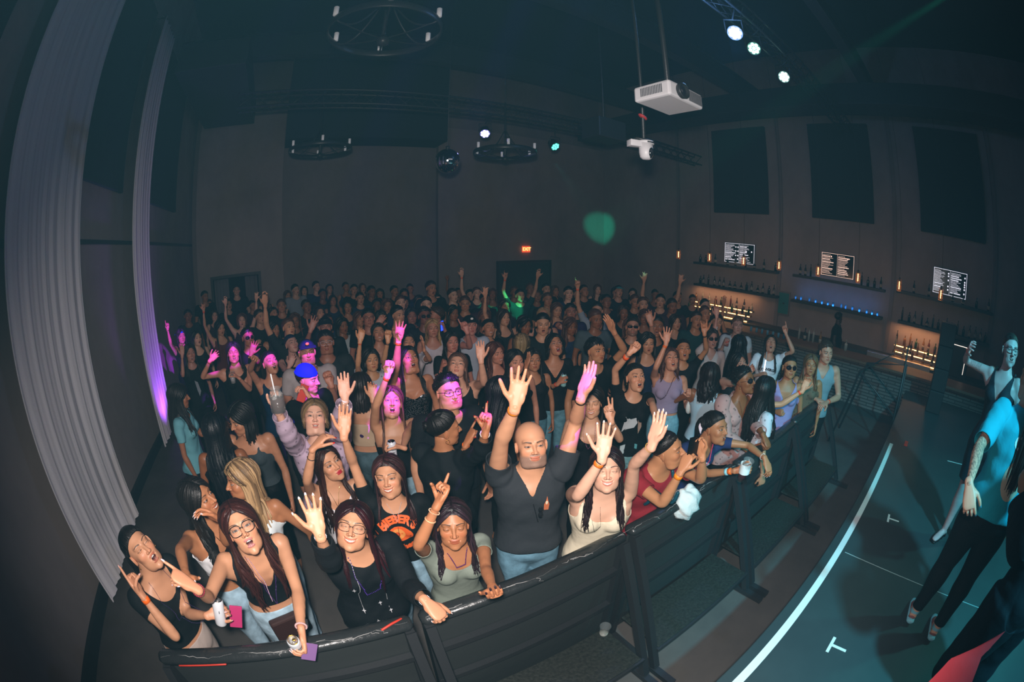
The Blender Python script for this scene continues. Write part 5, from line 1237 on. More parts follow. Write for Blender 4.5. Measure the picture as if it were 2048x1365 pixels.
P = person('person in large black framed glasses and black sleeveless V neck, one arm pointing forward', (482, 1052), H=1.66, face=-2, body=4, tilt=(10, 10), skin=S2, b=1.04, lean=(16, 2), seed=12,
    head_kw=dict(mo=.8, makeup=.8, lips=(.45, .16, .15)), hair=dict(s='wavy', c='241413', c2='42231F', len=.50, vol=1.35, front=.7, wave=.024), top=dict(neck='v', v=.70, vk=.45, sl=0, lo=.585, c='181A1D', strap=.088), bot=dict(c='A8C4D4', m='denim', w=.555),
    arms=(A_((418, 1196), (392, 1178), 'point', (332, 1138), palm='down'), A_((596, 1185), (603, 1262), 'grip', (612, 1310), palm='in')), bands=((0, .90, 'F2691E', .014), (0, .84, '8A2A3A', .010, None, 'bracelet'), (0, .80, 'C8A070', .006, None, 'bracelet'), (1, .90, 'C8A0A0', .012, None, 'bracelet')), extra={'nails': 'F0D0D8'})
glasses(P, '0E0C0C', w=.029, hgt=.024, r=.0022); chain(P, [(-.06, .84), (-.07, .76), (-.02, .66), (.01, .58), (.03, .66), (.05, .78), (.05, .84)], .0024, '4A2A6A'); chain(P, [(.04, .83), (.02, .72), (.03, .60)], .0030, 'C8A0B8', name='beads')
A = Acc(); Wp, E, fd, pz, sx, s_ = P.handw[1]; p = E + (Wp - E) * .82; A.box((-.020, -.020, -.006), (.020, .020, .006), np.stack([sx, fd, -pz], 1), p - pz * .030); child(P, 'smartwatch', A, mat('watch_face', (.02, .02, .022), .1), smooth=False)
held('drink_can', 'white can with a gold top held over the barrier rail next to a purple phone', 'can', P, 1, lambda t, M: can_parts(t, nrm(CAM - np.array(t.location)) * .75 + UP * .9, 'D6DADF', 'D8A83A', 'Liquid|Death'), fwd=.06, pal=.042)
held('phone', 'phone in a purple case held together with the gold topped can', 'phone', P, 1, lambda t, M: phone(t, rotm(nrm((.2, 1, 0)), .6) @ rotm((1, 0, 0), 1.0), '7A5A88', l=.10), fwd=.09, pal=-.02)
A = Acc(); A.box((-.13, -.03, -.09), (.13, .03, .09)); hp_ = P.C[1] + P.bd * .16; M = np.stack([P.X, P.bd, UP], 1); V, F = A.arrays(); B = Acc(); B.add(V @ M.T + hp_, F); o = B.obj('handbag', mat('brown_bag', hx('3A2420'), .5), None, False, bevel=.015); tag(o, 'small brown shoulder bag at the waist of the person in large black glasses', 'bag')

P = person('person in a white off shoulder top covering the mouth with one hand', (399, 1002), H=1.62, face=48, body=20, tilt=(0, 6), skin=S3, seed=13, head_kw=dict(smile=.6), hair=dict(s='wavy', c=BLK, len=.42, part=.01, vol=1.1), top=dict(neck='off', v=.755, sl=.15, lo=.655, c='E6E4E6', off=.014, wr=.006, n='off_shoulder_top'), bot=JE('9CB8C8'),
    arms=(A_((360, 1100), (372, 1150), 'soft'), A_((452, 1085), (443, 1042), 'soft', (408, 1024), palm='in')), extra={'nails': 'E8C8C8'})
chain(P, [(-.04, .84), (0, .79), (.04, .84)], .0012, 'D8A24A', False, metal=1)
P = person('person with a blond streaked hair curtain in a white thin strap top, turned sideways', (484, 962), H=1.58, face=-75, body=-20, tilt=(-12, 8), skin=S3, seed=14, hair=dict(s='long', c='4A3628', c2='B8946A', len=.42, dens=1.1, tip=.6), top=dict(neck='scoop', v=.76, sl=0, thin=1, lo=.56, c='DDE4E6', n='camisole'), bot=JE('98B4C4'),
    arms=(None, {'p': ((.55, -.1, -.85), (.05, -.25, -1)), 'h': 'soft', 'palm': 'in'}))
P = person('person in clear framed glasses and black hooded jacket, palm up, one hand on the rail', (706, 1056), H=1.57, face=-6, body=6, tilt=(12, -16), skin=S2, b=1.12, lean=(10, 0), seed=15, head_kw=dict(smile=1, closed=True), hair=dict(s='long', c='120D0E', c2='341218', len=.40, tip=.6), top=dict(neck='crew', sl=1.86, lo=.46, c='17191C', off=.020, wr=.006, flare=.012, n='hooded_jacket'), bot=BK,
    arms=(A_((660, 1125), (640, 1072), 'open', (618, 990), palm='cam'), A_((822, 1178), (850, 1202), 'rail', (880, 1232), palm='down')), bands=((0, .97, 'E8E0E0', .006, None, 'bracelet'), (1, .97, 'D8D8DC', .006, None, 'bracelet')), extra={'nails': 'E0D0D0'})
glasses(P, '2A1E18', w=.028, hgt=.020, r=.0016); chain(P, [(-.055, .84), (-.075, .76), (-.05, .69), (.03, .67), (.07, .76), (.055, .84)], .0034, '4A2A8A', off=.016)
for s_ in (-1, 1): chain(P, [(s_ * .06, .82), (s_ * .075, .70), (s_ * .07, .56)], .0016, 'B8B8BC', False, 'zip_cord', off=.016)
for x_, y_ in ((-.10, .72), (-.08, .58), (.03, .60), (-.02, .52), (.08, .55)): print_blob(P, [(x_ - .012, y_), (x_ - .003, y_ + .003), (x_, y_ + .010), (x_ + .003, y_ + .003), (x_ + .012, y_), (x_ + .003, y_ - .003), (x_, y_ - .014), (x_ - .003, y_ - .003)], 'C8C8CC', 'cross_print')
P = person('person in a black T-shirt with orange peach lettering, one palm raised, smiling', (779, 957), H=1.56, face=-14, body=0, tilt=(2, 8), skin=S2, seed=16, head_kw=dict(smile=1, makeup=.5), hair=dict(s='long', c='1E1110', c2='45282A', len=.36, open=68, front=.4), top=dict(neck='crew', sl=.5, lo=.575, c='15181A', flare=.008, wr=.004), bot=JE('8FB0C2'),
    arms=(A_((706, 926), (688, 873), 'flat', (692, 818), palm='cam'), None), extra={'nails': 'D8B0A0'})
hoops(P, .008)
print_text(P, "BIEBER'S", .070, (0, .785), 'E8622A', arc=7.5, bold=.004); print_text(P, 'it', .045, (-.135, .725), 'E8622A', rot=.5, bold=.003); print_text(P, 'Peaches', .060, (-.005, .655), 'E8622A', arc=-4.5, bold=.004)
print_blob(P, oval(-.002, .722, .088, .036, 24), 'E8622A', off=.003); print_blob(P, oval(-.012, .722, .050, .026, 20), 'F09A50', off=.0042); print_blob(P, oval(-.016, .720, .022, .014, 14), 'D8541E', off=.0054)
chain(P, [(-.04, .84), (0, .775), (.04, .84)], .0010, 'B8B8BC', False, metal=1); chain(P, [(0, .775), (.005, .70), (.02, .655)], .0022, '2A2A30', name='beads')
P = person('person with red lips and a thin strap top, wrist raised with red nails', (656, 930), H=1.54, face=28, body=5, tilt=(4, 12), skin=S2, seed=17, head_kw=dict(lips=(.42, .02, .03), makeup=.7), hair=dict(s='wavy', c='1E1110', c2='35190F', len=.46), top=dict(neck='scoop', v=.75, sl=0, thin=1, lo=.55, c='E8E4E8', n='camisole'), bot=JE(),
    arms=(A_((614, 962), (626, 898), 'soft', (655, 868), palm='down'), None), bands=((0, .72, '3A2A20', .004, None, 'bracelet'),), extra={'nails': 'C81E1E'})
chain(P, [(-.04, .84), (0, .765), (.04, .84)], .0013, 'D8B878', False, metal=1); hoops(P, .006)
P = person('person in a sage green T-shirt with closed eyes, finger pointing up', (905, 1050), H=1.52, face=2, body=14, tilt=(-6, 0), skin=S3, lean=(7, 0), seed=18, head_kw=dict(closed=True, smile=.35, makeup=.4), hair=dict(s='wavy', c='14100F', c2='33222A', len=.36, tip=.5), top=dict(neck='scoop', v=.765, sl=.38, lo=.50, c='7C857A', off=.008), bot=JE('A8BCC8'), bust=1.1,
    arms=(A_((836, 1092), (874, 1012), 'point', (908, 946), palm='left'), A_((972, 1140), (985, 1176), 'soft')), bands=((0, .86, 'E0B090', .006, None, 'bracelet'), (0, .66, 'D8A880', .004, None, 'bracelet')), extra={'nails': '2A1A20'})
chain(P, [(-.05, .83), (-.03, .78), (.02, .775), (.05, .83)], .0036, '5A2A5A')
P = person('person with a shaved head in a dark V neck T-shirt, both palms raised', (1062, 892), H=1.71, male=True, face=12, body=8, tilt=(2, 2), skin='CF9674', b=1.12, lean=(2, 0), seed=19, head_kw=dict(beard=(.16, .13, .12, .95), smile=.35, fat=.5, browc=(.05, .035, .025)), top=dict(neck='v', v=.765, vk=.5, sl=.42, lo=.525, c='34373B', off=.017, flare=.014, wr=.005), bot=JE('6E97AC'),
    arms=(A_((1003, 882), (1030, 815), 'open', (1042, 742), palm='cam'), A_((1152, 842), (1163, 795), 'flat', (1182, 740), palm='left')), bands=((0, .90, 'F58A1E', .020), (1, .88, '121214', .016, None, 'black_band'), (1, .97, '3A2A20', .004, None, 'bracelet')))
sun = Acc(); 
c0 = P.C[8] + P.bd * .205 * P.H / 1.8 - P.X * .0 ; 
for s_ in (-1, 1): sun.ell(P.C[8] - UP * (.03 + .02 * s_) + P.bd * .205 - P.X * .045 * 1, (.016, .008, .024), np.stack([P.X, P.bd, UP], 1), 10, 6)
sun.tube([P.C[8] + UP * .03 + P.bd * .195, P.C[8] - UP * .10 + P.bd * .21 - P.X * .03], [.0025, .0025], n=5); child(P, 'folded_sunglasses', sun, mat('gloss_black', (.012, .012, .014), .12))
print_blob(P, [(.075, .715), (.105, .712), (.110, .735), (.100, .752), (.095, .768), (.086, .752), (.074, .738)], 'C8704A'); print_blob(P, oval(.092, .745, .008, .008, 8), 'E8D8B8', off=.004)
P = person('person in a cream tank top with both palms raised, face half hidden by a forearm', (1213, 942), H=1.63, face=6, body=10, tilt=(6, 2), skin='D6A68C', b=1.10, bust=1.2, lean=(9, 0), seed=20, head_kw=dict(smile=1, closed=True), hair=dict(s='wavy', c='140E0F', c2='2E1A1C', len=.40, front=.8, vol=1.1), top=dict(neck='scoop', v=.755, sl=0, lo=.50, c='E6D9BE', strap=.078, off=.008, n='tank_top'), bot=JE('6E97AC'),
    arms=(A_((1156, 992), (1204, 918), 'open', (1211, 838), palm='cam'), A_((1268, 930), (1304, 892), 'flat', (1322, 822), palm='left')), bands=((0, .86, 'F2741E', .014), (0, .93, '1A1414', .006, None, 'black_band'), (1, .92, 'D8A24A', .006, None, 'bracelet')), extra={'nails': 'F0D8D0'})
chain(P, [(.02, .80), (.01, .73), (.05, .715), (.07, .76)], .0020, '1A1414')
P = person('person in a dark red T-shirt with backpack straps, holding up a black phone', (1335, 893), H=1.62, face=78, body=42, tilt=(-4, 2), skin='B9835E', b=1.2, lean=(18, 0), seed=21, head_kw=dict(browc=(.03, .02, .015), fat=.5), hair=dict(s='buzz', c='1A1412', line=.058), top=dict(neck='crew', sl=.55, lo=.49, c='8E2A34', off=.013, flare=.008, wr=.005), bot=BK,
    arms=(A_((1325, 1008), (1361, 945), 'grip', (1388, 890), palm='right'), A_((1402, 960), (1404, 915), 'grip', (1400, 880), palm='left')), bands=((0, .88, 'F58A1E', .022), (1, .92, '1A1414', .008, None, 'black_band')))
for s_ in (-1, 1): chain(P, [(s_ * .085, .83), (s_ * .10, .77), (s_ * .105, .70)], .014, '1E4A58', False, 'backpack_strap', off=.012)
held('phone', 'black phone held up to film by the person in dark red', 'phone', P, 0, lambda t, M: phone(t, np.stack([nrm(np.cross(UP, P.bd)) , UP * .98, P.bd], 1), '0C0D0F', w=.085, l=.19), fwd=.13, pal=.015)
P = person('person in a navy T-shirt with white hair bow and pink beads, leaning over the rail', (1432, 846), H=1.58, face=58, body=48, tilt=(-2, 0), skin=S3, lean=(24, -6), seed=22, head_kw=dict(mo=.75, makeup=.3), hair=dict(s='pony', c=BLK, len=.22), top=dict(neck='v', v=.76, sl=.5, lo=.52, c='2A3458', off=.012), bot=BK,
    arms=(A_((1415, 948), (1472, 942), 'grip', (1505, 936), palm='left'), A_((1513, 893), (1530, 918), 'soft', (1538, 945), palm='down')), bands=((0, .80, 'F2691E', .020), (0, .68, '8AC0C8', .018), (1, .86, 'E8D8D8', .006, None, 'bracelet')), extra={'nails': 'E8C8C8'})
chain(P, [(-.05, .83), (-.06, .74), (-.03, .66)], .0048, 'D8486A'); chain(P, [(.05, .83), (.06, .74), (.03, .66)], .0048, 'D8486A', name='beads'); print_blob(P, oval(.03, .70, .05, .03, 12), 'C8D0D8'); print_blob(P, oval(-.04, .68, .03, .02, 10), '6A9AC8', off=.004)
A = Acc(); M = P.M
for s_ in (-1, 1): A.add([P.hc + M @ np.array(v) for v in ((0, -.10, .06), (s_ * .06, -.12, .03), (s_ * .075, -.10, -.05), (s_ * .03, -.125, -.06), (0, -.135, .04), (s_ * .06, -.135, -.0))], [(0, 1, 2, 3), (4, 3, 2, 5), (0, 4, 5, 1), (0, 3, 4), (1, 5, 2)])
child(P, 'hair_bow', A, mat('bow_white', hx('E8E0F0'), .7))
held('plastic_cup', 'tall plastic cup with a white label and dark drink held over the rail', 'cup', P, 0, lambda t, M: (tumbler(t, UP + P.bd * .2, .42, '3A1018', h=.19, r=.042), can_parts.__name__, Acc().tube([UP * -.02, UP * .06], [.0425, .0445], n=20, cap=False).obj('cup_sleeve', mat('paper_white', hx('D8E0E0'), .7), t))[0], pal=.045)
# white cloth on the rail
A = Acc(); A.ell((0, 0, 0), (.13, .10, .14), n=22, m=16); V, F = A.arrays(); r_ = np.random.default_rng(4)
V = V * (1 + .10 * np.sin(V[:, [0]] * 60 + V[:, [2]] * 40) + .08 * np.sin(V[:, [1]] * 70 - V[:, [2]] * 55)); q = at_z(1367, 1000, ZR - .04); q[1] = YB - .02; B = Acc(); B.add(V, F); o = B.obj('cloth_bundle', mat('white_cloth', hx('DCE4E2'), .85, bump=.8, bscale=12)); o.location = q - UP * .02; tag(o, 'crumpled white cloth bundle hanging over the barrier rail', 'cloth')
P = person('person in a pink floral jacket and heart shaped sunglasses leaning toward the stage', (1488, 762), H=1.68, face=62, body=40, tilt=(6, 2), skin=S4, b=1.1, lean=(6, 0), seed=23, head_kw=dict(mo=.4), hair=dict(s='short', c=BLK, l=.02), top=dict(neck='v', v=.72, sl=1.7, lo=.46, c='B88A84', m='floral', off=.022, flare=.02, wr=.007, n='jacket'), bot=BK,
    arms=(A_((1455, 905), (1500, 905), 'soft', (1535, 900)), A_((1512, 850), (1527, 872), 'rail', (1538, 895), palm='down')), bands=((1, .9, '5A3A20', .012, None, 'bracelet'),))
glasses(P, '14100E', dark=True, w=.028, hgt=.023, sq=1.6, name='heart_sunglasses'); chain(P, [(-.05, .83), (-.02, .76), (0, .73), (.03, .78), (.05, .83)], .0040, '6A4A30'); hoops(P, .007)
P = person('person in a white patterned top seen from behind, one arm stretched out to the right', (1530, 782), H=1.62, face=160, body=120, skin=S2, seed=24, hair=dict(s='wavy', c=BLK, len=.50, dens=1.2, vol=1.2), top=dict(neck='crew', sl=.5, lo=.52, c='C8C4CC', m='floral', off=.014), bot=JE('8FB8C8'),
    arms=(None, A_((1607, 808), (1616, 775), 'soft', (1620, 745))), bands=((1, .86, 'F2491E', .014),))
P = person('person in round sunglasses and a lavender halter top near the barrier corner', (1579, 736), H=1.66, face=18, body=10, tilt=(2, 0), skin=S3, seed=25, hair=dict(s='pony', c=BLK), top=dict(neck='v', v=.70, vk=.5, sl=0, lo=.53, c='9A8AB8', strap=.07, n='halter_top'), bot=BK, arms=({'p': ((.2, .2, -1), (-.5, .8, .3)), 'h': 'fist', 'palm': 'in'}, None))
glasses(P, '14100E', dark=True, sq=2, name='sunglasses', w=.027, hgt=.024); hoops(P, .014, 'A8B8A0')
P = person('person in a brown patterned top with fingers on the chin, behind the lavender halter top', (1621, 732), H=1.60, face=10, skin=S3, seed=26, res=1, hair=dict(s='wavy', c='3A2A1E', c2='7A5A3A', len=.36), top=TANK('6A5A48', m='floral'), bot=BK, arms=({'p': ((.2, .4, -1), (-.3, .4, 1)), 'h': 'soft', 'palm': 'in'}, None))
P = person('person in a pale grey sleeveless shirt with crossed arms, bar end of the barrier', (1652, 704), H=1.78, male=True, face=25, body=15, tilt=(-6, 0), skin='C08870', b=1.05, seed=27, lean=(10, 0), hair=dict(s='short', c='3A2A20'), top=dict(neck='v', v=.76, sl=0, lo=.48, c='7E949E', strap=.09, n='sleeveless_shirt'), bot=BK,
    arms=({'p': ((.3, .2, -1), (-.9, .5, -.05)), 'h': 'soft', 'palm': 'down'}, {'p': ((.3, .2, -1), (-.8, .7, -.1)), 'h': 'soft', 'palm': 'down'}), bands=((1, .88, 'F2491E', .016),))
P = person('person in a white printed T-shirt shouting with one finger raised near the bar', (1541, 690), H=1.62, face=5, tilt=(22, 0), skin='B88068', b=1.12, seed=28, head_kw=dict(mo=.9, closed=True), hair=dict(s='long', c=BLK, len=.45), top=TEE('D8D8DE'), bot=BK, arms=({'p': ((.3, .3, -.9), (-.9, .9, .55)), 'h': 'grip', 'palm': 'in'}, A_((1586, 703), (1572, 668), 'point', (1566, 640), palm='cam')))
WAND = P.handw[0]
print_text(P, 'CONVERGE', .05, (0, .74), '1A1A1E', arc=1.2, bold=.003); print_blob(P, oval(-.03, .67, .04, .028, 12), '2A2A30'); print_blob(P, oval(.05, .665, .035, .024, 12), '3A3A40')

# ---------------------------------------------------------------- second rank
P = person('person in a sheer pale pink shirt, both arms up, holding a glass jar', (630, 838), H=1.66, face=2, body=6, tilt=(14, -8), skin='D8A48C', b=1.18, seed=31, head_kw=dict(mo=.3, fat=.6, makeup=.6), hair=dict(s='bob', c='4A3A2A', c2='84694A', len=.08, vol=1.2, dens=1.2), top=dict(neck='v', v=.76, sl=1.82, lo=.44, c='B8A0B4', off=.022, wr=.007, flare=.02, n='blouse', m='floral'), bot=BK,
    arms=(A_((578, 872), (556, 822), 'grip', (552, 778), palm='cam'), A_((682, 850), (690, 800), 'flat', (684, 746), palm='cam')), bands=((0, 1.0, 'F2691E', .020), (1, 1.0, 'E8E0EC', .010)))
def jar(t, M):
    B = Acc(); B.lathe([(.001, -.09), (.050, -.09), (.054, -.08), (.054, .03), (.040, .05), (.038, .075), (.042, .078), (.036, .078), (.034, .05), (.048, .03), (.048, -.084), (.001, -.086)], n=22); B.obj('jar_glass', M_clear, t)
    B = Acc(); B.lathe([(.001, -.082), (.046, -.082), (.046, .01), (.001, .012)], n=18); B.obj('drink', mat('drink_cola', hx('4A2014'), .2), t)
    r_ = np.random.default_rng(8)
    for k in range(9): B = Acc(); a = k * 2.4; B.box((-.012,) * 3, (.012,) * 3, rotm(r_.normal(size=3), 1), (.030 * math.cos(a), .030 * math.sin(a), -.06 + .011 * k)); B.obj('ice_cube', mat('ice', (.55, .52, .50), .15, alpha=.6), t, smooth=False)
    B = Acc(); B.tube([(0, 0, -.03), (-.012, 0, .17)], [.005, .005], n=8); B.obj('straw', mat('straw', (.8, .8, .8), .5), t)
held('drink_jar', 'clear glass jar of iced cola with a straw lifted above the crowd', 'jar', P, 0, jar, fwd=.06, pal=.052)
P = person('person with closed fist near the mouth and thick black framed glasses, face lit violet', (897, 785), H=1.76, male=True, face=24, body=20, skin='C88E6E', b=1.15, seed=32, head_kw=dict(fat=.8), hair=dict(s='short', c=BLK, l=.018), top=TEE('1A1C20'), bot=BK)
P.e['label'] = 'person in thick black framed glasses and a black T-shirt, face lit violet'; glasses(P, '100E10', w=.026, hgt=.018, r=.0022, sq=3)
P = person('person in a black strapless top holding a white can, fist raised, face lit violet', (783, 808), H=1.62, face=6, tilt=(16, -8), skin=S2, seed=33, head_kw=dict(mo=1, makeup=.4), hair=dict(s='long', c='2A1A16', c2='6A4636', len=.46, tip=.5), top=dict(neck='strapless', v=.735, sl=0, lo=.56, c='16181C', n='strapless_top'), bot=JE('8FB0C0'),
    arms=(A_((752, 812), (775, 752), 'fist', (780, 725), palm='cam'), A_((815, 866), (806, 896), 'grip', (790, 890), palm='in')), bands=((0, .90, 'F2561E', .018),))
held('drink_can', 'silver white can with black lettering held at chest height, strapless top behind it', 'can', P, 1, lambda t, M: can_parts(t, UP, 'D4D4DC', 'B8B8BC', 'Modelo|oro'), pal=.042)
P = person('person in a strapless black sequin dress with four fingers raised, arm lit violet', (818, 722), H=1.72, face=20, tilt=(18, 0), skin='B87A5A', b=1.12, bust=1.2, seed=34, head_kw=dict(mo=1, makeup=.5, fat=.4), hair=dict(s='long', c=BLK, len=.5), top=dict(neck='strapless', v=.745, sl=0, lo=.30, c='16181C', m='sequin', n='dress'), bot=None, arms=(A_((792, 738), (797, 682), 'four', (803, 640), palm='cam'), A_((872, 800), (880, 850), 'soft')), bands=((0, .90, 'F2691E', .016), (0, .97, 'E8C8E8', .008)))
P = person('person seen from behind in a tan crop top with sunglasses tucked in the back', (722, 775), H=1.62, face=165, body=160, skin=S2, seed=35, hair=dict(s='long', c='1E1614', len=.20), top=dict(neck='off', v=.75, sl=0, lo=.62, c='C0A488', n='crop_top'), bot=JE('4A6068'), arms=(A_((752, 840), (746, 800), 'soft', (745, 778)), None))
A = Acc(); 
for s_ in (-1, 1): A.ell(P.C[7] - P.bd * .115 + UP * s_ * .028 + P.X * -.01, (.022, .006, .022), np.stack([P.X, P.bd, UP], 1), 14, 6)
child(P, 'tucked_sunglasses', A, mat('lens_violet', (.05, .02, .09), .08))
P = person('person in a black sweatshirt and gold earrings, back turned, both index fingers pointing', (888, 858), H=1.64, face=105, body=150, tilt=(0, 0), skin=S3, b=1.12, seed=36, head_kw=dict(mo=.4), hair=dict(s='bun', c=BLK, at=(0, -.115, .035)), top=dict(neck='crew', sl=1.85, lo=.48, c='171B1E', off=.020, wr=.006, n='sweatshirt'), bot=BK,
    arms=(A_((962, 905), (970, 868), 'point', (978, 826), palm='left'), A_((925, 930), (932, 890), 'point', (952, 850), palm='right')), bands=((1, .98, 'F2691E', .012), (0, .98, 'D8D0C8', .008, None, 'bracelet')), extra={'nails': 'B01E1E'})
hoops(P, .013, 'D8B8A0')
P = person('person in a black tank top, chin lifted, palm raised, behind the violet lit glasses', (915, 735), H=1.66, face=-2, tilt=(20, -6), skin='D0987E', b=1.1, seed=37, head_kw=dict(), hair=dict(s='long', c='3A2820', c2='6A4A3A', len=.24, dens=.7), top=TANK('1A1C20'), bot=BK, arms=(None, A_((968, 766), (962, 722), 'flat', (960, 690), palm='cam')))
chain(P, [(-.05, .83), (-.02, .74), (.05, .83)], .0016, 'C8B0A0', False)
P = person('person with a bare shoulder seen from behind under the biggest raised hand', (1003, 786), H=1.64, face=110, body=135, skin=S3, seed=38, hair=dict(s='long', c='121014', c2='242028', len=.5, dens=1.1), top=TANK('1C1E22', thin=1), bot=BK)
P = person('person in a black tank top smiling with closed eyes and a two finger sign', (1184, 806), H=1.60, face=-4, tilt=(-6, 4), skin='CF9A7A', seed=39, head_kw=dict(smile=.9, closed=True, makeup=.5), hair=dict(s='long', c=BLK, len=.45), top=TANK('16181C', v=.74, strap=.06), bot=BK, arms=(None, A_((1240, 880), (1222, 842), 'peace', (1214, 800), palm='cam')), bands=((1, .88, '2A2020', .006, None, 'bracelet'),))
chain(P, [(-.04, .84), (-.05, .76), (0, .715), (.05, .76), (.04, .84)], .0030, 'A8608A')
P = person('person in a black T-shirt with white photo print, fist raised, shouting', (1270, 757), H=1.64, face=26, body=12, tilt=(10, 0), skin='CC9272', seed=40, head_kw=dict(mo=1, makeup=.4), hair=dict(s='pony', c=BLK, len=.15), top=TEE('14171A'), bot=JE('90C0C4'), arms=(A_((1230, 740), (1260, 706), 'fist', (1285, 680), palm='cam'), A_((1305, 810), (1315, 850), 'soft')), bands=((0, .74, 'F25A1E', .026), (0, .90, '1A1418', .006, None, 'bracelet')))
print_blob(P, [(-.08, .74), (-.02, .72), (.03, .73), (.05, .70), (.02, .67), (-.05, .66), (-.10, .64), (-.085, .70)], 'C8CCD0'); print_blob(P, [(.05, .72), (.09, .70), (.10, .67), (.07, .63), (.06, .67)], 'B89888'); print_blob(P, [(-.10, .56), (-.05, .57), (-.06, .52), (-.10, .51)], 'B8C4C8'); print_blob(P, [(.045, .575), (.075, .57), (.07, .545), (.045, .55)], '5AA0A8')
hoops(P, .007)
P = person('person in a lilac crop top with five fingers spread high, shouting', (1341, 722), H=1.64, face=16, body=10, tilt=(20, 2), skin='C88C70', seed=41, head_kw=dict(mo=.7, makeup=.3), hair=dict(s='wavy', c='3A2420', c2='5A3A30', len=.26, dens=.7), top=dict(neck='crew', sl=0, lo=.60, c='9E8CA6', strap=.085, n='crop_top'), bot=JE('7FB0C0'), arms=(A_((1312, 735), (1332, 688), 'open', (1337, 637), palm='cam'), {'p': ((.2, .3, -1), (-.1, .6, .7)), 'h': 'fist', 'palm': 'in'}), bands=((0, .88, 'F26A1E', .018),))
chain(P, [(-.05, .83), (.02, .74), (.09, .70)], .0035, '4A2A3A', False, 'bag_strap')
q = P.handw[1][0]; t = empty('shoulder_bag', q + np.array([.02, -.01, -.13]), 'small white bag hanging from a hand beside the lilac crop top', 'bag'); A = Acc(); A.ell((0, 0, 0), (.06, .035, .085), n=14, m=10); A.obj('pouch', mat('cream_leather', hx('D8CCC4'), .6), t); Acc().tube([(-.03, 0, .07), (0, 0, .13), (.03, 0, .07)], [.004] * 3, n=5).obj('strap', mat('strap_brown', hx('3A2024'), .6), t)
P = person('person with a light blue tank top and thick dark hair seen from behind', (1420, 752), H=1.60, face=170, body=170, skin=S4, seed=42, res=1, hair=dict(s='wavy', c='1E1414', len=.26, vol=1.3), top=TANK('A8BCC8', strap=.07), bot=BK, arms=(None, {'p': ((.6, .3, -.5), (.2, 1, .1)), 'h': 'soft'}))
P = person('person in a black T-shirt with a curled hand raised, right of the lilac crop top', (1366, 702), H=1.66, face=14, tilt=(14, 0), skin='B87C58', seed=43, res=1, head_kw=dict(mo=.9), hair=dict(s='bun', c=BLK), top=TEE('16191C'), bot=BK, arms=(None, A_((1413, 700), (1409, 668), 'horns', (1408, 645), palm='cam')), bands=((1, .88, '101012', .012),))
P = person('person with an ear stud and neck chain in a black T-shirt, face turned aside', (1191, 703), H=1.72, male=True, face=40, skin='B9805C', seed=44, res=0, hair=dict(s='short', c=BLK, vol=1.2), top=TEE('14181A'), bot=BK, arms=(None, A_((1248, 700), (1228, 665), 'flat', (1212, 632), palm='left')))
chain(P, [(-.04, .84), (0, .79), (.04, .84)], .0014, 'C8C8CC', False, metal=1)
P = person('person in round glasses and a black V neck holding a white and teal can', (1109, 692), H=1.66, face=18, tilt=(16, 6), skin='B87C5C', seed=45, res=0, head_kw=dict(mo=.8, lips=(.3, .03, .04)), hair=dict(s='bob', c=BLK, len=.16), top=dict(neck='v', v=.72, sl=1.6, lo=.5, c='17191D', n='blouse'), bot=JE('6FA0B0'), arms=(A_((1098, 790), (1116, 768), 'grip', (1126, 755), palm='right'), None), bands=((0, .85, 'F2491E', .014),))
glasses(P, '8A7070', sq=2, r=.0014); held('drink_can', 'white can with a teal band held by the person in round glasses', 'can', P, 0, lambda t, M: can_parts(t, UP, '9AD0D0', 'B8B8BC'), pal=.040)
P = person('person smiling broadly with long black hair, left of the hand held to a face', (1030, 726), H=1.62, face=24, skin='C88A70', seed=46, res=0, head_kw=dict(smile=1, makeup=.6), hair=dict(s='long', c=BLK, len=.45), top=TANK('1A1A1E'), bot=BK)
P = person('person with one hand held flat in front of the face', (1066, 722), H=1.60, face=14, skin='B07858', seed=47, res=1, hair=dict(s='long', c=BLK), top=TANK('1C1C20'), bot=JE('5A8898'), arms=(A_((1062, 770), (1052, 735), 'flat', (1060, 712), palm='left'), None))
P = person('person with arms up in white printed sleeves, orange band on one wrist', (742, 722), H=1.60, face=14, skin='BE8862', seed=48, res=1, hair=dict(s='bob', c=BLK), top=TEE('B0B4BC', m='floral'), bot=BK, arms=(A_((716, 730), (720, 684), 'soft', (724, 662), palm='cam'), A_((768, 720), (776, 682), 'fist', (776, 660), palm='cam')), bands=((0, .93, 'F2561E', .018), (1, .85, '2A1A1A', .006)))
P = person('person in a dark tank top laughing, leaning behind the raised flat palm', (991, 708), H=1.62, face=34, tilt=(-4, 6), skin='C08068', seed=49, res=1, head_kw=dict(smile=1), hair=dict(s='long', c='3A1E18', c2='5A2E22', len=.4), top=TANK('1A1C20'), bot=JE('6A9AB0'))
P = person('person pressing a hand over the nose in a dark grey strap top', (482, 836), H=1.64, face=-60, body=-20, tilt=(-24, 0), lean=(10, 0), skin='B07A5C', b=1.12, seed=50, hair=dict(s='long', c='14110F', len=.2), top=TANK('3A4246', thin=1, lo=.57), bot=dict(c='101214', m='leather', n='leggings'), arms=(A_((538, 910), (490, 868), 'soft', (476, 850), palm='in'), None), bands=((0, .80, '15181C', .010, None, 'black_band'),))
P = person('person with a huge mass of long black hair seen from behind', (432, 862), H=1.62, face=150, body=165, skin=S4, seed=51, hair=dict(s='wavy', c='0E0E10', c2='1A1A1E', len=.62, dens=1.3, vol=1.5), top=TANK('15181A'), bot=BK)
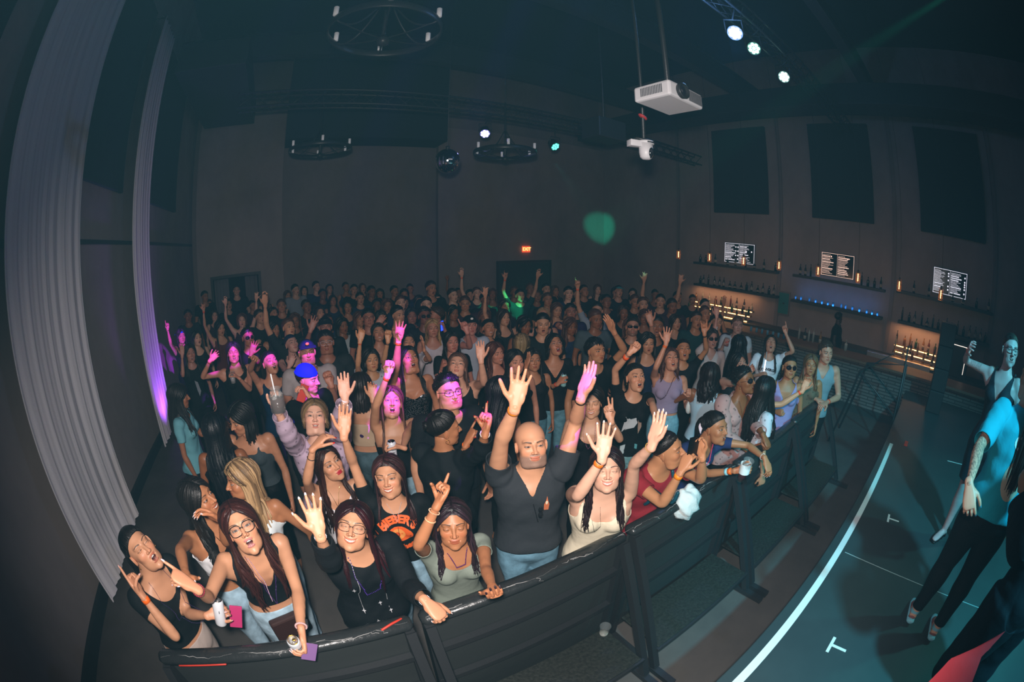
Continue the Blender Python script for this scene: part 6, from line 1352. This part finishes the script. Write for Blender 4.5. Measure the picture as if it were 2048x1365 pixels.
P = person('person in a loose pale teal T-shirt looking down to the right', (358, 795), H=1.62, face=85, body=70, tilt=(-14, 0), skin='9A6448', seed=52, res=0, hair=dict(s='long', c='1A1614', len=.42), top=TEE('6AA4AE', wr=.008), bot=BK, arms=(None, {'p': ((.1, .4, -1), (0, 1, .2)), 'h': 'soft'}))
P = person('person in a blue knitted beanie and black top looking down, cheek lit violet', (615, 758), H=1.72, male=True, face=58, tilt=(-16, 0), skin='C89078', seed=53, hair=dict(s='buzz', c='2A1E18'), top=TEE('16191B'), bot=BK, arms=(A_((632, 830), (622, 800), 'grip', (612, 785), palm='left'), None))
hat(P, 'beanie', '1030A8'); held('phone', 'red phone held by the person in the blue beanie', 'phone', P, 0, lambda t, M: phone(t, rotm(nrm((0, 1, 0)), .5) @ rotm((1, 0, 0), 1.2), 'B8301E'), pal=.03)
P = person('person shouting with head back in a navy sleeveless jersey, forehead lit violet', (540, 728), H=1.68, face=24, tilt=(16, 0), skin='C08468', seed=54, head_kw=dict(mo=1), hair=dict(s='pony', c=BLK), top=TANK('14304A', lo=.48), bot=BK, arms=(A_((500, 740), (508, 722), 'soft'), None))
print_text(P, 'PADRES', .05, (-.02, .68), 'B84A60', rot=.1, bold=.002)
P = person('person in a black cut out top holding a clear drink, face lit violet', (467, 707), H=1.70, face=2, tilt=(4, -4), skin='C8886C', seed=55, res=0, head_kw=dict(mo=.4, makeup=.5, closed=True), hair=dict(s='long', c=BLK, len=.3), top=TANK('15181A', lo=.48), bot=BK, arms=(A_((405, 755), (420, 722), 'claw', (438, 705), palm='cam'), A_((500, 780), (478, 757), 'grip', (466, 748), palm='in')), bands=((0, .92, 'F2491E', .018),))
held('plastic_cup', 'clear cup of iced drink held at the chest of the violet lit face', 'cup', P, 1, lambda t, M: tumbler(t, UP, .7, 'B8B0B0'), pal=.045)
P = person('person in a beige T-shirt and a cap with an orange badge', (614, 706), H=1.76, male=True, face=8, skin='B87C64', b=1.2, seed=56, res=1, hair=dict(s='buzz', c=BLK), top=TEE('A89C9C', lo=.47), bot=BK, arms=(None, A_((668, 800), (662, 770), 'fist', (658, 760)))); hat(P, 'cap', '16203A', logo='E89A3A')
P = person('person in small glasses and a dark grey T-shirt, tall behind the beige T-shirt', (652, 686), H=1.82, male=True, face=2, skin='94604A', b=1.2, seed=57, res=1, hair=dict(s='short', c=BLK), top=TEE('26292B'), bot=BK); glasses(P, 'C8C8CC', r=.0016)
P = person('person in a bright blue cap with one bare arm straight up beside the narrow drape', (362, 674), H=1.62, face=18, skin='B87C6A', seed=58, res=1, hair=dict(s='long', c=BLK), top=TANK('1A1E20'), bot=BK, arms=(A_((342, 690), (333, 648), 'point', (333, 626), palm='cam'), None), bands=((0, .95, '100E14', .008, None, 'black_band'),)); hat(P, 'cap', '1464D8', brim='back')
P = person('person in a black printed T-shirt singing with a palm raised beside the blue cap', (380, 708), H=1.62, face=14, skin='B07866', seed=59, res=1, head_kw=dict(mo=.7), hair=dict(s='long', c=BLK), top=TEE('15181A'), bot=BK, arms=(A_((366, 752), (364, 700), 'flat', (364, 672), palm='cam'), None)); print_blob(P, [(-.02, .72), (.03, .70), (.06, .62), (.02, .58), (.0, .64)], '8A9098')
P = person('person in dark glasses with a spread palm raised, beside the violet lit face', (496, 676), H=1.74, male=True, face=18, skin='A86C54', seed=60, res=1, hair=dict(s='short', c=BLK), top=TEE('14181A'), bot=BK, arms=(None, A_((514, 740), (502, 710), 'open', (512, 684), palm='cam')), bands=((1, .95, 'E8A0E8', .012),)); glasses(P, '14100E', dark=True)
P = person('person with a printed dark bandana over the hair looking up', (583, 690), H=1.66, face=26, tilt=(14, 0), skin='B8887A', seed=61, res=1, hair=dict(s='buzz', c='1A2030'), top=TANK('1A1C1E'), bot=BK, arms=(A_((575, 745), (578, 735), 'flat', (588, 712), palm='cam'), None)); hat(P, 'cap', '1E2A48', brim='back')
P = person('person in a black cap with a pale emblem and grey jersey, one finger raised', (940, 652), H=1.74, male=True, face=16, skin='B87868', seed=62, res=1, hair=dict(s='buzz', c=BLK), top=TEE('A8ACB8'), bot=BK, arms=(A_((940, 694), (934, 664), 'point', (925, 644), palm='cam'), None), bands=((0, .93, '121214', .012),)); hat(P, 'cap', '121416', logo='D8D0C8')
P = person('person with a hoop earring and sleek hair smiling up to the right, black top', (977, 658), H=1.68, face=24, tilt=(8, -8), skin='B87C5C', seed=63, res=1, head_kw=dict(smile=1), hair=dict(s='bun', c=BLK), top=TEE('14171A'), bot=BK); hoops(P, .010)
P = person('person with a mass of black hair holding fists at the chin, black jacket', (903, 686), H=1.64, face=16, skin='B87864', seed=64, res=1, hair=dict(s='wavy', c=BLK, len=.4, vol=1.2), top=TEE('14171A'), bot=BK, arms=({'p': ((.1, .4, -1), (-.2, .3, 1)), 'h': 'fist', 'palm': 'in'}, None))
P = person('person with wavy blond hair and a pale open top beside the glowing blue phone', (865, 658), H=1.66, face=10, skin='B87C66', seed=65, res=1, hair=dict(s='wavy', c='7A5A3A', c2='B08A5A', len=.3), top=TANK('C8BCC4'), bot=BK)
P = person('person in profile holding up a glowing blue phone', (872, 632), H=1.74, male=True, face=-70, skin='A86C54', seed=66, res=1, hair=dict(s='short', c='3A241A'), top=TEE('1A1C20'), bot=BK, arms=(None, A_((898, 676), (890, 662), 'grip', (885, 648), palm='left')))
held('phone', 'phone with a glowing blue case lifted above the crowd', 'phone', P, 1, lambda t, M: phone(t, rotm(UP, .6) @ rotm((1, 0, 0), math.pi / 2), '1A2AC8', screen='2A48FF'), pal=.02)
P = person('person seen from behind with long wavy blond hair, between two dark heads', (1043, 690), H=1.64, face=165, skin=S2, seed=67, res=1, hair=dict(s='wavy', c='6A5238', c2='A88C62', len=.4, vol=1.3), top=TEE('C0BCC4'), bot=BK)
P = person('person with shoulder length blond hair and a silver necklace, head tilted back', (1087, 634), H=1.70, face=6, tilt=(14, 0), skin='B88068', seed=68, res=1, hair=dict(s='long', c='7A5C40', c2='A8845A', len=.2), top=TANK('1E2024'), bot=BK, arms=({'p': ((.6, .2, -.3), (-.6, .5, -.3)), 'h': 'open', 'palm': 'in'}, None)); chain(P, [(-.045, .84), (0, .80), (.045, .84)], .004, 'C8B8B0', False, metal=1)
P = person('person in a purple grey jacket with a fist lifted toward the camera', (1141, 625), H=1.76, male=True, face=12, skin='94604C', seed=69, res=1, hair=dict(s='short', c=BLK), top=TEE('2A2048', sl=1.8), bot=BK, arms=(A_((1146, 680), (1126, 658), 'fist', (1118, 652), palm='cam'), None))
P = person('person in dark wraparound sunglasses below the raised open palm', (1265, 655), H=1.74, male=True, face=4, tilt=(4, 0), skin='B07C64', seed=70, res=1, head_kw=dict(beard=(.06, .04, .03, .8)), hair=dict(s='buzz', c='2A2018'), top=TEE('16191B'), bot=BK, arms=(None, A_((1306, 678), (1302, 648), 'claw', (1295, 622), palm='cam')), bands=((1, .95, '121214', .012),)); glasses(P, '0E0C0C', dark=True, w=.030, hgt=.016)
P = person('person in sunglasses and a cream shirt, mouth open, left of the long black hair', (1423, 678), H=1.66, face=20, skin='B07C6C', seed=71, res=1, head_kw=dict(mo=.6), hair=dict(s='bob', c='2A2220'), top=dict(neck='v', v=.76, sl=1.5, lo=.5, c='B8A8A4', n='shirt'), bot=BK, arms=(A_((1440, 660), (1434, 630), 'soft', (1432, 612)), None)); glasses(P, '0E0C0C', dark=True)
P = person('person with long straight black hair seen from behind near the glass rack', (1478, 692), H=1.70, face=175, skin=S2, seed=72, res=1, hair=dict(s='long', c='101012', len=.5, dens=1.2), top=TEE('14171A'), bot=BK)
P = person('person tilting back with a pale hair clip in front of the long black hair', (1478, 730), H=1.60, face=30, tilt=(10, 10), skin='B07864', seed=73, res=1, hair=dict(s='long', c=BLK), top=TANK('1A1C20'), bot=BK, arms=(A_((1480, 770), (1490, 750), 'soft', (1500, 742)), None))
P = person('person behind the bar counter in a black T-shirt, standing in shadow', None, root=(10.85, 2.62), H=1.62, b=1.25, male=True, face=140, skin='3A2A24', seed=74, res=1, hair=dict(s='short', c='0A0A0C'), top=TEE('0E1012'), bot=BK)
P = person('person drinking from a red cup at the far bar side, head low', (1475, 652), H=1.72, male=True, face=10, skin='B08474', seed=75, res=1, hair=dict(s='short', c='5A4030'), top=TEE('B0B4B8'), bot=BK, arms=({'p': ((.2, .4, -1), (-.2, .5, 1)), 'h': 'grip', 'palm': 'in'}, None))
held('plastic_cup', 'red drink cup held to a mouth near the far bar', 'cup', P, 0, lambda t, M: tumbler(t, UP, .8, 'C83A1E', ice=False), pal=.04)
P = person('person in a pale T-shirt with lifted chin, behind the violet lit raised wrist', (816, 688), H=1.62, face=12, tilt=(8, 0), skin='C08464', seed=76, res=1, head_kw=dict(mo=.4), hair=dict(s='bob', c=BLK, len=.16), top=TEE('C8BCC0'), bot=BK, arms=(None, A_((860, 720), (848, 700), 'flat', (845, 680), palm='left')))
P = person('person in amber glasses and a low cut black top, left of the violet raised hand', (757, 667), H=1.66, face=8, tilt=(6, 0), skin='B87C60', seed=77, res=1, head_kw=dict(smile=1), hair=dict(s='long', c=BLK), top=dict(neck='v', v=.68, vk=.4, sl=1.5, lo=.5, c='16181A', n='blouse'), bot=BK, arms=(None, A_((792, 700), (790, 672), 'peace', (790, 645), palm='cam')), bands=((1, .93, 'F2561E', .018),)); glasses(P, 'B88A60')
P = person('person in a dark cap and glasses, tallest of the heads left of the amber glasses', (737, 637), H=1.82, male=True, face=6, skin='A46A54', b=1.1, seed=78, res=1, hair=dict(s='short', c=BLK), top=TEE('14171A'), bot=BK, arms=(None, A_((778, 668), (752, 655), 'flat', (764, 640))), bands=((1, .6, 'F2561E', .02),)); glasses(P, '2A2020')
P = person('person in a salmon pink shirt with an open collar, seen among dark heads', (823, 634), H=1.72, face=10, skin='94604C', seed=79, res=1, hair=dict(s='bob', c=BLK), top=TEE('B0685C'), bot=BK)
P = person('person in dark sunglasses beside the profile with the blue phone', (849, 633), H=1.78, male=True, face=14, skin='7A4A3A', seed=80, res=1, hair=dict(s='short', c=BLK), top=TEE('1C1E22'), bot=BK); glasses(P, '0E0C0C', dark=True)
P = person('person in a dark cap raising a spread palm with an orange wristband', (651, 655), H=1.76, male=True, face=4, skin='A06A58', seed=81, res=1, hair=dict(s='short', c=BLK), top=TEE('1A1C20'), bot=BK, arms=(A_((612, 690), (621, 662), 'open', (632, 632), palm='cam'), None), bands=((0, .94, 'F2491E', .020),)); hat(P, 'cap', '15181C')
# ---------------------------------------------------------------- on the stage
P = person('person in a turquoise T-shirt seen from behind, tattooed arm hanging, on the stage', None, root=(2.87, -.91), base=.762, H=1.76, face=-150, body=-160, skin='C89880', b=1.2, lean=(2, 0), seed=90, tattoo=.6, hair=dict(s='pony', c='2A1A18', len=.62, at=(0, -.10, -.02)), top=dict(neck='crew', sl=.85, lo=.525, c='1E9AAE', off=.020, flare=.018, wr=.006), bot=dict(c='14161A', n='leggings', off=.014), shoes=dict(c='8A5A58', h=.115),
    arms=(None, A_((1958, 895), (1938, 968), 'soft', (1940, 1030), palm='right')), spread=.04, extra={'nails': '3A7A8A'})
P2 = P
V_, Q_, _ = P.top; b_ = BVHTree.FromPolygons(V_.tolist(), Q_.tolist())
class Back: pass
bk = Back(); bk.__dict__.update(P.__dict__); bk.bd = -P.bd; bk.X = -P.X
print_text(bk, 'CLA', .105, (.03, .760), 'D8E8E8', bold=.004); print_blob(bk, oval(.03, .655, .10, .062, 20), 'B8A894'); print_blob(bk, oval(.045, .675, .05, .012, 12), '5A8088', off=.004)
for An, ft, sd in P.feet:
    A = Acc(); A.tube([An - UP * .072 - ft * .07, An - UP * .072 + ft * .05, An - UP * .072 + ft * .17, An - UP * .070 + ft * .215], [(.040, .020), (.048, .020), (.050, .018), (.036, .014)], side=sd, n=16); child(P, 'shoe_sole', A, mat('sole_blue', hx('7AB8C8'), .6))
    A = Acc(); A.tube([An - UP * .02, An + UP * .012], [(.046, .048), (.046, .048)], side=sd, n=14, cap=False); child(P, 'shoe_collar', A, mat('sole_blue'))
P = person('person in black framed glasses and a dark flowered dress, standing on the stage', None, root=(4.14, -.97), base=.762, H=1.76, face=18, body=-20, tilt=(6, 0), skin='BE9A98', seed=91, tattoo=.35, head_kw=dict(mo=.5), hair=dict(s='buzz', c='2A2220', line=.06), top=dict(neck='v', v=.71, vk=.5, sl=0, lo=.33, c='15202A', m='floral', n='dress', off=.014, flare=.03, strap=.07), bot=None,
    arms=({'p': ((.95, .15, .05), (-.45, .75, .45)), 'h': 'claw', 'palm': 'in'}, None), bands=((0, .90, 'F2491E', .022),)); glasses(P, '121014', r=.0024)
for An, ft, sd in P.feet:
    A = Acc(); A.tube([An - UP * .078 - ft * .06, An - UP * .078 + ft * .18], [(.036, .010), (.044, .010)], side=sd, n=12); 
    for u in (-.02, .05, .12): A.tube([An + ft * u - UP * .075 + sd * .045 * c_ + UP * (.055 - .2 * max(0, u)) * s_ for c_, s_ in ((-1, 0), (-.7, .75), (0, 1), (.7, .75), (1, 0))], np.full(5, .006), n=5)
    child(P, 'sandal', A, mat('sandal_black', hx('101214'), .4))
P = person('person in a long black coat with a red scarf, nearest on the stage', None, root=(2.15, -1.29), base=.762, H=1.76, male=True, face=-120, body=-120, skin=S3, seed=92, hair=dict(s='short', c=BLK), top=dict(neck='crew', sl=1.8, lo=.16, c='181A20', off=.03, flare=.10, n='long_coat'), bot=dict(c='14161C', flare=.03, w=.57), spread=.03, arms=(FOLD, FOLD))
A = Acc(); g = [[at_r(*q, 1.55) for q in r_] for r_ in (((1850, 1372), (1900, 1330), (1950, 1296), (2006, 1258)), ((1885, 1380), (1925, 1342), (1958, 1312), (1992, 1284)), ((1930, 1385), (1945, 1352), (1962, 1322), (1978, 1302)))]
V = [p_ + P.bd * .02 * math.sin(i * 2.1 + j * 1.7) for i, r_ in enumerate(g) for j, p_ in enumerate(r_)]; V += [p_ + np.array([.008, -.006, .002]) for p_ in V]
F = [(i * 4 + j, i * 4 + j + 1, i * 4 + j + 5, i * 4 + j + 4) for i in range(2) for j in range(3)] + [(12 + i * 4 + j, 16 + i * 4 + j, 17 + i * 4 + j, 13 + i * 4 + j) for i in range(2) for j in range(3)]; A.add(V, F); child(P, 'red_scarf', A, mat('red_scarf', hx('D8343E'), .7, bump=.3, bscale=8))
q = WAND[0] + WAND[2] * .06 + WAND[3] * .03 + UP * .12; A = Acc(); A.tube([q - UP * .10, q + UP * .10], [.011, .009], n=8); A.ell(q - UP * .11, (.022, .022, .022), n=10, m=7); o = A.obj('light_wand', mat('white_glow', (.8, .8, .9), .4, emit=(.75, .78, 1), es=3.5)); tag(o, 'glowing white party wand held up beside the shouting white T-shirt', 'light wand')
A = Acc(); A.tube([q + UP * .10, q + UP * .22], [.006, .006], n=6); A.obj('wand_handle', mat('grey_plastic', (.4, .42, .45), .4), o)
# ---------------------------------------------------------------- the far crowd
TOPN = {'1A2022': 'black', '20262A': 'charcoal', '2A2E34': 'dark grey', '4A5458': 'grey', '8A9098': 'pale grey', '3A2430': 'plum', '24304A': 'navy', '5A2A2A': 'dark red', '1E3A3A': 'dark teal', 'A8B0B4': 'white'}
r5 = np.random.default_rng(77)
BACKROW = [(436,663,'5A2A2A','f',1),(393,678,0,'f',0),(429,633,0,'f',0),(484,642,'3A2430','f',2),(376,633,0,'m',0),(473,580,0,'m',0),(532,597,0,'f',0),(563,608,0,'m',0),(547,628,'2A2E34','f',0),(548,660,0,'f',0),(578,664,0,'m',1),(590,642,0,'f',0),(590,577,'8A9098','m',0),(631,572,0,'m',0),(609,584,0,'f',0),(645,590,0,'m',0),(690,574,0,'f',0),(651,636,0,'f',0),(687,655,'A8B0B4','f',0),(706,641,0,'f',0),(758,636,0,'f',0),(743,584,0,'m',0),(760,589,0,'f',0),(774,612,'3A2430','f',0),(789,601,0,'m',0),(809,590,0,'f',0),(809,606,0,'f',0),(805,626,0,'m',0),(852,575,0,'M',0),(825,600,'8A9098','f',0),(875,602,'5A2A2A','f',0),(917,587,0,'f',1),(954,588,0,'m',1),(954,630,0,'f',0),(1001,611,0,'f',0),(1016,583,'4A5458','m',0),(1018,642,0,'f',0),(1050,638,0,'m',0),(977,633,0,'f',1),(1040,592,'1E3A3A','m',2),(1074,593,'1E3A3A','f',0),(1113,621,0,'f',0),(1137,587,0,'m',0),(1153,588,'24304A','f',0),(1168,583,0,'m',0),(1195,580,0,'f',0),(1181,598,0,'f',0),(1174,627,'4A5458','m',0),(1158,642,0,'f',0),(1194,622,'8A9098','m',1),(1187,658,0,'f',0),(1237,584,0,'C',0),(1249,600,0,'m',0),(1265,630,0,'f',0),(1246,653,'3A2430','f',0),(1247,674,0,'f',0),(1293,658,0,'m',0),(1290,606,0,'f',0),(1309,606,0,'m',0),(1342,611,0,'m',2),(1364,635,'1E3A3A','m',0),(1383,628,'20262A','m',0),(1446,646,0,'f',1),(1398,640,0,'m',0),(415,590,0,'m',0),(505,612,0,'f',0),(720,598,0,'m',0),(663,600,'24304A','f',0),(930,608,0,'m',0),(900,625,0,'f',0),(985,590,0,'f',0),(1095,600,0,'m',0),(1125,604,0,'f',0),(1213,604,0,'m',0),(1225,622,0,'f',0),(1270,612,0,'m',0),(1325,640,0,'f',0),(1410,612,0,'m',0),(1430,628,0,'f',0),(455,612,0,'m',0),(405,612,0,'f',0),(520,632,0,'m',0),(613,614,0,'m',0),(635,622,0,'f',0),(695,615,0,'f',0),(735,608,0,'f',0),(842,606,0,'m',0),(866,584,0,'f',0),(895,592,0,'m',0),(935,590,0,'f',0),(970,600,0,'m',0),(1060,578,0,'m',0),(1110,583,0,'f',0),(1085,578,0,'m',0),(1215,583,0,'f',0),(1265,588,0,'f',0),(1310,590,0,'f',0),(1355,596,0,'m',0),(1385,600,0,'f',0),(575,592,0,'f',0),(660,580,0,'f',0),(708,580,0,'m',0),(725,577,0,'f',0),(780,580,0,'m',0),(820,578,0,'f',0)]
BACKROW.sort(); cnt = {}
for i, (px, py, c, sx, up) in enumerate(BACKROW):
    male = sx in 'mMC'; H = {'f': 1.63, 'm': 1.75, 'M': 1.93, 'C': 1.76}[sx] + r5.uniform(-.04, .05)
    q = at_z(px, py, .928 * H * SC); k_ = 0
    while q[1] > 12.2 and k_ < 12: H += .02; q = at_z(px, py, .928 * H * SC); k_ += 1
    if q[1] > 12.3: q = q * (12.3 / q[1])
    cc = c or ('1A2022', '1A2022', '20262A', '2A2E34', '3A2430', '24304A')[r5.integers(6)]
    row = 'front' if py >= 632 else 'middle' if py >= 604 else 'third' if py >= 588 else 'rearmost'
    cnt.setdefault(row, 0); n_ = cnt[row]; cnt[row] += 1
    gar = 'T-shirt' if male else ('tank top' if i % 3 else 'T-shirt')
    lb = 'person in %s %s, %s%s from left, far crowd %s row' % (TOPN[cc], gar, {0: '', 1: 'arm up, ', 2: 'arms up, '}[up], ORD[n_], row)
    ra = lambda a, b_: {'p': ((.25 + a, .1, .9), (b_, .2, 1)), 'h': ('open', 'point', 'flat', 'horns')[r5.integers(4)], 'palm': 'fwd'}
    ar = (None, None) if up == 0 else ((ra(.1, .0), None) if up == 1 else (ra(.2, -.1), ra(.1, .1)))
    if up == 0 and i % 5 == 0: ar = (FOLD, None)
    bq = None
    for dx in (0, -.12, .12, -.22, .22):
        for dy in (0, -.15, .15, -.3, .3, -.45, .45):
            x_, y_ = q[0] + dx, min(q[1] + dy, 12.3); dn = min([math.hypot(x_ - a, y_ - b_) for a, b_ in PLACED] + [9]); sc_ = min(dn, .55) - .25 * (abs(dx) * 1.6 + abs(dy) * .6) - (x_ < -2.4) * 5
            if bq is None or sc_ > bq[0]: bq = (sc_, x_, y_)
    q = (bq[1], bq[2])
    P = person(lb, None, root=(q[0], q[1]), H=H, male=male, face=float(r5.uniform(0, 35)), tilt=(float(r5.uniform(-4, 12)), float(r5.uniform(-8, 8))), skin=(S2, S3, S4, S1)[r5.integers(4)], b=float(r5.uniform(.98, 1.15)), seed=200 + i, res=2, head_kw=dict(mo=float(max(0, r5.uniform(-.6, .8)))),
        hair=dict(s=('short' if male else ('long', 'long', 'wavy', 'bun', 'bob')[r5.integers(5)]), c=(BLK, BLK, DBR, BRN)[r5.integers(4)]), top=TEE(cc) if gar == 'T-shirt' else TANK(cc), bot=BK, arms=ar)
    if up and i % 2: band(P, 0, .93, 'F2561E', .022)
    if sx == 'C': hat(P, 'cap', '3A8A8A')
# ---------------------------------------------------------------- coloured show lights falling on the crowd
VIO = (.40, .02, 1.0); SRC = np.array([1.2, -.2, 6.6])
def beam(name, px, py, z, size, e, col, src=None, blend=.25):
    t_ = at_z(px, py, z); spot(name, tuple(SRC if src is None else src), tuple(t_), e, col, size, blend)
HC = lambda k: CAST[k].hc; HW = lambda k, i: CAST[k].handw[i][0] + CAST[k].handw[i][2] * .06
for p_, a_ in ((HC(32) + np.array([.03, -.05, 0]), 2.3), (HW(34, 0) - UP * .1, 2.8), (HC(33), 2.6), (HW(33, 0), 1.4), (HC(53), 3.2), (HC(56) - UP * .04, 2.0), (HC(54) + UP * .03, 1.7), (HC(55), 2.6), (HW(55, 0), 1.5), (HW(60, 1), 1.8), (HC(60), 1.0), (HC(58), 2.4), (HW(58, 0) - UP * .1, 2.6), (HW(19, 1), 1.6), (HW(36, 0) + UP * .05, .8)):
    spot('violet_beam', tuple(SRC), tuple(p_), 9000, VIO, a_, .25)
spot('violet_uplight', (-2.35, 7.25, .15), (-2.68, 7.3, 2.2), 160, (.36, .08, 1.0), 80, .9, .08)
beam('green_beam', 1050, 590, 1.95, 5.0, 9000, (.0, 1.0, .45), src=(4.5, -1, 6.2)); beam('teal_beam', 1237, 582, 1.95, 1.6, 2500, (.1, .9, .8), src=(4.5, -1, 6.2))
q = at_x(1203, 458, 12.04); spot('green_wall_beam', (5.95, 8.0, 4.9), tuple(q), 1500, (.0, .85, .55), 11, .7)
